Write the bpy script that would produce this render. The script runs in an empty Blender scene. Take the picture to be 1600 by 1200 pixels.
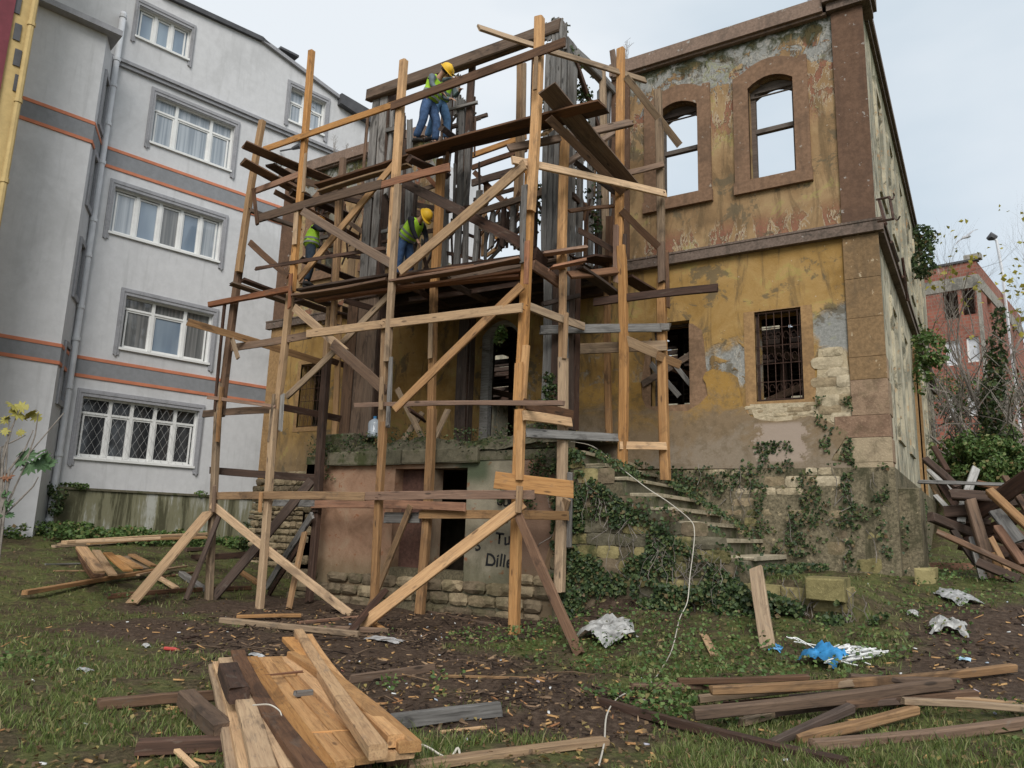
import bpy, bmesh, math, random
import numpy as np
from mathutils import Vector, Matrix
from mathutils.geometry import tessellate_polygon

SC = bpy.context.scene
COL = SC.collection

# ------------------------------------------------------------------ camera
# x runs along the old house's front, y away from the camera, z up; metres
RT = Vector((0.85111574, 0.52401636, 0.03176227)).normalized()
UP = Vector((0.07340953, -0.17870414, 0.98116047))
FW = Vector((-0.51982019, 0.83274947, 0.19056571)).normalized()
UP = RT.cross(FW).normalized()
CAM = Vector((0, 0, 1.6))
F = 1179.14
cam = bpy.data.cameras.new('camera')
cam.sensor_width = 36
cam.lens = F / 1600 * 36
cam.clip_start = 0.05
cam.clip_end = 3000
co = bpy.data.objects.new('camera', cam)
m = Matrix((RT, UP, -FW)).transposed().to_4x4()
m.translation = CAM
co.matrix_world = m
COL.objects.link(co)
SC.camera = co

# ------------------------------------------------------------------ sky, sun, exposure
SUN_EL, SUN_AZ = math.radians(40), math.radians(-58)      # direction TO the sun, azimuth from +x
w = bpy.data.worlds.new('World')
SC.world = w
w.use_nodes = True
nt = w.node_tree
nt.nodes.clear()
out = nt.nodes.new('ShaderNodeOutputWorld')
bg = nt.nodes.new('ShaderNodeBackground')
sky = nt.nodes.new('ShaderNodeTexSky')
sky.sky_type = 'NISHITA'
sky.sun_disc = False
sky.sun_elevation = SUN_EL
sky.sun_rotation = math.pi / 2 - SUN_AZ
tc = nt.nodes.new('ShaderNodeTexCoord')
no = nt.nodes.new('ShaderNodeTexNoise')
no.inputs['Scale'].default_value = 1.5
no.inputs['Detail'].default_value = 5
no.inputs['Roughness'].default_value = 0.5
mp = nt.nodes.new('ShaderNodeMapping')
mp.inputs['Scale'].default_value = (1, 1, 2.6)
mp.inputs['Location'].default_value = (3.1, 0.4, 1.2)
nt.links.new(tc.outputs['Generated'], mp.inputs['Vector'])
nt.links.new(mp.outputs[0], no.inputs['Vector'])
rp = nt.nodes.new('ShaderNodeValToRGB')
SKYK = 6.35
rp.color_ramp.elements[0].position = 0.36
rp.color_ramp.elements[0].color = (0.60, 0.69, 0.765, 1)
rp.color_ramp.elements[1].position = 0.62
rp.color_ramp.elements[1].color = (0.82, 0.865, 0.905, 1)
nt.links.new(no.outputs['Fac'], rp.inputs[0])
sc_ = nt.nodes.new('ShaderNodeMix'); sc_.data_type = 'RGBA'; sc_.blend_type = 'MULTIPLY'
sc_.inputs[0].default_value = 1
sc_.inputs[7].default_value = (SKYK, SKYK, SKYK, 1)
sc_.clamp_result = False
nt.links.new(rp.outputs[0], sc_.inputs[6])
mx = nt.nodes.new('ShaderNodeMix'); mx.data_type = 'RGBA'
mx.inputs[0].default_value = 0.93                          # closed cloud over the clear sky
nt.links.new(sky.outputs[0], mx.inputs[6])
nt.links.new(sc_.outputs[2], mx.inputs[7])
nt.links.new(mx.outputs[2], bg.inputs['Color'])
bg.inputs['Strength'].default_value = 0.085
nt.links.new(bg.outputs[0], out.inputs[0])

sl = bpy.data.lights.new('sun', 'SUN')
sl.energy = 1.5
sl.angle = math.radians(32)
sl.color = (1.0, 0.965, 0.92)
so = bpy.data.objects.new('sun', sl)
sd = Vector((math.cos(SUN_EL) * math.cos(SUN_AZ), math.cos(SUN_EL) * math.sin(SUN_AZ), math.sin(SUN_EL)))
so.rotation_euler = sd.to_track_quat('Z', 'Y').to_euler()
so.location = (0, 0, 30)
COL.objects.link(so)
SC.view_settings.view_transform = 'Standard'
SC.view_settings.look = 'None'
SC.view_settings.exposure = 0.98
SC.view_settings.gamma = 1
SC.view_settings.use_curve_mapping = False
SC.render.engine = 'CYCLES'
SC.cycles.use_denoising = True
SC.cycles.max_bounces = 5
SC.cycles.transparent_max_bounces = 6

# ------------------------------------------------------------------ survey helpers
def ray(px, py): return FW + RT * ((px - 800) / F) - UP * ((py - 600) / F)
def PY(px, py, Y): d = ray(px, py); return CAM + d * (Y / d.y)
def PX(px, py, X): d = ray(px, py); return CAM + d * (X / d.x)
def PZ(px, py, Z): d = ray(px, py); return CAM + d * ((Z - 1.6) / d.z)

# ------------------------------------------------------------------ object helpers
W = {}
def _new(name, data, parent, mw):
    o = bpy.data.objects.new(name, data)
    COL.objects.link(o)
    W[o] = mw
    if parent is not None:
        o.parent = parent
        o.matrix_basis = W[parent].inverted() @ mw
    else:
        o.matrix_basis = mw
    return o
def tag(o, label=None, cat=None, group=None, kind=None):
    if label: o['label'] = label
    if cat: o['category'] = cat
    if group: o['group'] = group
    if kind: o['kind'] = kind
    return o
def thing(name, loc, label, cat, group=None, rz=0):
    mw = Matrix.Translation(Vector(loc)) @ Matrix.Rotation(rz, 4, 'Z')
    return tag(_new(name, None, None, mw), label, cat, group)
def mesh(name, V, Fc, mat, smooth=False):
    me = bpy.data.meshes.new(name)
    me.from_pydata([tuple(v) for v in V], [], Fc)
    if mat: me.materials.append(mat)
    if smooth:
        me.polygons.foreach_set('use_smooth', [True] * len(me.polygons))
    me.update()
    return me
def wobj(name, V, Fc, mat, parent=None, smooth=False, fix=True):
    """vertices given in world metres; origin put at their centre"""
    V = [Vector(v) for v in V]
    c = sum(V, Vector()) / len(V)
    me = mesh(name, [v - c for v in V], Fc, mat, smooth)
    if fix:
        bm = bmesh.new(); bm.from_mesh(me)
        bmesh.ops.recalc_face_normals(bm, faces=bm.faces); bm.to_mesh(me); bm.free()
    return _new(name, me, parent, Matrix.Translation(c))
def fobj(name, V, Fc, mat, parent=None, smooth=False, fix=True):
    """as wobj but the origin stays at the world origin, so a material can read metres"""
    me = mesh(name, V, Fc, mat, smooth)
    if fix:
        bm = bmesh.new(); bm.from_mesh(me)
        bmesh.ops.recalc_face_normals(bm, faces=bm.faces); bm.to_mesh(me); bm.free()
    return _new(name, me, parent, Matrix.Identity(4))
def nparr(name, V, Q, mat, parent=None, tri=False, smooth=False):
    V = np.asarray(V, dtype=np.float32); Q = np.asarray(Q, dtype=np.int32)
    k = 3 if tri else 4
    me = bpy.data.meshes.new(name)
    me.vertices.add(len(V)); me.vertices.foreach_set('co', V.ravel())
    me.loops.add(Q.size); me.loops.foreach_set('vertex_index', Q.ravel())
    me.polygons.add(len(Q)); me.polygons.foreach_set('loop_start', np.arange(0, Q.size, k, dtype=np.int32))
    if smooth: me.polygons.foreach_set('use_smooth', np.ones(len(Q), dtype=bool))
    me.update(calc_edges=True)
    if mat: me.materials.append(mat)
    return _new(name, me, parent, Matrix.Identity(4))
class Fr:
    """a plane of work: s along it, z up, d out of it towards the viewer"""
    def __init__(s, o, ang, outside):
        s.o = Vector(o); s.x = Vector((math.cos(ang), math.sin(ang), 0)); s.n = Vector(outside).normalized()
    def __call__(s, a, z, d=0): return s.o + s.x * a + s.n * d + Vector((0, 0, z))
    def px(s, x, y, d=0):
        r = ray(x, y); o = s.o + s.n * d
        t = (o - CAM).dot(s.n) / r.dot(s.n); p = CAM + r * t - o
        return (p.dot(s.x), p.z)
def prism(fr, loops, d0, d1, back=True):
    """outline loops (first outer, others holes) in (s,z), from depth d0 (back) to d1 (front)"""
    fl = [Vector((a, b, 0)) for L in loops for a, b in L]
    tr = tessellate_polygon([[Vector((a, b, 0)) for a, b in L] for L in loops])
    n = len(fl)
    V = [fr(v.x, v.y, d1) for v in fl] + [fr(v.x, v.y, d0) for v in fl]
    Fc = [tuple(t) for t in tr] + ([tuple(i + n for i in reversed(t)) for t in tr] if back else [])
    k = 0
    for L in loops:
        m_ = len(L)
        for i in range(m_):
            a, b = k + i, k + (i + 1) % m_
            Fc.append((a, b, b + n, a + n))
        k += m_
    return V, Fc
def box(fr, s0, s1, z0, z1, d0, d1): return prism(fr, [[(s0, z0), (s1, z0), (s1, z1), (s0, z1)]], d0, d1)
def merge(*parts):
    V, Fc = [], []
    for v, f in parts:
        k = len(V); V += list(v); Fc += [tuple(i + k for i in q) for q in f]
    return V, Fc
def rect(s0, s1, z0, z1): return [(s0, z0), (s1, z0), (s1, z1), (s0, z1)]
def arch(s0, s1, z0, z1, rise, n=8):
    """rectangle with a segmental arch above z1"""
    L = [(s0, z0), (s1, z0)]
    for i in range(n + 1):
        t = i / n
        L.append((s1 + (s0 - s1) * t, z1 + rise * (1 - (2 * t - 1) ** 2)))
    return L
def tube(pts, r, n=6, cap=True):
    pts = [Vector(p) for p in pts]
    rr = r if isinstance(r, (list, tuple)) else [r] * len(pts)
    V, Fc = [], []
    ref = Vector((0.13, 0.31, 0.94))
    for i, p in enumerate(pts):
        t = (pts[min(i + 1, len(pts) - 1)] - pts[max(i - 1, 0)])
        t = t.normalized() if t.length > 1e-9 else Vector((0, 0, 1))
        a = t.cross(ref)
        if a.length < 0.1: a = t.cross(Vector((1, 0, 0)))
        a.normalize(); b = t.cross(a)
        for k in range(n):
            th = 2 * math.pi * k / n
            V.append(p + (a * math.cos(th) + b * math.sin(th)) * rr[i])
    for i in range(len(pts) - 1):
        for k in range(n):
            k2 = (k + 1) % n
            Fc.append((i * n + k, i * n + k2, (i + 1) * n + k2, (i + 1) * n + k))
    if cap:
        Fc.append(tuple(reversed(range(n)))); Fc.append(tuple(range((len(pts) - 1) * n, len(pts) * n)))
    return V, Fc

# smooth value noise on arrays
_rs = np.random.RandomState(7)
_T = _rs.rand(256, 256)
def vn(x, y):
    x = np.asarray(x, dtype=float); y = np.asarray(y, dtype=float)
    xi = np.floor(x).astype(int); yi = np.floor(y).astype(int)
    fx = x - xi; fy = y - yi
    fx = fx * fx * (3 - 2 * fx); fy = fy * fy * (3 - 2 * fy)
    g = lambda a, b: _T[a % 256, b % 256]
    return (g(xi, yi) * (1 - fx) * (1 - fy) + g(xi + 1, yi) * fx * (1 - fy) + g(xi, yi + 1) * (1 - fx) * fy + g(xi + 1, yi + 1) * fx * fy)
def fbm(x, y, o=4):
    s = 0; a = 0.5
    for i in range(o):
        s = s + a * vn(x * 2 ** i + 17 * i, y * 2 ** i + 5 * i); a *= 0.5
    return s / (1 - 0.5 ** o)
def sst(x, a, b):
    t = np.clip((np.asarray(x, dtype=float) - a) / (b - a), 0, 1); return t * t * (3 - 2 * t)

# ------------------------------------------------------------------ material helpers
def MAT(name, rough=0.85, spec=0.3):
    m = bpy.data.materials.new(name); m.use_nodes = True
    nt = m.node_tree; b = nt.nodes['Principled BSDF']
    b.inputs['Roughness'].default_value = rough
    b.inputs['Specular IOR Level'].default_value = spec
    return m, nt, b
def nd(nt, t, ins=None, **at):
    n = nt.nodes.new(t)
    for k, v in at.items(): setattr(n, k, v)
    for k, v in (ins or {}).items():
        s = n.inputs[k]
        if isinstance(v, bpy.types.NodeSocket): nt.links.new(v, s)
        else: s.default_value = v
    return n
def mth(nt, op, a, b=0.0, c=None):
    ins = {0: a, 1: b}
    if c is not None: ins[2] = c
    return nd(nt, 'ShaderNodeMath', ins, operation=op).outputs[0]
def noise(nt, vec, scale, detail=5, rough=0.6, dist=0.0):
    return nd(nt, 'ShaderNodeTexNoise', {'Vector': vec, 'Scale': scale, 'Detail': detail, 'Roughness': rough, 'Distortion': dist}).outputs['Fac']
def mapping(nt, vec, scale=(1, 1, 1), loc=(0, 0, 0)):
    return nd(nt, 'ShaderNodeMapping', {'Vector': vec, 'Scale': scale, 'Location': loc}).outputs[0]
def ss(nt, v, a, b, c=0.0, d=1.0):
    return nd(nt, 'ShaderNodeMapRange', {'Value': v, 'From Min': a, 'From Max': b, 'To Min': c, 'To Max': d}, interpolation_type='SMOOTHSTEP').outputs[0]
def ramp(nt, f, stops):
    n = nd(nt, 'ShaderNodeValToRGB', {0: f}); e = n.color_ramp.elements
    while len(e) < len(stops): e.new(0.5)
    for k, (p, c) in enumerate(stops):
        e[k].position = p; e[k].color = (c[0], c[1], c[2], 1)
    return n.outputs[0]
def mix(nt, f, a, b, mode='MIX'):
    if isinstance(a, tuple): a = (a[0], a[1], a[2], 1)
    if isinstance(b, tuple): b = (b[0], b[1], b[2], 1)
    return nd(nt, 'ShaderNodeMix', {0: f, 6: a, 7: b}, data_type='RGBA', blend_type=mode).outputs[2]
def bump(nt, b, h, strength=0.5, dist=0.02):
    n = nd(nt, 'ShaderNodeBump', {'Height': h, 'Strength': strength, 'Distance': dist})
    nt.links.new(n.outputs[0], b.inputs['Normal'])
def setc(nt, b, c): nt.links.new(c, b.inputs['Base Color'])
def obc(nt): return nd(nt, 'ShaderNodeTexCoord').outputs['Object']
def xyz(nt, v):
    s = nd(nt, 'ShaderNodeSeparateXYZ', {0: v}); return s.outputs[0], s.outputs[1], s.outputs[2]
def band(nt, v, a, b, e): return mth(nt, 'MULTIPLY', ss(nt, v, a - e, a + e), ss(nt, v, b + e, b - e))
def orand(nt): return nd(nt, 'ShaderNodeObjectInfo').outputs['Random']
def irand(nt): return nd(nt, 'ShaderNodeNewGeometry').outputs['Random Per Island']

def wood_mat(name, c1, c2, dark, wear=0.4, rough=0.8):
    """board timber: grain along local x, knots, stains, each board its own tone"""
    m, nt, b = MAT(name, rough, 0.25)
    o = obc(nt); r = orand(nt)
    off = nd(nt, 'ShaderNodeCombineXYZ', {0: mth(nt, 'MULTIPLY', r, 37.0), 1: mth(nt, 'MULTIPLY', r, 91.0), 2: mth(nt, 'MULTIPLY', r, 53.0)}).outputs[0]
    v = nd(nt, 'ShaderNodeVectorMath', {0: o, 1: off}, operation='ADD').outputs[0]
    g = noise(nt, mapping(nt, v, (1.2, 26, 26)), 1.0, 6, 0.65, 0.6)
    g2 = noise(nt, mapping(nt, v, (4, 90, 90)), 1.0, 3, 0.6)
    st = noise(nt, mapping(nt, v, (0.9, 2.2, 2.2)), 1.3, 5, 0.65, 0.8)
    vo = nd(nt, 'ShaderNodeTexVoronoi', {'Vector': mapping(nt, v, (1.6, 6, 6)), 'Scale': 1.0}).outputs['Distance']
    c = mix(nt, ss(nt, g, 0.3, 0.7), c1, c2)
    c = mix(nt, ss(nt, g2, 0.5, 0.72, 0, 0.5), c, dark)
    c = mix(nt, ss(nt, noise(nt, mapping(nt, v, (2.5, 9, 9)), 1.0, 6, 0.7, 1.2), 0.56, 0.68, 0, 0.45), c, (0.16, 0.13, 0.10))
    c = mix(nt, ss(nt, vo, 0.14, 0.07, 0, 0.8), c, dark)
    c = mix(nt, mth(nt, 'MULTIPLY', ss(nt, st, 0.52, 0.70), wear), c, dark)
    hs = nd(nt, 'ShaderNodeHueSaturation', {'Hue': ss(nt, r, 0, 1, 0.494, 0.506), 'Saturation': ss(nt, r, 0, 1, 1.05, 0.72),
         'Value': mth(nt, 'ADD', 0.68, mth(nt, 'MULTIPLY', mth(nt, 'FRACT', mth(nt, 'MULTIPLY', r, 7.3)), 0.5)), 'Color': c}).outputs[0]
    setc(nt, b, hs)
    bump(nt, b, mth(nt, 'ADD', g, mth(nt, 'MULTIPLY', g2, 0.5)), 0.55, 0.006)
    return m
M_NEW = wood_mat('fresh_pine', (0.56, 0.32, 0.125), (0.41, 0.215, 0.078), (0.12, 0.066, 0.032), 0.6)
M_TAN = wood_mat('aged_pine', (0.40, 0.245, 0.115), (0.26, 0.148, 0.068), (0.07, 0.045, 0.028), 0.75)
M_OLD = wood_mat('brown_old_timber', (0.20, 0.112, 0.060), (0.12, 0.066, 0.038), (0.035, 0.023, 0.016), 0.7)
M_DARK = wood_mat('dark_old_timber', (0.098, 0.055, 0.036), (0.055, 0.033, 0.023), (0.016, 0.012, 0.010), 0.6)
M_RED = wood_mat('reddish_split_timber', (0.33, 0.155, 0.075), (0.20, 0.092, 0.050), (0.06, 0.035, 0.024), 0.5)
M_GREY = wood_mat('weathered_grey_timber', (0.27, 0.255, 0.235), (0.14, 0.13, 0.118), (0.028, 0.025, 0.022), 0.75)
M_WHITE = wood_mat('flaking_white_painted_timber', (0.55, 0.53, 0.49), (0.33, 0.31, 0.28), (0.09, 0.07, 0.05), 0.7)
WM = dict(n=M_NEW, t=M_TAN, o=M_OLD, d=M_DARK, r=M_RED, g=M_GREY, w=M_WHITE)

def simple(name, c, rough=0.8, var=0.15, scale=3.0, bp=0.0, spec=0.3, metal=0.0):
    m, nt, b = MAT(name, rough, spec)
    n_ = noise(nt, obc(nt), scale, 6, 0.65)
    setc(nt, b, mix(nt, ss(nt, n_, 0.3, 0.7), tuple(k * (1 - var) for k in c), tuple(min(1, k * (1 + var)) for k in c)))
    b.inputs['Metallic'].default_value = metal
    if bp: bump(nt, b, n_, bp, 0.01)
    return m

RNG = random.Random(11)
def board_mesh(L, w, t, rough=0.004, bow=0.01, split=0.0, rng=RNG, name='board'):
    """sawn board along local x: chamfered section, slight bow and wane, cut or split ends"""
    n = max(2, min(9, int(L / 0.45) + 1)); c = min(w, t) * 0.13
    sec = [(-w/2 + c, -t/2), (w/2 - c, -t/2), (w/2, -t/2 + c), (w/2, t/2 - c), (w/2 - c, t/2), (-w/2 + c, t/2), (-w/2, t/2 - c), (-w/2, -t/2 + c)]
    V, Fc = [], []
    b1, b2 = rng.uniform(-1, 1) * bow, rng.uniform(-1, 1) * bow * 1.3
    ca, cb = rng.uniform(-.12, .12), rng.uniform(-.12, .12)
    tw = rng.uniform(-1, 1) * 0.02
    for i in range(n):
        u = i / (n - 1); x = (u - .5) * L; q = 1 - (2 * u - 1) ** 2
        a = tw * (u - .5) * 2
        for (y, z) in sec:
            j = rough
            yy = y * math.cos(a) - z * math.sin(a) + b1 * q + rng.uniform(-j, j)
            zz = y * math.sin(a) + z * math.cos(a) + b2 * q + rng.uniform(-j, j)
            xx = x
            if i == 0: xx += ca * y + rng.uniform(-split, split * .3)
            if i == n - 1: xx += cb * y + rng.uniform(-split * .3, split)
            V.append((xx, yy, zz))
    for i in range(n - 1):
        for k in range(8):
            k2 = (k + 1) % 8
            Fc.append((i * 8 + k, (i + 1) * 8 + k, (i + 1) * 8 + k2, i * 8 + k2))
    Fc.append(tuple(range(8))); Fc.append(tuple(reversed(range((n - 1) * 8, n * 8))))
    return mesh(name, V, Fc, None)
def board(name, p0, p1, w, t, k, parent=None, face=(0, -1, 0), split=None):
    """board between two points; 'face' is roughly where its wide side looks"""
    p0, p1 = Vector(p0), Vector(p1)
    x = (p1 - p0); L = x.length; x.normalize()
    f = Vector(face); z = (f - x * f.dot(x))
    if z.length < 1e-3: z = x.orthogonal()
    z.normalize(); y = z.cross(x)
    if split is None: split = {'n': .004, 't': .012, 'o': .03, 'd': .04, 'r': .05, 'g': .04, 'w': .02}[k]
    rg = {'n': .0015, 't': .003, 'o': .005, 'd': .006, 'r': .006, 'g': .007, 'w': .004}[k]
    me = board_mesh(L, w, t, rg, 0.0065 * L + .003, min(split, t * 1.2 + .01), name=name)
    me.materials.append(WM[k])
    mw = Matrix((x, y, z)).transposed().to_4x4(); mw.translation = (p0 + p1) / 2
    return _new(name, me, parent, mw)

LEAFN = 0
def leaves(name, P, Nn, size, mat, parent=None, jit=0.5, aspect=0.75, seed=1, fold=0.25):
    """many leaf blades: P centres, Nn normals (arrays); each a folded pair of triangles-quads"""
    rs = np.random.RandomState(seed)
    P = np.asarray(P, float); n = len(P)
    Nn = np.broadcast_to(np.asarray(Nn, float), (n, 3)) + rs.normal(0, jit, (n, 3))
    Nn /= np.linalg.norm(Nn, axis=1, keepdims=True) + 1e-9
    a = np.cross(Nn, rs.normal(0, 1, (n, 3))); a /= np.linalg.norm(a, axis=1, keepdims=True) + 1e-9
    b = np.cross(Nn, a)
    s = (np.broadcast_to(np.asarray(size, float), (n,)) * rs.uniform(.6, 1.3, n))[:, None]
    # kite-like leaf: base, left, tip, right with lifted sides
    v0 = P - a * s * .5
    v1 = P - b * s * .5 * aspect + Nn * s * fold * rs.uniform(0, 1, (n, 1)) - a * s * .05
    v2 = P + a * s * .55 - Nn * s * .12
    v3 = P + b * s * .5 * aspect + Nn * s * fold * rs.uniform(0, 1, (n, 1)) - a * s * .05
    V = np.stack([v0, v1, v2, v3], 1).reshape(-1, 3)
    i = np.arange(n)[:, None] * 4
    Q = np.concatenate([i + np.array([[0, 1, 2]]), i + np.array([[0, 2, 3]])], 1).reshape(-1, 3)
    return nparr(name, V, Q, mat, parent, tri=True)
def leaf_mat(name, stops, rough=0.55, trans=0.25):
    m, nt, b = MAT(name, rough, 0.35)
    r = irand(nt)
    c = ramp(nt, r, stops)
    setc(nt, b, c)
    b.inputs['Transmission Weight'].default_value = 0
    tl = nd(nt, 'ShaderNodeBsdfTranslucent', {'Color': c})
    ms = nd(nt, 'ShaderNodeMixShader', {0: trans, 1: b.outputs[0], 2: tl.outputs[0]})
    nt.links.new(ms.outputs[0], nt.nodes['Material Output'].inputs[0])
    return m
M_IVY = leaf_mat('ivy_leaf', [(0, (0.020, 0.036, 0.014)), (.4, (0.040, 0.070, 0.024)), (.7, (0.075, 0.115, 0.038)), (.9, (0.12, 0.14, 0.05)), (1, (0.17, 0.10, 0.05))])
M_WEED = leaf_mat('weed_leaf', [(0, (0.045, 0.080, 0.020)), (.5, (0.085, 0.150, 0.038)), (.8, (0.14, 0.20, 0.06)), (.93, (0.19, 0.20, 0.07)), (1, (0.26, 0.17, 0.08))])
M_GRASS = leaf_mat('grass_blade', [(0, (0.055, 0.080, 0.020)), (.5, (0.12, 0.165, 0.040)), (.8, (0.19, 0.22, 0.07)), (1, (0.30, 0.25, 0.13))], 0.6, 0.3)
M_YEL = leaf_mat('yellowing_leaf', [(0, (0.30, 0.26, 0.04)), (.6, (0.42, 0.36, 0.06)), (1, (0.22, 0.22, 0.05))])
M_FIG = leaf_mat('fig_leaf', [(0, (0.05, 0.11, 0.05)), (.5, (0.07, 0.14, 0.06)), (1, (0.12, 0.17, 0.06))])
M_FIGY = leaf_mat('fig_leaf_yellow', [(0, (0.30, 0.28, 0.06)), (.5, (0.38, 0.33, 0.08)), (1, (0.22, 0.25, 0.06))])
M_BARK = simple('bark', (0.13, 0.11, 0.095), .9, .35, 9, .5)
M_TWIG = simple('twig_bark', (0.20, 0.175, 0.15), .9, .3, 12, .3)
# ------------------------------------------------------------------ the lie of the land
def gz(x, y, rough=True):
    x = np.asarray(x, float); y = np.asarray(y, float)
    z = 0.155 * np.clip(-13 - x, 0, 7.2) * sst(y, -2, 6)
    z = z + 0.12 * sst(y, 10.2, 11.4) * sst(x, -14, -12) * sst(-x, 5.5, 6.5)
    yr = np.interp(y, [-5, 6, 8, 11, 14, 17.7, 22, 26, 30, 36, 60], [0, 0, .18, .45, 1.05, 1.15, 1.5, 2.9, 4.7, 5.6, 6.0])
    zr = yr
    zm = np.where(y < 11.35, np.interp(y, [0, 8.6, 9.8, 11.2], [0, 0.02, .17, .52]), np.interp(y, [11.35, 11.5, 14], [.6, 1.0, 1.08]))
    zm = np.where(y > 14, 1.08, zm)
    wm = sst(x, -6.4, -5.0)
    wr = sst(x, -2.0, -0.9)
    z = z * (1 - wm) + (zm * (1 - wr) + zr * wr) * wm
    if rough:
        z = z + (fbm(x * .8 + 40, y * .8 + 9, 3) - .5) * .12 + (fbm(x * 4, y * 4, 3) - .5) * .05
    return z
def G(px, py, dz=0.0):
    """where a sight line meets the land"""
    d = ray(px, py); t = 2.0; last = t
    while t < 80:
        p = CAM + d * t
        if p.z < float(gz(p.x, p.y)) : break
        last = t; t *= 1.02
    for _ in range(14):
        mid = (last + t) / 2; p = CAM + d * mid
        if p.z < float(gz(p.x, p.y)): t = mid
        else: last = mid
    p = CAM + d * t
    return Vector((p.x, p.y, float(gz(p.x, p.y)) + dz))
def mud(x, y):
    x = np.asarray(x, float); y = np.asarray(y, float)
    e = lambda cx, cy, rx, ry: np.clip(1.6 - np.sqrt(((x - cx) / rx) ** 2 + ((y - cy) / ry) ** 2) * 1.0, 0, 1)
    m_ = np.maximum.reduce([e(-9.3, 10.1, 3.9, 2.2), e(-6.6, 7.4, 3.0, 1.7), e(-4.1, 6.2, 1.9, 1.4) * .85, e(-9.6, 7.2, 2.2, 1.2) * .85, e(0.3, 10.5, 1.25, 2.2) * .85, e(-7.5, 11.8, 3.5, 1.2), e(-12.6, 5.6, 1.6, .9) * .5])
    return sst(m_ + (fbm(x * 1.3 + 3, y * 1.3, 4) - .5) * 1.1, .35, .75)

def axis(a, b, fine, far):
    L = list(np.arange(a, b + 1e-6, fine)); k = fine; v = b
    hi = []
    while v < far: k *= 1.35; v += k; hi.append(v)
    k = fine; v = a; lo = []
    while v > -far: k *= 1.35; v -= k; lo.append(v)
    return np.array(lo[::-1] + L + hi)
gx = axis(-24, 5, .11, 900); gy = axis(1, 20, .11, 900)
GX, GY = np.meshgrid(gx, gy, indexing='ij')
GZ = gz(GX, GY)
Vv = np.stack([GX, GY, GZ], -1).reshape(-1, 3)
ni, nj = len(gx), len(gy)
ii, jj = np.meshgrid(np.arange(ni - 1), np.arange(nj - 1), indexing='ij')
Qq = np.stack([ii * nj + jj, (ii + 1) * nj + jj, (ii + 1) * nj + jj + 1, ii * nj + jj + 1], -1).reshape(-1, 4)
m, nt, b = MAT('earth_and_turf', .95, .15)
at = nd(nt, 'ShaderNodeAttribute', attribute_name='mud').outputs['Fac']
o = obc(nt)
nf = noise(nt, o, 14, 6, .7); nm = noise(nt, o, 2.2, 5, .65); nfi = noise(nt, o, 60, 4, .7)
soil = ramp(nt, nf, [(.3, (0.035, 0.023, 0.016)), (.5, (0.075, 0.050, 0.035)), (.68, (0.135, 0.095, 0.067)), (.8, (0.20, 0.15, 0.11))])
turf = ramp(nt, nf, [(.28, (0.042, 0.048, 0.018)), (.48, (0.090, 0.100, 0.032)), (.66, (0.155, 0.145, 0.055)), (.8, (0.18, 0.135, 0.075))])
turf = mix(nt, ss(nt, nm, .42, .58), turf, mix(nt, .75, turf, soil))
c = mix(nt, at, turf, soil)
c = mix(nt, ss(nt, nfi, .62, .74, 0, .6), c, (0.20, 0.155, 0.11))
setc(nt, b, c)
rg_ = ss(nt, nm, .35, .6, .55, .95); nt.links.new(rg_, b.inputs['Roughness'])
bump(nt, b, mth(nt, 'ADD', nf, mth(nt, 'MULTIPLY', nfi, .5)), 1.0, .04)
M_GROUND = m
ground = tag(nparr('ground', Vv, Qq, M_GROUND, smooth=True), 'trampled grass and bare mud in front of the old house', None, None, 'structure')
a_ = ground.data.attributes.new('mud', 'FLOAT', 'POINT')
a_.data.foreach_set('value', mud(GX, GY).ravel().astype(np.float32))

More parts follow.
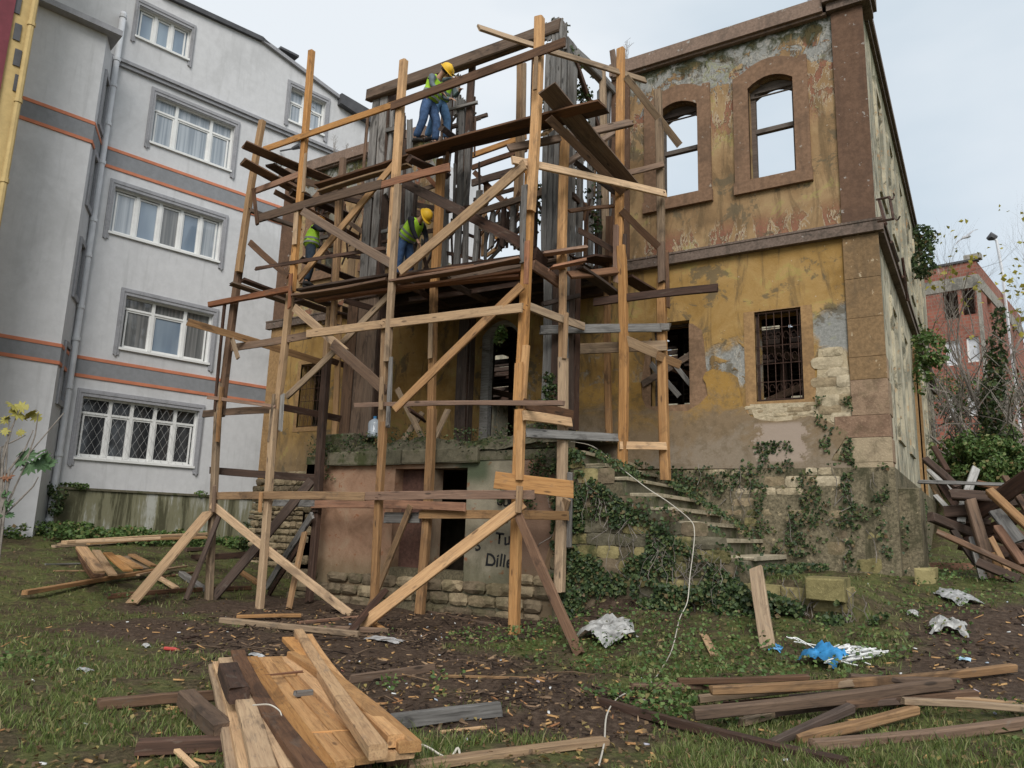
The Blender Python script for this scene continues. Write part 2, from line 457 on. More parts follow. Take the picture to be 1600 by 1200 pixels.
# ------------------------------------------------------------------ masonry and plaster materials
def pos(nt): return nd(nt, 'ShaderNodeNewGeometry').outputs['Position']
BR = (0.135, 0.080, 0.052)
def facade_mat():
    m, nt, b = MAT('ochre_plaster', .92, .15)
    o = pos(nt); x, y, z = xyz(nt, o)
    n1 = noise(nt, o, 1.1, 7, .65, .6); n2 = noise(nt, o, 2.7, 9, .68, .7); n3 = noise(nt, o, 22, 5, .7)
    streak = noise(nt, mapping(nt, o, (2.6, 2.6, .55)), 1.0, 8, .7, 1.2)
    zz = mth(nt, 'ADD', z, mth(nt, 'MULTIPLY', mth(nt, 'SUBTRACT', n1, .5), 1.7))
    xx = mth(nt, 'ADD', x, mth(nt, 'MULTIPLY', mth(nt, 'SUBTRACT', n1, .5), .9))
    ochre = ramp(nt, n1, [(.25, (0.20, 0.110, 0.032)), (.45, (0.31, 0.188, 0.062)), (.7, (0.42, 0.275, 0.115))])
    tan = ramp(nt, n1, [(.25, (0.165, 0.105, 0.055)), (.45, (0.28, 0.180, 0.092)), (.7, (0.40, 0.28, 0.15))])
    base = mix(nt, ss(nt, z, 6.9, 7.1), ochre, tan)
    base = mix(nt, ss(nt, streak, .48, .64, 0, .7), base, (0.12, 0.082, 0.045))
    base = mix(nt, ss(nt, n3, .55, .75, 0, .35), base, (0.46, 0.34, 0.17))
    # damp, dirty dado
    base = mix(nt, ss(nt, zz, 4.3, 3.0, 0, .75), base, ramp(nt, n2, [(.3, (0.13, 0.092, 0.055)), (.7, (0.30, 0.22, 0.135))]))
    # red undercoat: upper storey flakes, line above the string course
    redz = mth(nt, 'MAXIMUM', ss(nt, zz, 9.2, 10.1), ss(nt, z, 7.85, 7.4))
    redz = mth(nt, 'MULTIPLY', redz, ss(nt, z, 7.1, 7.2))
    nv = noise(nt, mapping(nt, o, (3.4, 3.4, 1.25), (2, 0, 5)), 1.0, 9, .7, .5)
    red = mth(nt, 'MULTIPLY', redz, ss(nt, nv, .515, .535))
    redc = ramp(nt, n3, [(.3, (0.15, 0.055, 0.038)), (.7, (0.29, 0.13, 0.09))])
    base = mix(nt, mth(nt, 'MULTIPLY', mth(nt, 'MULTIPLY', red, ss(nt, n3, .36, .52, .35, 1)), .85), base, redc)
    # bare grey cement below the cornice and by the lower windows
    gm = mth(nt, 'MULTIPLY', ss(nt, mth(nt, 'ADD', zz, mth(nt, 'MULTIPLY', mth(nt, 'SUBTRACT', nv, .5), 2.5)), 10.55, 10.65), ss(nt, n2, .56, .535))
    gm2 = mth(nt, 'MULTIPLY', mth(nt, 'MULTIPLY', band(nt, zz, 4.35, 5.15, .15), band(nt, xx, -4.7, -3.4, .15)), ss(nt, n2, .38, .46))
    gm3 = mth(nt, 'MULTIPLY', mth(nt, 'MULTIPLY', band(nt, zz, 4.9, 5.75, .15), band(nt, xx, -2.35, -1.7, .1)), 1.0)
    gm4 = mth(nt, 'MULTIPLY', mth(nt, 'MULTIPLY', band(nt, zz, 3.9, 5.2, .2), band(nt, xx, -8.6, -5.6, .3)), ss(nt, n2, .50, .62, 0, .6))
    g = mth(nt, 'MAXIMUM', mth(nt, 'MAXIMUM', gm, gm2), mth(nt, 'MAXIMUM', gm3, gm4))
    gc = ramp(nt, n3, [(.3, (0.17, 0.17, 0.155)), (.7, (0.34, 0.335, 0.31))])
    base = mix(nt, g, base, gc)
    # pale rims where the coats have flaked
    rim = mth(nt, 'MULTIPLY', band(nt, nv, .500, .512, .005), mth(nt, 'MAXIMUM', redz, mth(nt, 'MAXIMUM', gm2, 0)))
    base = mix(nt, mth(nt, 'MULTIPLY', rim, .8), base, (0.52, 0.47, 0.38))
    # moss under the cornice
    mo = mth(nt, 'MULTIPLY', ss(nt, mth(nt, 'ADD', z, mth(nt, 'MULTIPLY', nv, 1.6)), 11.85, 12.1), ss(nt, n2, .40, .50))
    base = mix(nt, mth(nt, 'MULTIPLY', mo, .85), base, (0.045, 0.05, 0.02))
    base = mix(nt, mth(nt, 'MULTIPLY', band(nt, n1, .60, .63, .02), .35), base, (0.30, 0.31, 0.08))
    wh = mth(nt, 'MULTIPLY', ss(nt, noise(nt, o, 11, 3, .5), .70, .74), .5)
    base = mix(nt, wh, base, (0.55, 0.52, 0.45))
    gr = mth(nt, 'MULTIPLY', ss(nt, noise(nt, mapping(nt, o, (1, 1, 1), (5, 3, 9)), 1.9, 8, .7, .5), .56, .62), .75)
    base = mix(nt, gr, base, (0.115, 0.095, 0.062))
    setc(nt, b, base)
    h = mth(nt, 'ADD', mth(nt, 'ADD', mth(nt, 'MULTIPLY', g, -1.4), mth(nt, 'MULTIPLY', red, -.8)), mth(nt, 'ADD', mth(nt, 'MULTIPLY', n2, .6), mth(nt, 'MULTIPLY', n3, .3)))
    bump(nt, b, h, .7, .025)
    return m
M_FAC = facade_mat()
def plaster(name, c, dirt, var=.25, dscale=2.0, damt=.6, streaks=.4, flake=None, bumpy=.4):
    m, nt, b = MAT(name, .9, .18)
    o = pos(nt)
    n1 = noise(nt, o, dscale, 7, .68, .5); n2 = noise(nt, o, dscale * 9, 5, .7)
    st = noise(nt, mapping(nt, o, (6, 6, .5)), 1.0, 5, .65)
    k = mix(nt, ss(nt, n2, .3, .7), tuple(a * (1 - var) for a in c), tuple(min(.9, a * (1 + var)) for a in c))
    k = mix(nt, ss(nt, n1, .48, .7, 0, damt), k, dirt)
    k = mix(nt, ss(nt, st, .52, .72, 0, streaks), k, dirt)
    if flake:
        k = mix(nt, ss(nt, noise(nt, o, 7, 5, .6), .66, .69, 0, .9), k, flake)
    setc(nt, b, k)
    bump(nt, b, mth(nt, 'ADD', n1, mth(nt, 'MULTIPLY', n2, .5)), bumpy, .02)
    return m
M_BROWN = plaster('brown_painted_stone', BR, (0.07, 0.045, 0.034), .18, 1.2, .5, .3, (0.30, 0.27, 0.24))
M_SUR = plaster('brown_window_stone', (0.205, 0.125, 0.078), (0.10, 0.066, 0.045), .2, 1.6, .6, .5, (0.33, 0.29, 0.24))
M_CORN = plaster('cornice_stone', (0.22, 0.155, 0.118), (0.09, 0.072, 0.058), .2, 2.5, .6, .5, (0.36, 0.34, 0.31))
M_BELT = plaster('string_course_stone', (0.155, 0.115, 0.092), (0.045, 0.040, 0.032), .3, 3, .8, .5, (0.34, 0.31, 0.28))
M_SURL = plaster('sandy_stone_surround', (0.31, 0.19, 0.088), (0.16, 0.10, 0.055), .2, 1.5, .6, .3)
def dado_mat():
    m, nt, b = MAT('dado_render', .92, .15)
    o = pos(nt); x, y, z = xyz(nt, o)
    n1 = noise(nt, o, 1.0, 8, .68, .7); n2 = noise(nt, o, 6, 7, .7); n3 = noise(nt, o, 30, 4, .7)
    zz = mth(nt, 'ADD', z, mth(nt, 'MULTIPLY', mth(nt, 'SUBTRACT', n1, .5), 4.2))
    k = mix(nt, ss(nt, zz, 4.5, 3.7), (0.33, 0.195, 0.055), (0.215, 0.155, 0.095))
    k = mix(nt, ss(nt, zz, 3.5, 2.9, 0, .8), k, (0.25, 0.205, 0.155))
    k = mix(nt, ss(nt, n2, .45, .65, 0, .55), k, (0.13, 0.095, 0.055))
    k = mix(nt, ss(nt, n1, .56, .68, 0, .7), k, (0.12, 0.10, 0.07))
    k = mix(nt, ss(nt, n3, .55, .7, 0, .3), k, (0.38, 0.31, 0.22))
    k = mix(nt, mth(nt, 'MULTIPLY', band(nt, mth(nt, 'ADD', x, n2), -2.9, -2.1, .05), band(nt, z, 2.95, 3.65, .04)), k, (0.34, 0.27, 0.215))
    setc(nt, b, k); bump(nt, b, mth(nt, 'ADD', n1, mth(nt, 'MULTIPLY', n2, .6)), .7, .02)
    return m
M_DADO = dado_mat()
M_SIDE = None
def side_mat():
    m, nt, b = MAT('streaked_side_plaster', .92, .15)
    o = pos(nt); x, y, z = xyz(nt, o)
    n1 = noise(nt, o, 1.2, 7, .66, .5); n2 = noise(nt, o, 7, 6, .7)
    st = noise(nt, mapping(nt, o, (1.5, 1.5, .5)), 1.0, 8, .7, 1.5)
    k = ramp(nt, n1, [(.25, (0.20, 0.19, 0.15)), (.42, (0.40, 0.365, 0.27)), (.7, (0.58, 0.52, 0.38))])
    k = mix(nt, ss(nt, st, .46, .58, 0, .8), k, (0.17, 0.17, 0.135))
    k = mix(nt, ss(nt, noise(nt, mapping(nt, o, (1, 1, .7), (4, 4, 4)), 2.4, 8, .72, .6), .55, .60, 0, .8), k, (0.085, 0.083, 0.06))
    k = mix(nt, ss(nt, n2, .56, .64, 0, .6), k, (0.42, 0.25, 0.12))
    k = mix(nt, ss(nt, mth(nt, 'ADD', z, mth(nt, 'MULTIPLY', st, 3)), 12.0, 13.2, 0, .8), k, (0.07, 0.075, 0.03))
    setc(nt, b, k); bump(nt, b, mth(nt, 'ADD', n1, mth(nt, 'MULTIPLY', n2, .4)), .7, .03)
    return m
M_SIDE = side_mat()
M_MORTAR = plaster('earthy_mortar', (0.12, 0.10, 0.062), (0.05, 0.05, 0.03), .35, 3, .8, .5, None, .8)
M_PLINTH = plaster('rough_plinth_render', (0.165, 0.138, 0.088), (0.050, 0.048, 0.026), .5, 2.6, .95, .8, (0.36, 0.29, 0.18), .9)
def stone_mat(name, c1, c2, moss=.3):
    m, nt, b = MAT(name, .92, .15)
    o = pos(nt); r = orand(nt)
    n1 = noise(nt, o, 5, 7, .68, .4); n2 = noise(nt, o, 30, 5, .7)
    k = mix(nt, r, c1, c2)
    k = mix(nt, ss(nt, n1, .4, .68, 0, .6), k, tuple(a * .45 for a in c1))
    k = mix(nt, ss(nt, n2, .5, .7, 0, .4), k, tuple(min(.8, a * 1.35) for a in c2))
    mo = noise(nt, o, 1.7, 6, .7)
    k = mix(nt, ss(nt, mo, .5, .62, 0, moss), k, (0.055, 0.062, 0.025))
    setc(nt, b, k); bump(nt, b, mth(nt, 'ADD', n1, mth(nt, 'MULTIPLY', n2, .5)), .9, .02)
    return m
M_STY = stone_mat('yellow_lichened_stone', (0.20, 0.170, 0.075), (0.31, 0.26, 0.125), .85)
M_STR = stone_mat('rubble_stone', (0.25, 0.19, 0.115), (0.38, 0.30, 0.19), .35)
M_STD = stone_mat('dirty_rubble_stone', (0.13, 0.10, 0.065), (0.22, 0.17, 0.11), .4)
M_STC = stone_mat('cream_limestone', (0.42, 0.34, 0.22), (0.52, 0.44, 0.31), .12)
M_QUO = stone_mat('pinkish_quoin_stone', (0.235, 0.145, 0.098), (0.34, 0.245, 0.16), .2)
M_QUOC = stone_mat('cream_quoin_stone', (0.30, 0.235, 0.15), (0.38, 0.30, 0.20), .25)
M_MOSS = stone_mat('mossy_slab_stone', (0.115, 0.105, 0.07), (0.165, 0.145, 0.10), .9)

def stone_mesh(k):
    r = random.Random(100 + k); nx, nz = 5, 4
    V, Fc = [], []
    for j in range(nz):
        for i in range(nx):
            u, v = i / (nx - 1) - .5, j / (nz - 1) - .5
            e = max(abs(u), abs(v)) * 2
            q = 1 - (e > .99) * .35
            cr = (abs(u) > .49 and abs(v) > .49)
            V.append((u * (1 - .10 * cr) + r.uniform(-.035, .035), q * (.85 + r.uniform(-.2, .2)), v * (1 - .13 * cr) + r.uniform(-.05, .05)))
    for j in range(nz - 1):
        for i in range(nx - 1):
            a = j * nx + i; Fc.append((a, a + 1, a + nx + 1, a + nx))
    rim = [i for i in range(nx)] + [j * nx + nx - 1 for j in range(1, nz)] + [(nz - 1) * nx + i for i in range(nx - 2, -1, -1)] + [j * nx for j in range(nz - 2, 0, -1)]
    n0 = len(V)
    for i in rim: V.append((V[i][0] * 1.02, -.3, V[i][2] * 1.02))
    n = len(rim)
    for i in range(n): Fc.append((rim[i], n0 + i, n0 + (i + 1) % n, rim[(i + 1) % n]))
    return mesh('stone', V, Fc, None)
_SM = {}
def smesh(k, mat):
    if (k, mat.name) not in _SM:
        me = stone_mesh(k); me.materials.append(mat); _SM[(k, mat.name)] = me
    return _SM[(k, mat.name)]
def inpoly(p, L):
    x, z = p; c = False
    for i in range(len(L)):
        (x0, z0), (x1, z1) = L[i], L[i - 1]
        if (z0 > z) != (z1 > z) and x < (x1 - x0) * (z - z0) / (z1 - z0) + x0: c = not c
    return c
def stones(parent, fr, poly, cw, ch, dep, mats, fill=1.0, seed=1, d=0.0, name='stone', gap=.02):
    r = random.Random(seed); n = 0
    zs = [p[1] for p in poly]; xs = [p[0] for p in poly]
    z = min(zs)
    while z < max(zs):
        h = ch * r.uniform(.75, 1.3); s = min(xs) - r.uniform(0, cw)
        while s < max(xs):
            w_ = cw * r.uniform(.6, 1.5)
            if inpoly((s + w_ / 2, z + h / 2), poly) and r.random() < fill:
                me = smesh(r.randrange(10), r.choice(mats))
                hh = (h - gap) * r.uniform(.88, 1.02)
                mw = Matrix((fr.x * (w_ - gap), fr.n * dep * r.uniform(.7, 1.3), Vector((0, 0, hh)))).transposed().to_4x4()
                mw = Matrix.Translation(fr(s + w_ / 2, z + h / 2, d)) @ mw
                _new(name, me, parent, mw); n += 1
            s += w_
        z += h
    return n

# ------------------------------------------------------------------ the old mansion
FA = Fr((0, 14, 0), 0, (0, -1, 0))
XL, XR = -16.75, -1.27
house = thing('derelict_mansion', (-9, 17, 0), 'roofless derelict two-storey mansion with peeling ochre plaster and brown stone trim', 'building')
s0, _ = FA.px(568, 600); s1, _ = FA.px(599, 600)
LOW = [(-3.41, -2.58, 4.07, 5.78), (-5.47, -4.67, 4.10, 5.79), (-15.5, -14.6, 4.12, 5.84), (s0, s1, 4.1, 5.84)]
UPW = [(-3.40, -2.54, 8.45, 10.40), (-5.30, -4.43, 8.45, 10.38), (-15.5, -14.6, 8.45, 10.4), (-13.3, -12.4, 8.45, 10.4)]
DOOR = (-9.72, -8.62, 3.1, 6.05)
holes = [rect(*h) for h in LOW] + [arch(*h, .17) for h in UPW] + [arch(*DOOR, .33)]
outer = [(XL, -.3), (XR - .02, -.3), (XR - .02, 11.5), (-6.34, 11.5), (-6.34, 7.0), (-11.6, 7.0), (-11.6, 11.5), (XL, 11.5)]
fobj('front_wall', *prism(FA, [outer] + holes, -.55, 0), M_FAC, house)
FS = Fr((XR, 14, 0), math.pi / 2, (1, 0, 0))                # s = metres back from the front corner
SW = 17.2
sh_u = [(a, a + .85, 8.5, 10.45) for a in (1.5, 3.9, 6.3, 8.8, 11.2, 13.6)]
sh_l = [(a, a + .85, 3.7, 6.0) for a in (2.0, 4.5, 11.0, 13.4)]
side_h = [arch(*h, .17) for h in sh_u] + [rect(*h) for h in sh_l] + [arch(7.4, 8.9, 1.9, 6.0, .5)]
fobj('side_wall', *prism(FS, [rect(.003, SW, -.3, 11.5)] + side_h, -.548, 0), M_SIDE, house)
FL = Fr((XL, 14, 0), math.pi / 2, (-1, 0, 0))
fobj('far_side_wall', *prism(FL, [rect(.56, SW, -.3, 11.3)] + [arch(a, a + .9, 8.5, 10.4, .17) for a in (3, 6, 9, 12)], -.5, 0), M_SIDE, house)
FB = Fr((0, 14 + SW, 0), 0, (0, -1, 0))
bk = [rect(a, a + .9, 4.0, 5.9) for a in (-15, -12.6, -10.4, -9.0, -7.6, -5.2, -3.2)] + [rect(a, a + .95, 8.3, 10.2) for a in (-15, -12, -9, -6.5, -3.6)]
fobj('back_wall', *prism(FB, [rect(XL + .02, XR - .02, -.3, 10.6)] + bk, .0, .5), M_SIDE, house)
for i, h in enumerate(LOW):                                # lower surrounds, barely proud
    if i in (1,): continue
    a, b_, c_, d_ = h
    fobj('window_surround', *prism(FA, [rect(a - .2, b_ + .2, c_ - .22, d_ + .02), rect(a, b_, c_, d_)], -.05, .010), M_SURL, house) if i == 0 else \
    fobj('window_surround', *prism(FA, [rect(a - .12, b_ + .12, c_ - .12, d_ + .12), rect(a, b_, c_, d_)], -.05, .015), M_SURL, house)
fobj('window_surround', *prism(FA, [[(-5.62, 3.95), (-4.45, 3.95), (-4.30, 4.1), (-4.38, 5.3), (-4.42, 5.55), (-4.6, 5.7), (-4.67, 5.7), (-4.67, 4.1), (-5.47, 4.1), (-5.47, 5.5), (-5.55, 5.4), (-5.66, 4.6)]], -.05, .03), plaster('pink_brown_surround', (0.225, 0.14, 0.085), (0.12, 0.08, 0.05)), house)
M_FRAME = wood_mat('window_frame_wood', (0.16, 0.125, 0.10), (0.10, 0.075, 0.06), (0.035, 0.028, 0.024), .6)
for i, h in enumerate(UPW):
    a, b_, c_, d_ = h
    ot = [(a - .29, c_ - .26), (b_ + .27, c_ - .26), (b_ + .27, d_ + .40), (b_ + .12, d_ + .42)]
    for k in range(9):
        t = k / 8; ot.append((b_ + .10 + (a - .12 - b_ - .08) * t, d_ + .36 + .19 * (1 - (2 * t - 1) ** 2)))
    ot += [(a - .29, d_ + .28)]
    sur = fobj('window_surround', *prism(FA, [ot, arch(a, b_, c_, d_, .17)], -.05, .055), M_SUR, house)
    fobj('window_sill', *box(FA, a - .31, b_ + .29, c_ - .27, c_ - .03, -.02, .09), M_SUR, house)
    wf = fobj('window_frame', *prism(FA, [arch(a, b_, c_, d_, .17), arch(a + .09, b_ - .07, c_ + .07, d_ - .10, .12)], -.30, -.2), M_FRAME, house)
    fobj('transom', *box(FA, a + .085, b_ - .065, c_ + 1.06, c_ + 1.15, -.29, -.19), M_FRAME, wf)
    fobj('head_board', *prism(FA, [arch(a + .002, b_ - .002, d_ - .12, d_ - .002, .16), rect(a + .08, b_ - .06, d_ - .1, d_ - .03)], -.199, -.165), M_FRAME, wf)
for fr_, L in ((FS, sh_u), (FS, sh_l)):
    for a, b_, c_, d_ in L:
        fobj('window_surround', *prism(fr_, [rect(a - .18, b_ + .18, c_ - .2, d_ + .35), rect(a - .003, b_ + .003, c_ - .003, d_ + .18)], -.04, .045), M_SIDE, house)
fobj('door_arch', *prism(FS, [arch(7.15, 9.15, 1.3, 6.0, .8), arch(7.4, 8.9, 1.28, 6.0, .5)], -.04, .05), M_SURL, house)
# string course, cornices, pilasters
fobj('string_course', *merge(box(FA, XL - .2, XR + .14, 6.97, 7.16, 0, .13), box(FA, XL - .2, XR + .15, 7.16, 7.2, -.01, .145)), M_BELT, house)
fobj('string_course', *merge(box(FS, .05, SW, 6.97, 7.12, 0, .13), box(FS, .05, SW, 7.12, 7.2, -.01, .165)), M_BELT, house)
fobj('cornice', *merge(box(FA, -6.34, -1.87, 11.48, 11.53, -.58, .10), box(FA, -6.36, -1.93, 11.53, 11.83, -.62, .17)), M_CORN, house)
fobj('cornice', *merge(box(FA, XL - .2, -11.6, 11.48, 11.53, -.58, .1), box(FA, XL - .25, -11.58, 11.53, 11.83, -.62, .16)), M_CORN, house)
fobj('corner_cap', *merge(box(FA, -1.86, XR + .16, 11.5, 11.66, -.5, .16), box(FA, -1.92, XR + .22, 11.66, 11.93, -.55, .24)), M_BELT, house)
fobj('cornice', *merge(box(FS, .56, SW, 11.5, 11.62, -.55, .06), box(FS, .57, SW, 11.62, 11.78, -.56, .12)), M_BELT, house)
fobj('pilaster', *box(FA, -1.80, XR + .02, 7.2, 11.5, -.02, .05), M_BROWN, house)
fobj('pilaster', *box(FA, XL - .03, -16.15, 7.2, 11.5, -.02, .05), M_BROWN, house)
fobj('pilaster', *box(FA, XL - .03, -16.2, 2.2, 6.97, -.02, .05), M_SURL, house)
fobj('pilaster', *box(FA, -6.36, -5.93, 7.2, 11.5, -.02, .05), M_BROWN, house)
M_PILL = plaster('lower_pilaster_paint', (0.225, 0.145, 0.075), (0.125, 0.088, 0.052), .25, 1.6, .8, .6, (0.45, 0.36, 0.24), .7)
def block(fr, a, b_, z0, z1, d0, d1, r, bev=.012, j=.006):
    """one dressed block: bevelled front edge, slightly uneven"""
    jj = lambda: r.uniform(-j, j)
    A = [(a, z0), (b_, z0), (b_, z1), (a, z1)]; B = [(a + bev, z0 + bev), (b_ - bev, z0 + bev), (b_ - bev, z1 - bev), (a + bev, z1 - bev)]
    V = [fr(x + jj(), z + jj(), d0) for x, z in A] + [fr(x, z, d1 - bev) for x, z in A] + [fr(x + jj(), z + jj(), d1 + jj()) for x, z in B]
    Fc = [(0, 1, 2, 3)] + [(i, (i + 1) % 4, 4 + (i + 1) % 4, 4 + i) for i in range(4)] + [(4 + i, 4 + (i + 1) % 4, 8 + (i + 1) % 4, 8 + i) for i in range(4)] + [(8, 9, 10, 11)]
    return V, Fc
r = random.Random(5)
z = 1.0; k = 0
qh = [.42, .36, .38, .40, .36, .42, .38, .62, .40, .70, .72, .60]
for h in qh:
    if z > 6.9: break
    if z + h > 6.7: h = 6.966 - z
    wdt = (.60 if k % 2 else .82) if z < 3.6 else .54
    mt = [M_QUO, M_QUOC, M_QUOC][k % 3] if z < 3.7 else (M_QUO if z < 4.3 else M_PILL)
    fobj('quoin_stone', *block(FA, XR - wdt, XR + .045, z + .002, z + h - .002, -.03, .045, r, .006, .003), mt, house)
    if z < 4.4:
        fobj('quoin_stone', *block(FS, .02, .5 if k % 2 else .34, z + .006, z + h - .006, -.03, .05, r), M_QUO, house)
    z += h; k += 1
# proud dado render with the wavy top the trowel left
pxs = [(905, 733), (905, 615), (930, 600), (1003, 598), (1004, 622), (1010, 636), (1022, 642), (1075, 643), (1096, 630), (1107, 618), (1104, 600), (1099, 592), (1103, 583), (1115, 577), (1128, 581), (1142, 583), (1153, 590), (1157, 612), (1161, 635), (1172, 650), (1190, 657), (1215, 659), (1245, 656), (1266, 650), (1288, 655), (1310, 668), (1326, 676), (1315, 695), (1303, 712), (1300, 720), (1330, 724), (1333, 732)]
fobj('dado_render', *prism(FA, [[FA.px(*p) for p in pxs]], -.02, .05), M_DADO, house)
# stonework laid bare beside the window, below the sill and over the plinth
mb = [FA.px(*p) for p in ((1279, 545), (1322, 548), (1330, 600), (1334, 640), (1333, 722), (1302, 718), (1325, 678), (1288, 655), (1272, 648), (1276, 600))]
fobj('bare_mortar', *prism(FA, [mb], -.02, .012), M_STC, house)
stones(house, FA, mb, .34, .17, .035, [M_STC, M_STC, M_STR], 1, 3, .0, 'stone', -.02)
mb = [FA.px(*p) for p in ((1172, 632), (1272, 628), (1274, 655), (1215, 662), (1180, 658))]
fobj('bare_mortar', *prism(FA, [mb], -.02, .014), M_STC, house)
stones(house, FA, [(a, b_ - .02) for a, b_ in mb], .24, .07, .022, [M_STC, M_STR], .8, 8, .0, 'stone', -.01)
fobj('plinth', *prism(FA, [rect(-6.2, XR + .075, -.2, 2.83)], -.02, .09), M_PLINTH, house)
fobj('plinth', *prism(FS, [rect(.03, SW, -.2, 2.83)], -.02, .07), M_PLINTH, house)
stones(house, FA, rect(-4.3, -1.95, 2.36, 2.83), .33, .17, .03, [M_STR, M_STC, M_PLINTH], .62, 21, .075)
stones(house, FA, rect(-3.9, -1.5, 1.1, 2.3), .36, .2, .026, [M_STD, M_STY, M_PLINTH, M_STR], .42, 22, .075)
# rubble foundation at the far left of the front
fobj('bare_mortar', *prism(FA, [rect(XL - .05, -12.3, -.3, 2.9)], -.02, .03), M_MORTAR, house)
stones(house, FA, [(XL - .35, -.1), (-12.3, -.1), (-12.3, 2.75), (-15.2, 2.9), (-16.3, 2.95), (XL - .1, 2.6)], .34, .16, .10, [M_STR, M_STR, M_STD], .95, 31, .02)
# buttress stub round the corner
bt = [(0.25, .3), (1.6, .3), (1.5, 2.35), (.9, 2.55), (.3, 2.5)]
wobj('buttress', *prism(FS, [bt], 0, .38), M_PLINTH, house)

# iron grilles and rotten casements of the lower windows
M_IRON = simple('rusty_iron', (0.065, 0.035, 0.025), .75, .5, 14, .3)
def bar(p, q, r_, name, parent, n=5): return wobj(name, *tube([p, q], r_, n), M_IRON, parent)
def grille(h, parent, depth=-.03, scroll=True):
    a, b_, c_, d_ = h
    g = fobj('window_grille', *merge(*[tube([FA(a, z_, depth), FA(b_, z_, depth)], .009, 4) for z_ in (c_ + .03, c_ + .36, c_ + .70, c_ + 1.04, c_ + 1.38, d_ - .03)]), M_IRON, parent)
    for k in range(6):
        s = a + (b_ - a) * (k + .5) / 6
        bar(FA(s, c_ + .0, depth), FA(s, d_, depth), .007, 'bar', g)
    if scroll:
        for k in range(5):
            for zc in (c_ + .24, c_ + .82, c_ + 1.22):
                cx = a + (b_ - a) * (k + 1) / 6
                pts = [FA(cx + .045 * math.cos(t), zc + .07 * math.sin(t), depth + .012) for t in np.linspace(0, 5.4, 10)]
                wobj('scroll', *tube(pts, .004, 4), M_IRON, g)
grille(LOW[0], house); grille(LOW[2], house); grille(LOW[3], house)
a, b_, c_, d_ = LOW[1]
fobj('window_frame', *prism(FA, [rect(a, b_, c_, d_), rect(a + .06, b_ - .06, c_ + .05, d_ - .05)], -.32, -.24), M_FRAME, house)
a, b_, c_, d_ = LOW[0]
fobj('window_frame', *prism(FA, [rect(a, b_, c_, d_), rect(a + .05, b_ - .05, c_ + .05, d_ - .05)], -.14, -.08), M_DARK, house)
for (q0, q1, w_) in (((1004, 600), (1090, 548), .13), ((1046, 560), (1078, 600), .09), ((1018, 570), (1060, 618), .10)):
    board('loose_board', PY(*q0, 13.93), PY(*q1, 14.05), w_, .04, 'o' if w_ > .1 else 'g', house)
# inside: floors, studs and debris seen through the openings
M_INT = simple('dark_interior_plaster', (0.10, 0.078, 0.055), .95, .4, 3, .3)
fi = Fr((0, 14, 0), 0, (0, -1, 0))
flat = lambda a, b_, d: Vector((a, b_, 6.75 + d))
gap = lambda x0, x1, y0, y1: [(x0, y0), (x1, y0 + .2), (x1 + .1, y1), (x0 - .1, y1 - .3)]
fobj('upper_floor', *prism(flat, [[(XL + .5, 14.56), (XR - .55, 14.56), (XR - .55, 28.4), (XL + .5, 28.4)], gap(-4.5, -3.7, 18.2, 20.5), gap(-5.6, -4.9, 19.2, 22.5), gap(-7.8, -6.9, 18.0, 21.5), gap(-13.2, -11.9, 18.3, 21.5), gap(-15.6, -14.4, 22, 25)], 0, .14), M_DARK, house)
for k in range(22):
    yy = 15.2 + k * .58
    board('joist', (XL + .5, yy, 6.66), (XR - .56, yy, 6.66), .14, .08, 'd', house, (0, -1, 0))
for k, xx in enumerate(np.arange(-16, -1.9, .62)):
    if -6.6 < xx < -6.2: continue
    board('stud', (xx + .03 * math.sin(k * 5), 17.6 + .05 * math.sin(k), .6), (xx, 17.6, 6.74), .14, .1, 'd', house)
for k, (xx, yy) in enumerate([(-9.9, 16.3), (-9.5, 16.8), (-9.05, 16.2), (-8.8, 16.9), (-8.4, 16.4), (-3.2, 15.4), (-2.7, 15.9), (-5.0, 15.2)]):
    board('stud', (xx, yy, .6), (xx + .05, yy, 6.74), .12, .1, 'd', house)
for q in (((-10.3, 15.2, 5.0), (-8.2, 15.6, 4.5)), ((-3.6, 15.1, 5.4), (-2.3, 15.6, 4.9)), ((-3.5, 15.3, 4.3), (-2.2, 14.9, 4.7)), ((-5.6, 15, 5.2), (-4.4, 15.5, 4.6))):
    board('fallen_beam', *q, .14, .06, 'o', house)
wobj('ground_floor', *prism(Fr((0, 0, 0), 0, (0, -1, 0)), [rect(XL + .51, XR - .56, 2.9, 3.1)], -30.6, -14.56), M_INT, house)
# door leaf frame
fobj('door_frame', *prism(FA, [arch(*DOOR, .33), arch(DOOR[0] + .22, DOOR[1] - .08, 3.0, DOOR[3] - .08, .28)], -.35, -.2), M_WHITE, house)

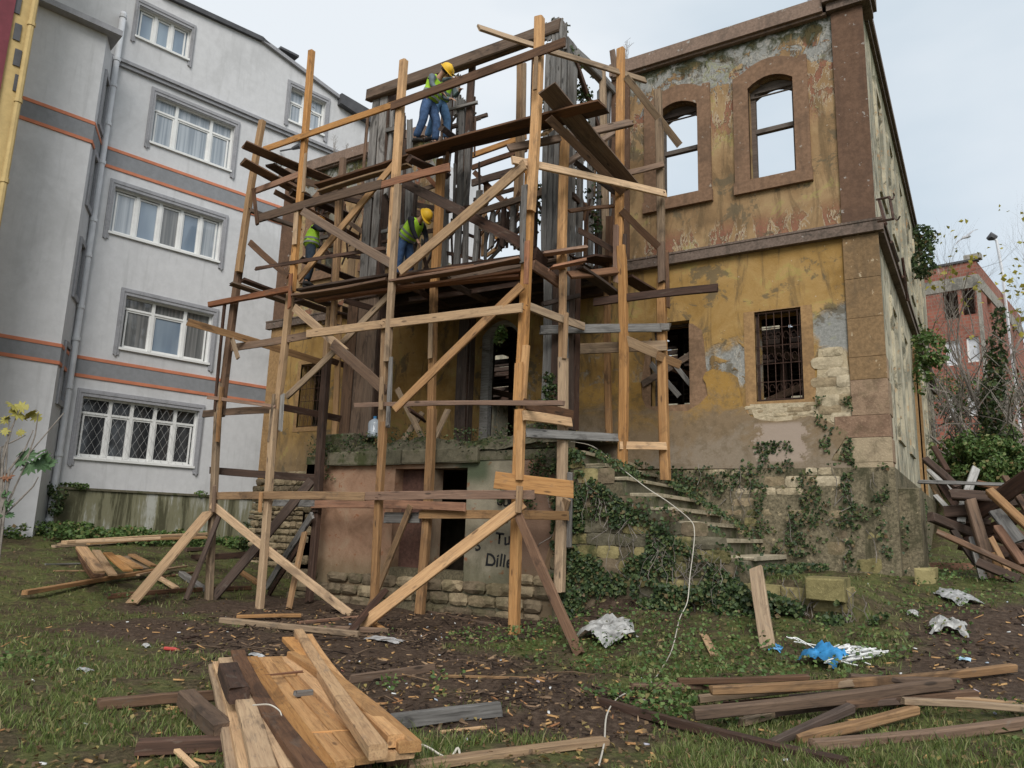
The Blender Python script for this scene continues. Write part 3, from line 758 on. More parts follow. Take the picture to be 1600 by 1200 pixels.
# ------------------------------------------------------------------ porch terrace and stair
porch = thing('stone_porch', (-9.2, 12.5, 0), 'mossy stone porch terrace with graffitied plaster front and dark cellar doorway', 'porch')
FT = Fr((0, 11.5, 0), 0, (0, -1, 0))
TL, TR = -12.3, -6.2
ox0, _ = FT.px(614, 800); ox1, _ = FT.px(728, 800)
def porch_mat():
    m, nt, b = MAT('pink_stained_plaster', .9, .2)
    o = pos(nt); x, y, z = xyz(nt, o)
    n1 = noise(nt, o, 1.6, 7, .68, .6); n2 = noise(nt, o, 6, 6, .7); n3 = noise(nt, o, 26, 4, .7)
    pink = ramp(nt, n1, [(.3, (0.19, 0.108, 0.066)), (.5, (0.30, 0.180, 0.115)), (.7, (0.33, 0.235, 0.155))])
    grey = ramp(nt, n1, [(.3, (0.14, 0.125, 0.09)), (.6, (0.28, 0.245, 0.175)), (.8, (0.33, 0.30, 0.24))])
    xr_ = mth(nt, 'ADD', x, mth(nt, 'MULTIPLY', n1, .5))
    k = mix(nt, ss(nt, xr_, -9.2, -8.0), pink, grey)
    k = mix(nt, ss(nt, xr_, -6.95, -6.7, 0, .8), k, (0.22, 0.125, 0.085))
    k = mix(nt, ss(nt, n2, .60, .63, 0, .85), k, (0.25, 0.095, 0.045))
    k = mix(nt, mth(nt, 'MULTIPLY', ss(nt, z, 2.3, 2.6), band(nt, x, -8.3, -7.6, .15)), k, (0.085, 0.10, 0.06))
    k = mix(nt, mth(nt, 'MULTIPLY', ss(nt, mth(nt, 'ADD', z, n1), 1.7, 1.2), .5), k, (0.09, 0.09, 0.045))
    setc(nt, b, k); bump(nt, b, mth(nt, 'ADD', n2, mth(nt, 'MULTIPLY', n3, .4)), .6, .02)
    return m
M_PORCH = porch_mat()
fobj('front_wall', *prism(FT, [[(TL, -.2), (ox0, -.2), (ox0, 2.72), (ox1, 2.72), (ox1, -.2), (TR, -.2), (TR, 2.85), (TL, 2.85)]], -.42, 0), M_PORCH, porch)
wobj('return_wall', *box(Fr((TL, 11.5, 0), math.pi / 2, (-1, 0, 0)), .0, 2.45, -.2, 2.85, -.4, -.003), M_PORCH, porch)
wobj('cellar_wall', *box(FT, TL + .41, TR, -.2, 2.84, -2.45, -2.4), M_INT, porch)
fobj('boarded_panel', *box(FT, ox0, FT.px(672, 800)[0], .72, 2.71, -.3, -.25), plaster('red_brown_board', (0.115, 0.06, 0.045), (0.05, 0.035, 0.028)), porch)
fobj('doorway_pier', *box(FT, FT.px(669, 800)[0], FT.px(674, 800)[0], .2, 2.71, -.32, -.02), M_PORCH, porch)
fobj('cellar_sill', *box(FT, ox0 - .01, ox1 + .01, -.1, .84, -.38, .01), M_MORTAR, porch)
stones(porch, FT, [(TL, -.15), (TR, -.15), (TR, .80), (ox1, .76), (ox0 - .1, .78), (TL + .1, .70)], .42, .19, .10, [M_STR, M_STD, M_STD], .93, 41, .0)
stones(porch, FT, [(TL - .02, .75), (TL + .25, .75), (TL + .2, 2.6), (TL - .02, 2.6)], .2, .2, .06, [M_STR, M_STC], .8, 42, .0)
fobj('terrace_deck', *box(FT, TL, TR, 2.85, 3.02, -2.48, .02), M_MOSS, porch)
r = random.Random(9); s = -11.6
for wd in (.9, 1.1, .8, 1.0):
    fobj('edge_slab', *block(FT, s, s + wd - .015, 2.80 + r.uniform(-.02, .02), 3.08, -.5, .13 + r.uniform(-.02, .02), r, .02, .015), M_MOSS, porch); s += wd
xs_ = np.linspace(TL + .1, TR + .1, 70); ys_ = np.linspace(11.45, 13.95, 26)
XX, YY = np.meshgrid(xs_, ys_, indexing='ij')
ZZ = 3.0 + (.12 + .30 * fbm(XX * 1.8, YY * 1.8, 4)) * sst(YY, 11.40, 11.75) + .05 * fbm(XX * 9, YY * 9, 2) + .1 * sst(XX, -7.4, -6.6)
q_i, q_j = np.meshgrid(np.arange(69), np.arange(25), indexing='ij')
tag(nparr('soil_heap', np.stack([XX, YY, ZZ], -1).reshape(-1, 3), np.stack([q_i * 26 + q_j, (q_i + 1) * 26 + q_j, (q_i + 1) * 26 + q_j + 1, q_i * 26 + q_j + 1], -1).reshape(-1, 4), M_MOSS, porch, smooth=True))
for (sa, sb) in ((-11.95, -11.1), (-6.95, -6.25)):
    fobj('pier_block', *block(FT, sa, sb, 3.05, 3.5, -.75, -.08, r, .03, .02), M_MOSS, porch)
# black sprayed words
M_SPRAY = simple('black_spray_paint', (0.012, 0.012, 0.013), .7, .1)
def words(txt, px, py, hgt, fr, parent, name='graffiti', ang=0.0, d=.004):
    cu = bpy.data.curves.new(name, 'FONT'); cu.body = txt; cu.size = hgt * 1.4; cu.offset = .006; cu.shear = .1; cu.resolution_u = 3
    to = bpy.data.objects.new('tmp', cu); COL.objects.link(to)
    dg = bpy.context.evaluated_depsgraph_get()
    me = bpy.data.meshes.new_from_object(to.evaluated_get(dg)); bpy.data.objects.remove(to)
    me.materials.clear(); me.materials.append(M_SPRAY); me.name = name
    for v in me.vertices:
        v.co.y += .012 * math.sin(v.co.x * 23); v.co.x += .008 * math.sin(v.co.y * 31)
    s_, z_ = fr.px(px, py, d)
    mw = Matrix((fr.x, Vector((0, 0, 1)), fr.n)).transposed().to_4x4(); mw.translation = fr(s_, z_, d)
    return _new(name, me, parent, mw @ Matrix.Rotation(ang, 4, 'Z'))
words('Tuk', 773, 850, .21, FT, porch); words('Dille', 757, 884, .22, FT, porch); words('GUR', 775, 790, .13, FT, porch)
words('S', 742, 862, .2, FT, porch, ang=.2); words('e', 786, 818, .15, FT, porch)

M_TREAD = stone_mat('worn_tread_stone', (0.32, 0.27, 0.18), (0.42, 0.36, 0.26), .35)
stair = thing('stone_staircase', (-4.5, 12.7, 0), 'ivy-grown stone staircase coming down along the ochre front to the right', 'staircase')
FT2 = Fr((0, 11.4, 0), 0, (0, -1, 0))
nos = [(-5.75, 2.98), (-5.32, 2.75), (-4.9, 2.52), (-4.46, 2.27), (-4.1, 2.04), (-3.75, 1.83), (-3.38, 1.58), (-2.97, 1.33)]
top = [(-6.195, 2.95)]
for x_, z_ in nos: top += [(x_ - .1, z_ - .1), (x_ - .02, z_ - .3)]
poly = [(-6.195, -.2), (-2.9, -.2)] + list(reversed(top))
fobj('side_wall', *prism(FT2, [poly], -.45, 0), M_MORTAR, stair)
stones(stair, FT2, [(-6.19, .1), (-2.95, .1), (-2.95, 1.1)] + [(a, b_ - .12) for a, b_ in reversed(nos)] + [(-6.19, 2.9)], .36, .22, .035, [M_STY, M_STD, M_MOSS, M_STY, M_STD], .88, 51, .0, 'stone', .0)
for i, (x_, z_) in enumerate(nos):
    xl = nos[i - 1][0] - .1 if i else -6.19
    r = random.Random(60 + i)
    st_ = fobj('step', *block(Fr((0, 11.48, 0), 0, (0, -1, 0)), xl, x_ - .03, z_ - .34, z_ - .06, -2.42, -.02, r, .01, .008), M_MOSS, stair)
    fobj('tread', *block(Fr((0, 11.42, 0), 0, (0, -1, 0)), xl + .05, x_ + .02, z_ - .058, z_, -2.48, -.02 - r.uniform(0, .25), r, .012, .012), M_TREAD, st_)
# low retaining wall with the big squared blocks
stub = thing('retaining_wall', (-3.0, 11.4, .8), 'low mossy retaining wall ending in one big squared yellow block', 'wall')
r = random.Random(3); s = -4.3
for wd in (.62, .5, .66, .42, .5): 
    fobj('block', *block(FT2, s, s + wd - .01, .68 + r.uniform(-.03, .03), .95 + r.uniform(-.03, .03), -.4, .06 + r.uniform(-.02, .03), r, .03, .03), M_STY, stub); s += wd
fobj('block', *block(FT2, -2.16, -1.66, .80, 1.10, -.42, .22, r, .02, .012), M_STY, stub)
for px, py, sz in ((1402, 885, .30), (1445, 905, .24)):
    g_ = G(px, py + 8)
    V, Fc = merge(block(Fr((g_.x, g_.y, g_.z), .3, (-.2, -1, 0)), -sz * .6, sz * .6, -.1, sz, -.3, .0, random.Random(px), .03, .04))
    tag(wobj('fallen_block', V, Fc, M_STY), 'squared stone block lying by the house corner, the %s one' % ('larger' if sz > .27 else 'smaller'), 'stone block', 'stone blocks fallen by the corner')
# ------------------------------------------------------------------ timber bay of the mansion
bay = thing('timber_bay', (-9, 12.8, 6.7), 'weathered grey timber skeleton of the projecting upper bay, stripped to its posts', 'timber frame')
BY = 11.85
def clad_post(name, x0, x1, y0, y1, z0, z1, k, n, parent, seed, drop=0.0):
    """boxed post: a core with upright planks nailed over its front and right side"""
    r = random.Random(seed)
    core = wobj(name, *box(Fr((0, y0, 0), 0, (0, -1, 0)), x0 + .04, x1 - .04, z0, z1 - .05, -(y1 - y0) + .03, -.03), M_DARK, parent)
    wd = (x1 - x0) / n
    for i in range(n):
        xc = x0 + wd * (i + .5)
        a = z0 + (r.uniform(0, drop)); c_ = z1 - r.uniform(0, drop)
        board('cladding_board', (xc, y0, a), (xc + r.uniform(-.012, .012), y0, c_), wd * .93, .03, k if isinstance(k, str) and len(k) == 1 else r.choice(k), core, (0, -1, 0), .05)
    m_ = max(1, int((y1 - y0) / .16)); wd = (y1 - y0) / m_
    for i in range(m_):
        yc = y0 + wd * (i + .5)
        board('cladding_board', (x1 + .005, yc, z0 + r.uniform(0, drop)), (x1 + .005, yc, z1 - r.uniform(0, drop)), wd * .93, .03, k if len(k) == 1 else r.choice(k), core, (1, 0, 0), .05)
    return core
# porch columns under the bay
def pxx(px, py, Y): return PY(px, py, Y).x
cl0, cl1 = pxx(535, 600, BY), pxx(585, 600, BY)
clad_post('column', cl0, cl1, BY, BY + .42, 3.48, 6.6, 'do', 3, bay, 1)
cr0, cr1 = pxx(845, 600, BY), pxx(888, 600, BY)
clad_post('column', cr0, cr1, BY, BY + .42, 3.45, 6.6, 'gd', 3, bay, 2)
clad_post('column', pxx(714, 600, 13.4), pxx(731, 600, 13.4), 13.4, 13.6, 3.2, 6.6, 'd', 1, bay, 3)
# floor of the bay
fx0, fx1 = -11.75, -6.3
r = random.Random(4)
for k, yy in enumerate((11.86, 12.5, 13.2, 13.85)):
    board('floor_beam', (fx0, yy, 6.62), (fx1, yy, 6.62), .22, .16, 'd', bay, (0, -1, 0), .03)
for k in range(18):
    xx = fx0 + .15 + k * (fx1 - fx0 - .3) / 17
    board('floor_board', (xx, 11.72, 6.765), (xx, 14.0, 6.765), .30, .035, 'd' if k % 3 else 'o', bay, (0, 0, 1), .05)
board('sill_beam', PY(592, 455, 11.80) , PY(884, 398, 11.80), .2, .18, 'o', bay, (0, -1, 0))
# corner posts and studs (screen survey on the bay's own front plane)
clad_post('corner_post', pxx(572, 300, BY), pxx(596, 300, BY), BY, BY + .3, 6.75, 11.6, 'gd', 2, bay, 5, .08)
clad_post('corner_post', pxx(848, 300, BY), pxx(882, 300, BY), BY, BY + .42, 6.75, 11.3, 'gg', 4, bay, 6, .06)
STUDS = [(603, 150, 590, 430, .13), (613, 165, 603, 300, .09), (626, 160, 612, 440, .14), (640, 190, 632, 430, .12), (650, 300, 643, 430, .07),
         (702, 110, 695, 425, .15), (716, 120, 712, 178, .09), (722, 158, 713, 425, .14), (738, 100, 729, 265, .15), (731, 210, 727, 418, .11), (748, 300, 741, 418, .10),
         (771, 335, 768, 385, .09), (787, 328, 785, 382, .09), (802, 322, 800, 378, .10), (816, 318, 815, 372, .08), (829, 312, 828, 370, .08),
         (836, 80, 832, 400, .12), (585, 440, 575, 455, .1)]
for i, (a, b_, c_, d_, w_) in enumerate(STUDS):
    yy = BY + .06 + .03 * (i % 3)
    board('stud', PY(a, b_, yy), PY(c_, d_, yy), w_, .08, 'g' if i % 4 else 'd', bay, (0, -1, 0), .09)
for i, (a, b_, c_, d_, w_, k) in enumerate([(600, 205, 628, 198, .1, 'g'), (598, 362, 640, 352, .09, 'g'), (598, 378, 640, 371, .07, 'd'), (700, 330, 760, 320, .08, 'd'), (745, 333, 850, 300, .12, 'o'), (700, 172, 745, 160, .07, 'g')]):
    board('rail', PY(a, b_, BY + .02), PY(c_, d_, BY + .02), w_, .06, k, bay, (0, -1, 0), .05)
# rotten vertical laths filling the left panel
for i in range(9):
    a = 596 + i * 5.2 + r.uniform(-1, 1); t0 = r.choice([170, 215, 260, 330]) + r.uniform(0, 20); t1 = t0 + r.uniform(60, 130)
    board('lath', PY(a, t0, BY + .14), PY(a - 3, min(t1, 440), BY + .14), .05, .02, 'gd'[i % 2], bay, (0, -1, 0), .02)
# top plate
board('top_plate', PY(577, 150, BY - .02), PY(876, 42, BY - .02), .28, .20, 'o', bay, (0, -1, 0), .05)
board('top_plate', PY(583, 152, BY + .25), PY(880, 44, BY + .25), .16, .18, 'd', bay, (0, -1, 0), .05)
for i in range(6):
    a = 852 + i * 6.3
    board('cap_board', PY(a, 26 + abs(i - 3) * 4 + (i % 2) * 4, BY - .06), PY(a, 60 + i * 3, BY - .06), .075, .03, 'g', bay, (0, -1, 0), .05)
EX = [(598, 160, 594, 250, .06, 'd'), (608, 190, 600, 330, .07, 'g'), (619, 175, 611, 290, .05, 'd'), (575, 180, 566, 300, .08, 'o'), (633, 230, 626, 400, .07, 'd'), (646, 270, 640, 420, .06, 'g'),
  (707, 150, 699, 300, .06, 'd'), (728, 170, 720, 330, .05, 'g'), (733, 120, 728, 190, .06, 'g'), (694, 120, 690, 240, .06, 'o'), (752, 300, 746, 410, .07, 'd'), (760, 340, 758, 405, .06, 'g'), (822, 300, 819, 372, .06, 'o'), (794, 330, 792, 385, .05, 'd'),
  (765, 352, 822, 340, .07, 'o'), (742, 312, 800, 296, .08, 'd'), (745, 352, 812, 384, .09, 'o'), (770, 300, 745, 345, .07, 'r'), (690, 205, 750, 185, .06, 'd'), (706, 190, 735, 150, .04, 'g'), (715, 205, 742, 178, .03, 'g'),
  (655, 262, 700, 310, .09, 'r'), (648, 300, 700, 284, .10, 'o'), (700, 355, 745, 372, .07, 'd'), (596, 400, 640, 392, .07, 'o'), (650, 400, 690, 360, .07, 'r'), (600, 300, 632, 345, .07, 'd'), (838, 250, 836, 400, .06, 'd'), (680, 392, 760, 410, .07, 'd'), (520, 330, 585, 375, .1, 'o'), (505, 395, 585, 405, .08, 'd')]
for i, (a, b_, c_, d_, w_, k) in enumerate(EX):
    yy = BY + .10 + .06 * (i % 4)
    board('lath', PY(a, b_, yy), PY(c_, d_, yy + .05 * (i % 3)), w_, .035, k, bay, (0, -1, 0), .06)
rl = random.Random(70)
for (x0, x1, y0, y1, n_, ln, lean) in ((590, 642, 165, 420, 20, (50, 150), 4), (692, 750, 120, 410, 14, (40, 130), 5), (748, 840, 300, 385, 12, (30, 60), 10), (600, 700, 300, 425, 10, (40, 90), 45), (700, 840, 290, 400, 8, (50, 90), 60), (500, 590, 300, 440, 9, (40, 100), 30)):
    for i in range(n_):
        a = rl.uniform(x0, x1); t0 = rl.uniform(y0, y1 - 30); l_ = rl.uniform(*ln); sl_ = rl.uniform(-lean, lean); yy = BY + rl.uniform(.1, 1.2)
        board('lath', PY(a, t0, yy), PY(a + sl_ - l_ * .03, min(t0 + l_, y1 + 10), yy + rl.uniform(0, .3)), rl.uniform(.035, .09), .03, rl.choice('dgdgo'), bay, (rl.gauss(0, .3), -1, 0), .07)
# right flank of the bay
for i in range(10):
    yy = rl.uniform(12.2, 13.9); z0_ = rl.uniform(6.8, 9.8)
    board('lath', (-6.3, yy, z0_), (-6.3 + rl.uniform(-.1, .1), yy + rl.uniform(-.2, .2), z0_ + rl.uniform(.4, 1.4)), .06, .03, rl.choice('dgo'), bay, (1, 0, 0), .06)
XB = -6.34
for i, (yy, z0, z1, w_) in enumerate([(12.45, 6.8, 9.9, .13), (12.95, 6.8, 10.3, .15), (13.35, 6.8, 10.9, .15), (13.8, 6.8, 11.3, .12)]):
    board('stud', (XB, yy, z0), (XB, yy, z1), w_, .10, 'g', bay, (1, 0, 0), .06)
board('side_plate', (XB, 12.2, 11.1), (XB, 14.0, 11.25), .2, .16, 'g', bay, (1, 0, 0), .05)
board('side_brace', (XB, 12.2, 10.9), (XB, 13.4, 9.9), .12, .08, 'd', bay, (1, 0, 0), .05)
board('side_rail', (XB, 12.1, 8.0), (XB, 13.9, 7.9), .12, .10, 'd', bay, (1, 0, 0), .05)
for i in range(7):
    yy = 12.2 + i * .26
    board('stud', (XB + .01, yy, 6.85), (XB + .01, yy, 7.85 + .1 * (i % 3)), .10, .06, 'gdo'[i % 3], bay, (1, 0, 0), .06)
# the frame of the rooms behind, seen through the bay
for i, (a, b_, A_, c_, d_, B_, w_, k) in enumerate([
    (738, 243, 14.6, 822, 213, 14.6, .15, 'n'), (738, 262, 15.2, 822, 233, 15.2, .14, 'o'), (738, 286, 14.8, 826, 262, 14.8, .2, 'd'),
    (742, 270, 14.9, 838, 365, 14.9, .14, 'o'), (735, 335, 14.4, 870, 288, 14.4, .12, 'o'), (760, 280, 15, 755, 400, 15, .12, 't'),
    (818, 100, 14.2, 812, 320, 14.2, .14, 't'), (760, 400, 14.8, 835, 340, 14.6, .09, 'n'), (700, 200, 15, 760, 180, 15, .1, 'd'),
    (660, 280, 14.6, 700, 268, 14.6, .14, 't'), (655, 250, 14.5, 648, 400, 14.5, .14, 't'), (668, 300, 15, 662, 420, 15, .13, 'o'), (600, 330, 14.6, 700, 300, 14.6, .16, 'r'),
    (775, 375, 14.3, 808, 340, 14.3, .16, 'n'), (795, 374, 13.8, 812, 388, 13.2, .12, 't'), (905, 300, 14.4, 925, 380, 14.4, .1, 'o'), (895, 345, 14.3, 960, 325, 14.3, .12, 'o'),
    (500, 360, 14.4, 590, 330, 14.3, .18, 'd'), (510, 385, 14.5, 590, 365, 14.5, .14, 'o'), (600, 300, 14.2, 590, 420, 14.2, .1, 'd')]):
    board('inner_rail', PY(a, b_, A_), PY(c_, d_, B_), w_, .07, k, bay, (0, -1, 0))

# ------------------------------------------------------------------ the wooden scaffold
scaf = thing('wooden_scaffold', (-9, 10.4, 0), 'rickety builders scaffold of nailed pine posts, ledgers and braces round the bay', 'scaffold')
F0 = 10.2
def S(name, a, b_, Y0, c_, d_, Y1, w_, t_, k, face=(0, -1, 0), split=None):
    return board(name, PY(a, b_, Y0), PY(c_, d_, Y1), w_, t_, k, scaf, face, split)
def foot(px, py):
    g_ = G(px, py); return g_
def P(a, b_, Y0, c_, d_, Y1, w_, k, t_=None): return S('post', a, b_, Y0, c_, d_, Y1, w_, t_ or w_ * .9, k)
# front and side posts, each pieced from lengths nailed together
P(410, 189, F0, 373, 425, F0, .14, 'n'); P(377, 398, F0 + .1, 345, 650, F0 + .1, .15, 'o'); P(343, 600, F0, 326, 943, F0 - .05, .14, 't')
P(352, 470, F0 - .08, 336, 640, F0 - .08, .06, 'd'); P(347, 605, F0 - .1, 340, 690, F0 - .1, .07, 't')
P(487, 80, F0, 456, 455, F0, .135, 'n'); P(459, 400, F0 + .1, 425, 700, F0 + .1, .14, 'n'); P(428, 640, F0, 405, 957, F0 - .15, .14, 'n')
P(464, 320, F0 - .09, 460, 382, F0 - .09, .12, 'n', .03); P(441, 617, F0 - .09, 438, 672, F0 - .09, .09, 'g', .03); P(428, 616, F0 - .06, 420, 690, F0 - .06, .06, 't', .05)
P(631, 95, F0, 611, 410, F0, .15, 'n'); P(622, 290, F0 - .1, 605, 565, F0 - .1, .12, 't'); P(603, 500, F0, 597, 700, F0, .14, 't'); P(600, 660, F0 - .02, 585, 935, F0 + .1, .13, 't')
P(611, 560, F0 - .1, 606, 665, F0 - .1, .08, 'g', .04)
P(843, 28, F0, 828, 330, F0, .16, 'n'); P(829, 250, F0 + .08, 815, 570, F0 + .08, .16, 'n'); P(820, 290, F0 - .09, 816, 408, F0 - .09, .10, 'g', .04)
P(822, 540, F0, 812, 750, F0, .11, 'n'); P(811, 567, F0 - .1, 808, 630, F0 - .1, .15, 'n', .03); P(813, 640, F0 - .02, 803, 992, F0 + .35, .16, 'n')
P(883, 205, 11.3, 877, 420, 11.3, .15, 'n'); P(880, 400, 11.38, 878, 600, 11.38, .12, 't'); P(880, 560, 11.3, 874, 925, 11.1, .16, 't'); P(885, 490, 11.22, 882, 560, 11.22, .07, 't')
P(891, 740, 11.2, 889, 855, 11.2, .09, 'g', .04)
P(970, 77, 12.5, 967, 430, 12.5, .15, 'n'); P(971, 385, 12.42, 972, 735, 12.5, .16, 'n'); P(963, 355, 12.4, 963, 440, 12.4, .1, 'r', .05); P(976, 368, 12.45, 975, 437, 12.45, .07, 'd', .05)
P(1028, 141, 13.2, 1033, 400, 13.2, .14, 't'); P(1034, 435, 13.2, 1040, 750, 13.2, .17, 'n'); P(1033, 380, 13.1, 1034, 440, 13.1, .13, 'o'); P(1042, 395, 13.15, 1044, 480, 13.15, .06, 'o')
P(957, 80, 13.0, 962, 120, 13.0, .12, 'o', .04)
P(941, 110, 13.3, 947, 420, 13.3, .13, 't'); P(949, 420, 13.35, 952, 690, 13.35, .12, 't'); P(952, 340, 13.1, 950, 430, 13.1, .12, 'o')
P(689, 250, 11.2, 679, 445, 11.2, .16, 'n'); P(678, 440, 11.25, 672, 700, 11.25, .14, 't'); P(675, 640, 11.2, 655, 965, 11.2, .16, 't'); P(673, 505, 11.12, 672, 560, 11.12, .09, 'n', .04)
P(536, 248, 11.2, 522, 440, 11.2, .13, 'o'); P(529, 300, 11.1, 520, 520, 11.1, .12, 't'); P(515, 480, 11.2, 508, 570, 11.2, .12, 't'); P(511, 560, 11.1, 495, 800, 11.1, .16, 'd'); P(497, 780, 11.15, 483, 938, 11.0, .14, 'd')
P(550, 385, 12.6, 545, 470, 12.6, .22, 'n', .04); P(530, 480, 12.2, 522, 700, 12.2, .16, 'n', .05); P(812, 100, 13.2, 806, 330, 13.2, .12, 't')
# front ledgers
S('ledger', 412, 234, F0 - .1, 640, 155, F0 - .1, .14, .05, 'n'); S('ledger', 612, 166, F0 - .12, 882, 66, F0 - .12, .17, .05, 'o')
S('ledger', 402, 342, F0 - .1, 595, 288, F0 - .1, .19, .05, 'o'); S('ledger', 592, 291, F0 - .08, 700, 262, F0 - .08, .15, .05, 'r')
S('ledger', 400, 298, F0 + .1, 466, 273, F0 + .1, .14, .05, 'r')
S('ledger', 352, 545, F0 + .12, 486, 523, F0 + .12, .16, .05, 'o'); S('ledger', 480, 522, F0 - .12, 816, 481, F0 - .12, .16, .05, 'n')
S('ledger', 328, 476, F0 - .1, 452, 452, F0 - .1, .13, .09, 'r')
S('ledger', 333, 775, F0 - .12, 570, 776, F0 - .12, .15, .05, 't'); S('ledger', 545, 776, F0 - .1, 832, 773, F0 - .1, .14, .05, 'r')
S('ledger', 429, 786, 11.0, 492, 787, 11.0, .13, .05, 'g'); S('ledger', 487, 788, 11.0, 725, 792, 11.0, .15, .05, 'r'); S('ledger', 656, 804, 11.1, 888, 806, 11.1, .15, .05, 'n'); S('ledger', 602, 809, 11.15, 656, 809, 11.15, .20, .05, 'g')
S('ledger', 556, 633, F0 - .1, 878, 630, F0 - .1, .08, .05, 'r')
S('ledger', 773, 750, F0 - .14, 896, 765, F0 + .4, .27, .05, 'n')
S('ledger', 816, 630, F0 - .05, 893, 649, 11.3, .17, .06, 'o'); S('ledger', 818, 649, F0 - .1, 892, 660, 11.25, .16, .05, 'n')
S('ledger', 822, 676, F0 + .1, 965, 684, 12.45, .15, .05, 'g'); S('ledger', 968, 696, 12.4, 1041, 697, 13.1, .14, .04, 'n')
S('ledger', 845, 516, 11.5, 1030, 512, 12.9, .16, .05, 'g'); S('ledger', 893, 546, 12.3, 1041, 540, 13.1, .20, .05, 't'); S('ledger', 1028, 512, 13.1, 1045, 511, 13.1, .14, .10, 'g')
# returns running back into the depth
S('ledger', 800, 250, F0 - .25, 1040, 303, 13.05, .15, .05, 'n'); S('ledger', 748, 43, 9.5, 860, 78, 11.0, .14, .05, 't'); S('ledger', 856, 79, 10.9, 1008, 126, 13.1, .14, .05, 't')
S('ledger', 382, 226, 9.5, 515, 282, 11.9, .20, .05, 'o', (.6, -1, -.9)); S('ledger', 380, 253, 9.5, 480, 308, 11.4, .20, .05, 'o', (.6, -1, -1)); S('ledger', 423, 258, 10.4, 470, 285, 11.4, .24, .04, 'd', (.2, -.3, -1))
S('ledger', 391, 329, F0 - .05, 470, 356, 11.5, .14, .05, 'o'); S('ledger', 463, 280, 11.0, 690, 345, 13.5, .16, .05, 'o')
S('ledger', 293, 503, 9.2, 510, 569, 11.9, .15, .05, 't'); S('ledger', 505, 560, 11.8, 585, 585, 13.2, .14, .05, 'd')
S('ledger', 318, 647, F0 + .08, 430, 640, F0 + .08, .15, .05, 'o'); S('ledger', 428, 634, F0 + .1, 535, 655, 11.9, .14, .05, 'd'); S('ledger', 326, 621, F0 - .1, 428, 635, F0 - .05, .07, .04, 'r')
S('ledger', 328, 735, F0 + .1, 492, 747, 11.2, .15, .05, 'd'); S('ledger', 824, 478, F0 + .1, 912, 510, 11.9, .15, .05, 't')
S('ledger', 870, 265, 11.2, 985, 190, 12.9, .14, .06, 'o', (0, -1, 0)); S('ledger', 965, 274, 12.6, 1036, 257, 13.1, .12, .05, 'o')
S('ledger', 795, 232, 10.6, 985, 192, 12.2, .16, .07, 'o')
S('ledger', 930, 472, 12.3, 1119, 450, 13.0, .15, .06, 'd'); S('ledger', 890, 430, 11.4, 964, 423, 12.4, .16, .06, 'o')
# upper working deck
def D(a, b_, Y0, c_, d_, Y1, w_, k): return S('deck_plank', a, b_, Y0, c_, d_, Y1, w_, .045, k, (0, 0, 1))
D(497, 291, 10.7, 700, 226, 10.7, .26, 'o'); D(512, 292, 11.0, 705, 232, 11.0, .26, 'd'); D(500, 300, 10.45, 640, 258, 10.45, .16, 't')
D(640, 240, 10.5, 940, 162, 10.5, .26, 'o'); D(642, 243, 10.8, 946, 170, 10.8, .26, 'd'); D(652, 243, 11.1, 905, 182, 11.1, .26, 'd'); D(700, 232, 11.4, 850, 196, 11.4, .24, 'o')
D(560, 270, 11.3, 700, 232, 11.3, .24, 'o')
S('bearer', 855, 138, 10.0, 985, 292, 12.6, .34, .05, 'o', (.3, -.3, -1)); S('bearer', 640, 248, 10.1, 700, 275, 11.8, .15, .08, 'd', (0, -1, 0)); S('bearer', 690, 200, 10.2, 720, 222, 11.5, .12, .08, 'd')
S('bearer', 455, 300, 10.2, 540, 335, 12.0, .16, .07, 'd', (0, -1, 0))
# lower working deck
D(462, 463, 10.1, 608, 438, 10.1, .22, 'o'); D(470, 455, 10.5, 700, 422, 10.5, .26, 'd'); D(480, 466, 10.9, 640, 440, 10.9, .26, 'd')
D(615, 440, 10.1, 812, 405, 10.1, .2, 'r'); D(632, 433, 10.4, 745, 418, 10.4, .26, 'o'); D(625, 450, 10.3, 816, 424, 10.3, .2, 'r'); D(640, 436, 10.8, 830, 404, 10.8, .26, 'd'); D(650, 430, 11.2, 860, 398, 11.2, .26, 'd'); D(640, 445, 11.5, 700, 432, 11.5, .26, 'o')
D(495, 470, 10.3, 815, 432, 10.35, .16, 'r')
D(850, 397, 10.9, 914, 388, 11.4, .2, 'r'); D(862, 418, 10.8, 912, 408, 11.2, .2, 'r')
D(380, 438, 9.9, 470, 470, 11.2, .24, 'd'); D(362, 443, 9.9, 465, 478, 11.4, .24, 'o')
D(466, 470, 11.0, 550, 497, 12.6, .3, 'd'); D(479, 462, 11.2, 552, 488, 12.8, .3, 'd')
D(905, 420, 11.6, 965, 462, 12.6, .26, 'd'); D(915, 402, 12.2, 958, 410, 13.2, .5, 'd'); D(978, 433, 12.6, 1018, 457, 13.4, .3, 'd')
S('bearer', 833, 413, 10.4, 873, 442, 11.6, .18, .07, 'r'); S('bearer', 835, 395, 10.5, 850, 412, 11.2, .2, .1, 'd'); S('bearer', 624, 440, 10.3, 660, 456, 11.4, .14, .08, 'o')
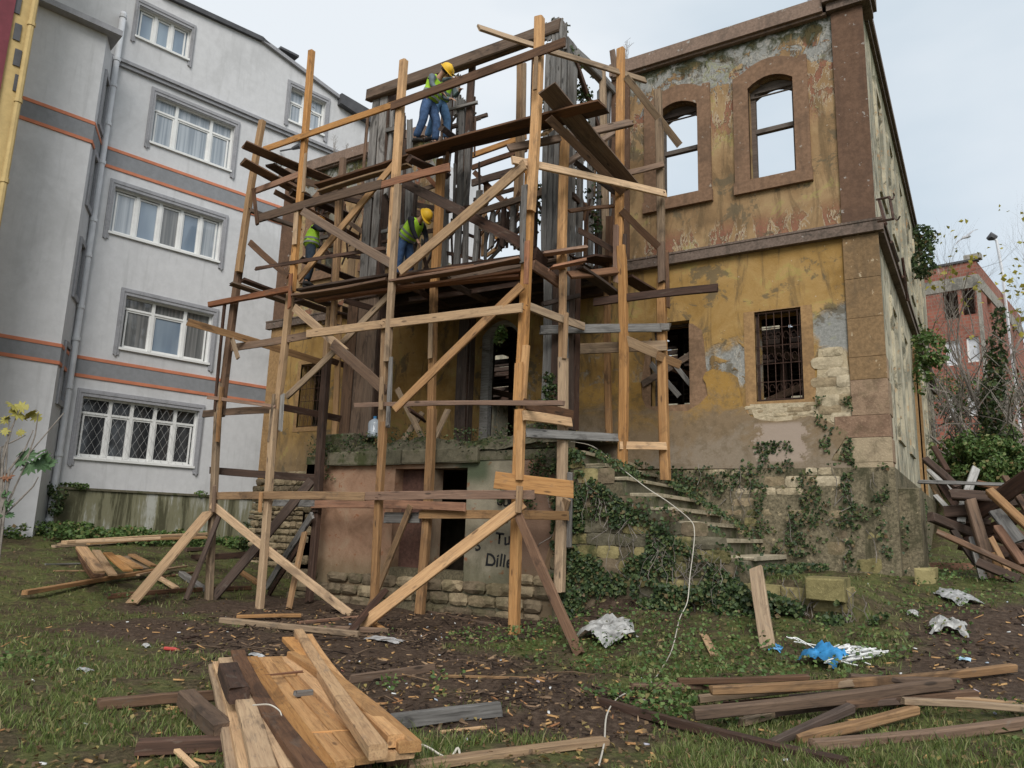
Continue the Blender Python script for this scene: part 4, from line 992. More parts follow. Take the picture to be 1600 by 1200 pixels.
# offcuts, cleats and odd planks nailed about the frame
CL = [(360, 520, 10.05, 372, 560, 10.05, .1, 't'), (396, 296, 10.05, 402, 350, 10.05, .08, 'o'), (478, 240, 10.05, 474, 300, 10.05, .07, 't'), (455, 430, 10.02, 452, 480, 10.02, .08, 'r'), (597, 590, 10.02, 595, 640, 10.02, .08, 't'),
  (838, 90, 10.02, 836, 140, 10.02, .07, 't'), (824, 380, 10.02, 822, 440, 10.02, .08, 'r'), (812, 760, 10.0, 810, 800, 10.0, .1, 't'), (335, 760, 10.0, 333, 800, 10.0, .08, 'o'), (408, 770, 10.0, 406, 800, 10.0, .07, 't'),
  (500, 300, 11.0, 620, 330, 12.6, .12, 'd'), (560, 300, 11.6, 700, 330, 13.0, .12, 'd'), (430, 300, 10.3, 560, 372, 12.4, .12, 'o'), (470, 405, 10.4, 560, 440, 12.2, .14, 'd'), (400, 420, 10.1, 600, 388, 10.15, .07, 'd'), (620, 372, 11.8, 700, 356, 11.8, .09, 'd'),
  (540, 470, 11.2, 640, 500, 12.8, .12, 'd'), (655, 455, 11.2, 700, 480, 12.8, .12, 'd'), (700, 440, 11.0, 760, 470, 12.8, .12, 'd'), (640, 468, 12.0, 830, 440, 12.0, .1, 'd'), (505, 505, 11.2, 580, 520, 12.6, .08, 'o'),
  (900, 255, 11.4, 960, 300, 12.6, .10, 'd'), (890, 330, 11.6, 960, 322, 12.6, .09, 'o'), (905, 360, 11.8, 965, 395, 12.6, .10, 'd'), (850, 475, 11.4, 905, 462, 12.0, .09, 'd')]
for a in CL: S('cleat', *a[:6], a[6], .04, a[7])
for (a, b_, Y_) in ((487, 170, 10.1), (631, 160, 10.1), (843, 80, 10.1), (820, 480, 10.0), (597, 505, 10.0), (455, 530, 10.0), (808, 772, 10.0), (405, 778, 10.0), (590, 775, 10.0), (970, 285, 12.3), (1035, 302, 12.95)):
    q = PY(a, b_, Y_)
    for dx in (-.03, .03): wobj('nail', *tube([q + Vector((dx, .05, dx)), q + Vector((dx, -.02, dx))], .006, 5), M_DARK, scaf)
# braces
S('brace', 391, 379, F0 - .07, 450, 431, F0 - .07, .13, .05, 'o'); S('brace', 460, 481, F0 - .1, 540, 550, F0 - .1, .16, .05, 't'); S('brace', 520, 538, F0 - .13, 603, 612, F0 - .05, .2, .05, 'o')
S('brace', 474, 330, F0 - .13, 612, 412, F0 - .13, .17, .05, 'o'); S('brace', 466, 437, F0 + .12, 620, 252, F0 + .12, .15, .05, 'n')
S('brace', 448, 620, F0 + .12, 530, 541, F0 + .12, .14, .05, 't'); S('brace', 528, 543, F0 + .14, 614, 455, F0 + .14, .13, .05, 't')
S('brace', 634, 287, F0 + .13, 722, 331, F0 + .13, .18, .05, 'd'); S('brace', 718, 330, F0 + .13, 820, 382, F0 + .13, .18, .05, 'd')
S('brace', 625, 424, F0 - .12, 820, 257, F0 - .14, .20, .05, 'n'); S('brace', 617, 640, F0 - .12, 815, 447, F0 - .12, .15, .05, 't')
S('brace', 858, 185, 10.4, 972, 300, 12.4, .15, .06, 'o'); S('brace', 972, 330, 12.4, 1032, 388, 13.1, .13, .05, 'o'); S('brace', 978, 120, 12.5, 1062, 227, 13.6, .14, .05, 't')
S('brace', 976, 531, 12.45, 1031, 555, 13.1, .18, .05, 'n'); S('brace', 1028, 556, 13.0, 1062, 570, 13.6, .16, .05, 't')
S('brace', 850, 210, 10.8, 862, 200, 11.1, .15, .05, 'n'); S('brace', 700, 240, 10.9, 690, 300, 11.8, .12, .05, 'r')
S('brace', 580, 531, 12.6, 600, 580, 12.6, .12, .05, 'o'); S('brace', 621, 608, 11.8, 662, 688, 11.8, .12, .05, 't'); S('brace', 630, 688, 11.9, 660, 645, 12, .12, .05, 't'); S('brace', 678, 688, 12.0, 700, 640, 12.2, .12, .05, 't')
S('brace', 640, 640, 11.0, 662, 656, 11.6, .12, .05, 'd')
def SG(name, a, b_, Y0, px, py, w_, t_, k, face=(0, -1, 0)):
    return board(name, PY(a, b_, Y0), G(px, py, .02), w_, t_, k, scaf, face)
SG('brace', 331, 788, F0 - .12, 548, 962, .16, .05, 'n'); SG('brace', 817, 786, F0 - .12, 558, 985, .19, .07, 'n'); SG('brace', 808, 800, F0 - .1, 905, 1024, .14, .06, 'o')
SG('brace', 326, 800, F0 - .1, 205, 945, .34, .05, 'n'); SG('brace', 345, 800, F0 - .05, 290, 938, .12, .05, 'd')
SG('brace', 886, 780, 11.1, 832, 965, .14, .05, 't'); SG('brace', 642, 790, 11.0, 578, 950, .13, .05, 't')
SG('brace', 486, 752, 11.1, 333, 936, .22, .05, 'd'); SG('brace', 488, 805, 10.9, 416, 920, .15, .05, 'g'); SG('brace', 476, 832, 10.9, 451, 953, .12, .06, 't')
SG('brace', 430, 862, 10.4, 300, 872, .13, .05, 'd'); SG('brace', 470, 850, 10.9, 420, 930, .1, .05, 'd')
SG('sill_plank', 600, 925, 9.9, 545, 992, .16, .08, 'd')

# ------------------------------------------------------------------ timber lying about, each a thing
def yb(z): return z
def lay(name, a, b_, c_, d_, w_, t_, k, label, h0=0.0, h1=None, group=None, cat='plank', face=(0, 0, 1)):
    h1 = h0 if h1 is None else h1
    p = G(a, b_); q = G(c_, d_)
    if h0: p = PZ(a, b_, p.z + h0)
    if h1: q = PZ(c_, d_, q.z + h1)
    p.z += t_ / 2; q.z += t_ / 2
    o = board(name, p, q, w_, t_, k, None, face)
    return tag(o, label, cat, group)
gA = 'fresh planks stacked in the foreground'
A = [
 (336, 1046, 372, 1215, .14, .055, 't', 'bottom left plank of the foreground stack, its outer edge in the mud', .06),
 (343, 1042, 392, 1215, .14, .055, 'n', 'second layer plank on the left edge of the foreground stack', .12),
 (352, 1036, 412, 1215, .14, .055, 'n', 'upper left plank of the foreground stack under the short dark block', .18),
 (372, 1033, 458, 1215, .14, .055, 'n', 'bright plank of the foreground stack just right of the short dark block', .18),
 (392, 1034, 505, 1208, .14, .055, 'n', 'deck plank of the foreground stack beside the long brown top board', .10),
 (412, 1034, 538, 1200, .13, .05, 'n', 'second deck plank of the foreground stack right of the brown board', .10),
 (430, 1033, 570, 1195, .13, .05, 'n', 'third deck plank of the foreground stack, with white plaster smears', .10),
 (447, 1033, 602, 1190, .13, .05, 'n', 'fourth deck plank of the foreground stack under the grey offcut', .10),
 (463, 1033, 632, 1186, .13, .05, 'n', 'outermost right deck plank of the foreground stack', .10),
 (385, 1036, 500, 1212, .16, .06, 'o', 'lower layer dark plank under the deck of the foreground stack', .03),
 (420, 1036, 560, 1204, .16, .06, 'd', 'second lower layer plank under the deck of the foreground stack', .03),
 (455, 1036, 620, 1196, .16, .06, 'o', 'rightmost lower layer plank under the deck of the foreground stack', .03)]
for a in A: lay('plank', *a[:7], a[7], a[8], None, gA)
lay('plank', 371, 1024, 494, 1218, .13, .05, 'o', 'long brown board lying askew on top of the fresh foreground stack', .25, .25)
lay('squared_timber', 466, 994, 590, 1188, .115, .09, 'n', 'thick bright beam on top of the right side of the foreground stack', .22, .22, cat='beam')
lay('squared_timber', 481, 1001, 618, 1168, .11, .08, 'n', 'second thick beam just right of the topmost bright one', .18, .18, cat='beam')
lay('plank', 459, 1028, 640, 1176, .15, .07, 'n', 'slanting fresh plank at the right foot of the two thick beams', .15, .15)
lay('plank', 450, 1003, 575, 1130, .15, .06, 'n', 'fresh plank whose far end pokes out left of the thick bright beam', .18, .16)
lay('block', 354, 1055, 372, 1098, .16, .11, 'd', 'short dark timber block on the left of the fresh stack', .27, .27, cat='timber block')
lay('batten', 404, 1058, 470, 1051, .025, .02, 'r', 'upper thin batten across the deck of the fresh stack', .17, .17, 'battens across the stack', 'batten')
lay('batten', 455, 1150, 548, 1144, .03, .02, 'n', 'lower thin batten across the deck of the fresh stack', .17, .17, 'battens across the stack', 'batten')
lay('offcut', 464, 1088, 490, 1086, .06, .045, 'g', 'small round grey offcut on the fresh plank deck', .17, .17, cat='offcut')
gB = 'loose timbers around the foreground stack'
lay('plank', 155, 1110, 338, 1094, .07, .09, 'o', 'greyish beam in the grass touching the left of the foreground stack', .0, .0, gB, 'beam')
lay('squared_timber', 290, 1104, 348, 1160, .15, .14, 'o', 'short stout dark beam slanting against the foreground stack', .02, .06, gB, 'beam')
lay('plank', 220, 1180, 345, 1174, .10, .10, 'd', 'dark beam at the bottom edge left of the foreground stack', 0, 0, gB, 'beam')
lay('plank', 548, 1068, 676, 1050, .05, .09, 'o', 'dark plank on edge right behind the foreground stack', 0, 0, gB)
lay('plank', 612, 1140, 778, 1120, .06, .12, 'g', 'grey plank on edge in the mud right of the foreground stack', 0, 0, gB)
lay('plank', 636, 1205, 944, 1163, .12, .05, 't', 'long worn plank along the bottom edge right of the fresh stack', 0, 0, gB)
lay('batten', 690, 1058, 860, 1062, .03, .025, 't', 'thin batten lying on the mud behind the foreground stack', 0, 0, gB, 'batten')
lay('batten', 688, 1146, 760, 1138, .03, .02, 'n', 'yellow sliver of wood beside the grey plank on edge', 0, 0, gB, 'batten')
lay('batten', 276, 1176, 306, 1204, .04, .025, 'n', 'short fresh batten leaning over the dark beam at the bottom left', .08, .02, gB, 'batten')
gC = 'old beams piled at the lower right'
C_ = [
 (942, 1104, 1318, 1202, 0.074, 0.078, 'd', 'long dark beam with a broken orange end nearest the camera at lower right', .0, .0),
 (988, 1078, 1135, 1077, 0.074, 0.062, 'o', 'shorter back beam poking out furthest left of the lower right pile', .05, .05),
 (1062, 1068, 1262, 1063, 0.082, 0.055, 'o', 'rearmost dark beam along the top left of the lower right pile', .12, .12),
 (1093, 1098, 1330, 1072, 0.082, 0.062, 't', 'broad tan beam under the long top beam of the lower right pile', .06, .06),
 (1112, 1086, 1584, 1050, 0.082, 0.078, 't', 'longest beam, lying on top of the lower right pile to its far right', .18, .02),
 (1088, 1124, 1482, 1076, 0.098, 0.094, 'o', 'long brown beam across the middle of the lower right pile', .08, .10),
 (1160, 1134, 1210, 1120, 0.082, 0.062, 't', 'stub end of a beam sticking out low from the lower right pile', .01, .02),
 (1322, 1106, 1520, 1090, 0.098, 0.070, 'o', 'stained beam on the right half of the lower right pile', .05, .05),
 (1412, 1101, 1610, 1113, 0.066, 0.055, 't', 'slim pale beam leaving the frame at the right of the pile', .1, .02),
 (1205, 1168, 1328, 1112, 0.082, 0.055, 'd', 'dark beam slanting up into the pile between two tan ones', .0, .08),
 (1243, 1162, 1430, 1116, 0.090, 0.070, 't', 'orange-ended beam slanting under the right of the pile', .0, .05),
 (1270, 1172, 1612, 1136, 0.098, 0.078, 'o', 'stout greyish beam along the front right of the lower right pile', .0, .0),
 (1130, 1108, 1380, 1088, 0.082, 0.062, 'd', 'dark beam hidden in the core of the lower right pile', .0, .02),
 (1240, 1096, 1440, 1082, 0.082, 0.062, 'd', 'second dark beam deep in the lower right pile', .02, .04),
 (1330, 1062, 1500, 1068, .08, .05, 'o', 'thin dark board just behind the far half of the longest beam', .08, .05),
 (1190, 1120, 1400, 1100, .08, .05, 'd', 'blackish board between the middle beam and the stained one', .03, .05),
 (1130, 1080, 1300, 1076, .08, .05, 't', 'pale thin board tucked under the left of the longest beam', .13, .10),
 (1380, 1090, 1530, 1098, .09, .05, 'n', 'yellowish board crossing beneath the stained beam', .03, .03),
 (1470, 1093, 1586, 1103, 0.074, 0.039, 't', 'pale board end behind the slim beam at the right edge', .05, .02)]
for a in C_: lay('squared_timber', *a[:7], a[7], a[8], a[9], gC, 'beam')
gD = 'timber stacked in the grass on the left'
D_ = [
 (84, 856, 318, 842, .16, .06, 't', 'bottom plank of the long stack by the grey house wall', .0),
 (92, 853, 318, 838, .16, .06, 'n', 'middle plank of the long stack by the grey house wall', .07),
 (100, 850, 330, 836, .15, .06, 'n', 'top plank of the long stack by the grey house wall', .15),
 (138, 851, 322, 842, .15, .06, 'n', 'front face plank of the long stack by the grey house wall', .08),
 (128, 864, 152, 905, .22, .05, 'o', 'lowest short board of the small crossways stack in the grass', .02),
 (127, 862, 154, 902, .20, .05, 'o', 'middle short board of the small crossways stack in the grass', .09),
 (127, 858, 155, 896, .20, .05, 't', 'top short board of the small crossways stack in the grass', .17),
 (168, 866, 200, 893, .18, .04, 'n', 'yellow board just right of the small crossways stack', .12),
 (180, 870, 216, 889, .20, .04, 'n', 'wide yellow board slipped off the crossways stack', .06),
 (195, 871, 228, 890, .16, .04, 't', 'outer right board of the slipped yellow boards', .02),
 (38, 930, 248, 893, .12, .08, 't', 'long pale plank in the grass pointing at the fig bush', .03),
 (170, 936, 390, 922, .08, .09, 'o', 'dark beam in the grass under the leaning bright board', .0),
 (246, 904, 276, 922, .12, .06, 'n', 'short yellow plank end lying behind the leaning bright board', .02),
 (215, 900, 290, 886, .10, .04, 't', 'thin plank running behind the leaning bright board', .03),
 (72, 883, 130, 882, .05, .03, 'g', 'thin grey batten left of the crossways stack', .0),
 (84, 893, 134, 893, .05, .03, 't', 'thin tan batten below the grey one left of the crossways stack', .0),
 (150, 862, 176, 900, .16, .04, 'n', 'bright board between the crossways stack and the slipped yellow boards', .08),
 (205, 868, 240, 886, .16, .04, 't', 'tan board furthest right among the slipped boards', .05),
 (118, 849, 250, 843, .10, .05, 'n', 'short bright plank lying on the left end of the long stack', .20),
 (232, 905, 300, 896, .08, .04, 'o', 'brown lath just behind the dark beam in the grass', .0),
 (290, 862, 320, 860, .12, .1, 'd', 'dark timber end under the leaning board by the scaffold', .0),
 (284, 900, 318, 925, .14, .1, 'g', 'grey block of timber at the foot of the left scaffold post', .0),
 (374, 895, 405, 915, .14, .07, 't', 'tan board end in the mulch inside the scaffold', .0)]
for a in D_: lay('plank', *a[:7], a[7], a[8], None, gD)
gE = 'timber on the ground under the scaffold'
E_ = [
 (346, 974, 560, 996, .10, .09, 't', 'long squared timber on the ground before the scaffold feet', .0),
 (370, 966, 470, 964, .14, .05, 'n', 'short board under the second scaffold post', .02),
 (470, 975, 600, 962, .07, .04, 'r', 'reddish board running behind the long squared timber', .0),
 (500, 985, 606, 990, .10, .08, 'o', 'brown timber below the big bright brace', .0),
 (644, 952, 768, 978, .07, .05, 'o', 'brown round stick lying before the cellar door', .0),
 (784, 996, 832, 997, .16, .04, 'd', 'dark footing board under the right front post', .0),
 (572, 972, 600, 988, .09, .06, 'n', 'small bright wedge at the foot of the bright brace', .0),
 (286, 1000, 350, 985, .06, .03, 'd', 'thin dark slat on the bare mud left of the scaffold', .0)]
for a in E_: lay('plank', *a[:7], a[7], a[8], None, gE)
tag(board('plank', PY(1181, 888, 11.1), G(1200, 1018, .05), .19, .05, 't', None), 'charred upright board leaning on the low retaining wall', 'plank')
lay('plank', 1100, 994, 1116, 1026, .10, .03, 't', 'short pale board lying in the weeds left of the charred one')
tag(board('plank', G(1215, 890, .12), G(1600, 893, .1), .12, .05, 'r', None), 'reddish plank along the top of the low retaining wall', 'plank')
# dark heap of demolition timber by the side wall
gF = 'demolition timbers heaped beside the side wall'
H_ = [(1455, 808, 1530, 838, .16, .12, 'd', 'dark beam sticking out left, midway up the heap', 14.6, 15.6), (1466, 832, 1612, 898, .09, .07, 'o', 'long thin brown pole across the front of the heap', 14.0, 13.4),
 (1516, 783, 1553, 905, .17, .14, 'o', 'thick upright splintered trunk in the middle of the heap', 14.9, 14.6), (1488, 773, 1552, 777, .17, .14, 'd', 'level dark beam high on the heap', 15.0, 15.0),
 (1438, 753, 1590, 758, .06, .05, 'g', 'thin level grey lath on top of the heap', 15.2, 14.8), (1447, 719, 1496, 762, .13, .10, 'd', 'dark beam rising at the top left of the heap', 16.5, 15.8),
 (1546, 767, 1612, 828, .13, .10, 't', 'brown beam slanting down to the right edge', 14.6, 14.0), (1528, 800, 1612, 742, .26, .20, 'd', 'huge dark beam rising to the right edge of the frame', 15.2, 14.6),
 (1525, 732, 1508, 778, .14, .05, 'w', 'white painted board standing at the top of the heap', 16.2, 15.6), (1506, 780, 1502, 815, .13, .05, 'w', 'white board end low in the middle of the heap', 15.3, 15.2),
 (1557, 800, 1592, 845, .20, .06, 'g', 'grey broad board in the right of the heap', 14.9, 14.6), (1559, 825, 1598, 880, .13, .10, 'r', 'orange split timber low in the right of the heap', 14.4, 14.2),
 (1521, 842, 1538, 903, .15, .07, 'g', 'pale grey board leaning at the foot of the heap', 14.9, 14.6), (1556, 864, 1562, 905, .13, .06, 't', 'pale board stub at the lower right of the heap', 14.5, 14.4),
 (1457, 734, 1495, 772, .22, .04, 'w', 'wide white board at the upper left of the heap', 16.8, 16.2), (1457, 757, 1474, 790, .10, .05, 't', 'tan board behind the left of the heap', 16.8, 16.2),
 (1470, 755, 1500, 800, .14, .05, 'd', 'dark board in the left shadow of the heap', 16.2, 15.8), (1478, 800, 1548, 795, .20, .14, 'd', 'dark beam end under the level beam', 15.2, 15.2),
 (1460, 700, 1480, 735, .10, .08, 'd', 'slim dark post leaning on the side wall', 17.5, 17.0), (1530, 755, 1590, 770, .10, .08, 'o', 'brown beam behind the thin grey lath', 15.8, 15.4),
 (1540, 830, 1612, 800, .18, .12, 'd', 'dark beam in the depth at the right of the heap', 15.6, 15.2), (1580, 870, 1612, 900, .12, .1, 'd', 'dark beam end at the lower right corner of the heap', 14.4, 14.2),
 (1500, 850, 1600, 870, .2, .15, 'd', 'dark beam lowest in the heap', 15.6, 15.4), (1510, 820, 1600, 850, .2, .15, 'd', 'dark beam in the belly of the heap', 15.8, 15.4), (1540, 790, 1610, 780, .2, .16, 'd', 'blackened beam behind the huge rising one', 16.2, 16.0),
 (1600, 760, 1535, 810, .12, .08, 'd', 'charred beam crossing just under the huge rising beam', 15.4, 15.6), (1470, 812, 1545, 816, .1, .08, 'd', 'level black beam just above the long thin pole', 15.2, 15.4),
 (1570, 745, 1606, 800, .1, .06, 'o', 'brown plank dropping steeply at the right edge of the heap', 15.8, 14.8), (1462, 775, 1500, 815, .09, .05, 'w', 'narrow white lath slanting at the left flank of the heap', 16.0, 15.6),
 (1530, 880, 1590, 905, .14, .08, 'd', 'black beam half sunk at the foot of the heap', 14.2, 14.0), (1548, 840, 1580, 902, .08, .05, 't', 'thin tan lath in the lower right of the heap', 14.3, 14.2),
 (1575, 820, 1612, 850, .10, .07, 'o', 'brown plank crossing behind the brown slanting beam', 14.8, 14.6), (1490, 830, 1525, 880, .10, .07, 'd', 'black plank behind the pale grey board', 15.0, 14.9),
 (1487, 768, 1520, 800, .1, .08, 'o', 'broken brown piece under the white board', 15.6, 15.3), (1507, 792, 1512, 850, .12, .1, 'd', 'dark upright piece left of the thick trunk', 15.5, 15.3)]
for a in H_:
    tag(board('timber', PY(a[0], a[1], a[8]), PY(a[2], a[3], a[9]), a[4], a[5], a[6], None, (.3, -1, .2)), a[7], 'timber', gF)
# ------------------------------------------------------------------ grey apartment block on the left
BA = math.atan2(0.97241187, 0.23327056)
k_ = ray(205, 840); h_ = math.hypot(k_.x, k_.y)
BO = CAM + k_ / h_ * 24; BO.z = 0
BN = Vector((0.97241187, -0.23327056, 0))
FG = Fr(BO, BA, BN)
M_GRW = plaster('pale_grey_render', (0.56, 0.56, 0.565), (0.41, 0.41, 0.41), .05, .5, .5, .42, None, .12)
def foot_mat():
    m, nt, b = MAT('mossy_concrete_foot', .9, .2)
    o = pos(nt)
    st = noise(nt, mapping(nt, o, (1.1, 1.1, .10)), 1.6, 6, .7, .4); n2 = noise(nt, o, 5, 6, .7)
    k = mix(nt, ss(nt, st, .40, .50), (0.42, 0.42, 0.38), (0.20, 0.19, 0.12))
    k = mix(nt, ss(nt, st, .52, .60, 0, .9), k, (0.065, 0.062, 0.035))
    k = mix(nt, ss(nt, n2, .5, .7, 0, .4), k, (0.15, 0.15, 0.09))
    setc(nt, b, k); return m
M_GRW2 = foot_mat()
M_BAND = plaster('dark_grey_band', (0.235, 0.24, 0.25), (0.17, 0.175, 0.18), .08, .8, .5, .2, None, .1)
M_ORG = simple('orange_line_paint', (0.52, 0.19, 0.105), .8, .1)
M_TRIM = plaster('grey_window_moulding', (0.31, 0.31, 0.325), (0.20, 0.20, 0.205), .1, 2, .6, .5, None, .1)
M_PVC = simple('white_pvc', (0.72, 0.72, 0.70), .45, .06, 3)
M_PIPE = simple('grey_plastic_pipe', (0.60, 0.61, 0.63), .5, .08, 3)
M_EAVE = simple('dark_metal_eave', (0.075, 0.075, 0.08), .6, .2)
def glass_mat(name, c1, c2, stripes, rough=.06):
    m, nt, b = MAT(name, rough, .6)
    o = pos(nt); v = nd(nt, 'ShaderNodeVectorRotate', {'Vector': o, 'Angle': -BA}, rotation_type='Z_AXIS').outputs[0]
    n_ = noise(nt, mapping(nt, v, (stripes, stripes, .25)), 1, 3, .5)
    r = orand(nt)
    k = mix(nt, ss(nt, n_, .35, .65), c1, c2)
    setc(nt, b, k); b.inputs['Coat Weight'].default_value = .8 if c1[0] > .05 else .15; b.inputs['Coat Roughness'].default_value = .02
    return m
G_CUR = glass_mat('glass_before_net_curtain', (0.22, 0.25, 0.28), (0.38, 0.41, 0.44), 14)
G_SKY = glass_mat('bluish_glass', (0.16, 0.21, 0.27), (0.26, 0.32, 0.38), 1.5)
G_DRK = glass_mat('dark_glass', (0.022, 0.024, 0.027), (0.055, 0.058, 0.062), 3)
G_MID = glass_mat('glass_before_grey_curtain', (0.10, 0.105, 0.105), (0.19, 0.19, 0.185), 18)
blk = thing('apartment_block', FG(3, 0, -4), 'pale grey apartment block with orange-edged dark bands and white windows', 'building')
z_base = .4
p250 = FG.px(250, -6); p408 = FG.px(408, 66); p570 = FG.px(575, 184)
roofz = p408[1]
WINS = [  # TL TR BR BL in the picture, on the wall's own plane; columns of panes, transom height share, glass
 ((216, 12), (300, 43), (294, 92), (213, 57), [1, 1, 1], None, [G_SKY, G_SKY, G_SKY]),
 ((243, 148), (368, 198), (359, 266), (235, 222), [.8, 1.35, .8], .72, [G_CUR, G_CUR, G_CUR]),
 ((180, 291), (349, 345), (341, 407), (170, 363), [1, 1.05, 1, .95, .9], None, [G_CUR, G_SKY, G_MID, G_SKY, G_CUR]),
 ((196, 462), (333, 491), (326, 566), (187, 545), [1, 1.2, .95], .77, [G_MID, G_SKY, G_MID]),
 ((129, 620), (310, 641), (303, 727), (116, 716), [1.1, .9, 1, .9, .9], .74, [G_DRK] * 5),
 ((455, 130), (510, 166), (504, 212), (451, 186), [1, .5, 1], .62, [G_CUR, G_SKY, G_CUR]),
 ((432, 248), (446, 254), (445, 268), (430, 262), [1], None, [G_DRK])]
def quad(frame, c):
    q = [frame.px(*p) for p in c]
    return ((q[0][0] + q[3][0]) / 2, (q[1][0] + q[2][0]) / 2, (q[2][1] + q[3][1]) / 2, (q[0][1] + q[1][1]) / 2)
WQ = [quad(FG, w_[:4]) for w_ in WINS]
main = [(-9, -1), (p570[0] + 6, -1), (p570[0] + 6, FG.px(575, 184)[1] - .6), p570, p408, (FG.px(250, -6)[0], p250[1]), (-9, p250[1])]
fobj('main_wall', *prism(FG, [main] + [rect(a, b_, c_, d_) for a, b_, c_, d_ in WQ], -.4, 0), M_GRW, blk)
fobj('room_shadow', *prism(FG, [rect(-8.9, p570[0] + 5.9, -.9, p408[1] - 2)], -1.6, -1.5), M_INT, blk)  # dark sheet behind the windows, its colour standing in for unlit rooms
fobj('gable_wall', *box(Fr(FG(p570[0] + 6, 0, 0), BA + math.pi / 2, FG.x), -.0, 12, -1, p408[1] - 2, -.3, 0), M_GRW, blk)
for wi, (w_, q) in enumerate(zip(WINS, WQ)):
    a, b_, c_, d_ = q
    tr_ = .15 if wi not in (0, 6) else .12
    if wi != 6:
        t = fobj('window_moulding', *prism(FG, [[(a - tr_, c_ - .22), (a - .003, c_ - .22), (a - .003, d_ + .002), (b_ + .003, d_ + .002), (b_ + .003, c_ - .22), (b_ + tr_, c_ - .22), (b_ + tr_, d_ + .2), (a - tr_, d_ + .2)]], -.02, .045), M_TRIM, blk)
        fobj('moulding_edge', *prism(FG, [[(a - tr_ * .75, c_ - .26), (a - tr_ * .45, c_ - .26), (a - tr_ * .45, d_ + .09), (b_ + tr_ * .45, d_ + .09), (b_ + tr_ * .45, c_ - .26), (b_ + tr_ * .75, c_ - .26), (b_ + tr_ * .75, d_ + .15), (a - tr_ * .75, d_ + .15)]], .04, .065), M_TRIM, t)
    win = fobj('window', *prism(FG, [rect(a, b_, c_, d_), rect(a + .06, b_ - .06, c_ + .06, d_ - .05)], -.22, -.12), M_PVC, blk)
    fobj('sill', *box(FG, a - .03, b_ + .03, c_ - .06, c_ + .005, -.2, .07), M_PVC, win)
    tot = sum(w_[4]); s = a + .06; W_ = b_ - a - .12
    for j, cw in enumerate(w_[4]):
        e = s + W_ * cw / tot
        if j < len(w_[4]) - 1: fobj('mullion', *box(FG, e - .045, e + .045, c_ + .06, d_ - .05, -.21, -.11), M_PVC, win)
        zt = d_ - .05
        if w_[5]:
            zt = c_ + (d_ - c_) * w_[5]
            fobj('transom', *box(FG, s + (.045 if j else 0), e - (.045 if j < len(w_[4]) - 1 else 0), zt - .03, zt + .03, -.205, -.115), M_PVC, win)
            fobj('pane', *box(FG, s, e, zt + .03, d_ - .05, -.18, -.172), w_[6][j] if wi != 3 else G_MID, win)
        fobj('sash', *prism(FG, [rect(s + .045, e - .045, c_ + .062, zt - .032), rect(s + .09, e - .09, c_ + .11, zt - .08)], -.19, -.14), M_PVC, win)
        fobj('pane', *box(FG, s, e, c_ + .05, zt - .02, -.178, -.170), w_[6][j], win)
        s = e
    if wi == 4:
        L = []
        for k in range(int((b_ - a) / .21) + 8):
            for sg in (1, -1):
                x0 = a + k * .21 - (.7 if sg > 0 else 0); hh = d_ - c_
                x1 = x0 + sg * hh * .55
                z0, z1 = c_, d_
                if x0 < a: z0 += (a - x0) / abs(x1 - x0) * hh * (1 if sg > 0 else 0); x0 = a
                if x1 > b_: z1 -= (x1 - b_) / abs(x1 - x0) * (z1 - z0); x1 = b_
                if x1 < a: z1 -= (a - x1) / abs(x1 - x0) * (z1 - z0); x1 = a
                if x0 >= b_ or z1 <= z0: continue
                L.append(tube([FG(x0, z0, -.05 + sg * .008), FG(x1, z1, -.05 + sg * .008)], .0032, 3))
        V, Fc = merge(*L); fobj('lattice_grille', V, Fc, simple('grey_wire', (0.35, 0.35, 0.34), .6), blk)
# bands, string course, eave
def zpx(px, py, d=0): return FG.px(px, py, d)
endS = p570[0] + 6
sA = zpx(158, 228)[0]
for (t0, t1) in ((zpx(164.5, 231)[1], zpx(160, 256)[1]), (zpx(112.5, 557.5)[1], zpx(107, 583)[1])):
    fobj('dark_band', *box(FG, sA, endS, t1, t0, -.01, .02), M_BAND, blk)
    fobj('orange_line', *box(FG, sA, endS, t0 - .02, t0 + .07, -.01, .035), M_ORG, blk)
    fobj('orange_line', *box(FG, sA, endS, t1 - .06, t1 + .03, -.01, .035), M_ORG, blk)
sz = zpx(290, 143)[1]
fobj('string_course', *merge(box(FG, sA - .3, endS, sz - .09, sz + .02, -.01, .10), box(FG, sA - .3, endS, sz + .02, sz + .12, -.01, .16)), M_TRIM, blk)
fobj('eave', *prism(FG, [[(p250[0], p250[1]), p408, (p408[0] + .3, p408[1] + .02), (p408[0], p408[1] + .16), (p250[0], p250[1] + .16)]], -.5, .12), M_EAVE, blk)
pe = zpx(528, 155)
fobj('eave', *prism(FG, [[p408, pe, (pe[0], pe[1] + .13), (p408[0], p408[1] + .13)]], -.5, .12), M_TRIM, blk)
fobj('eave', *prism(FG, [[(pe[0], pe[1] - .25), (p570[0] + 1, p570[1] - .45), (p570[0] + 1, p570[1] + .1), (pe[0], pe[1] + .15)]], -.5, .25), M_EAVE, blk)
ch = zpx(457, 103)
chim = fobj('chimney', *box(FG, ch[0] - .22, ch[0] + .22, ch[1] - .8, ch[1] + .45, -.9, -.45), simple('sooty_chimney', (0.06, 0.055, 0.05), .9, .3), blk)
fobj('chimney_cap', *box(FG, ch[0] - .36, ch[0] + .36, ch[1] + .66, ch[1] + .74, -1.05, -.3), M_EAVE, chim)
for dx in (-.18, .18):
    fobj('cap_leg', *box(FG, ch[0] + dx - .03, ch[0] + dx + .03, ch[1] + .45, ch[1] + .66, -.85, -.5), M_EAVE, chim)
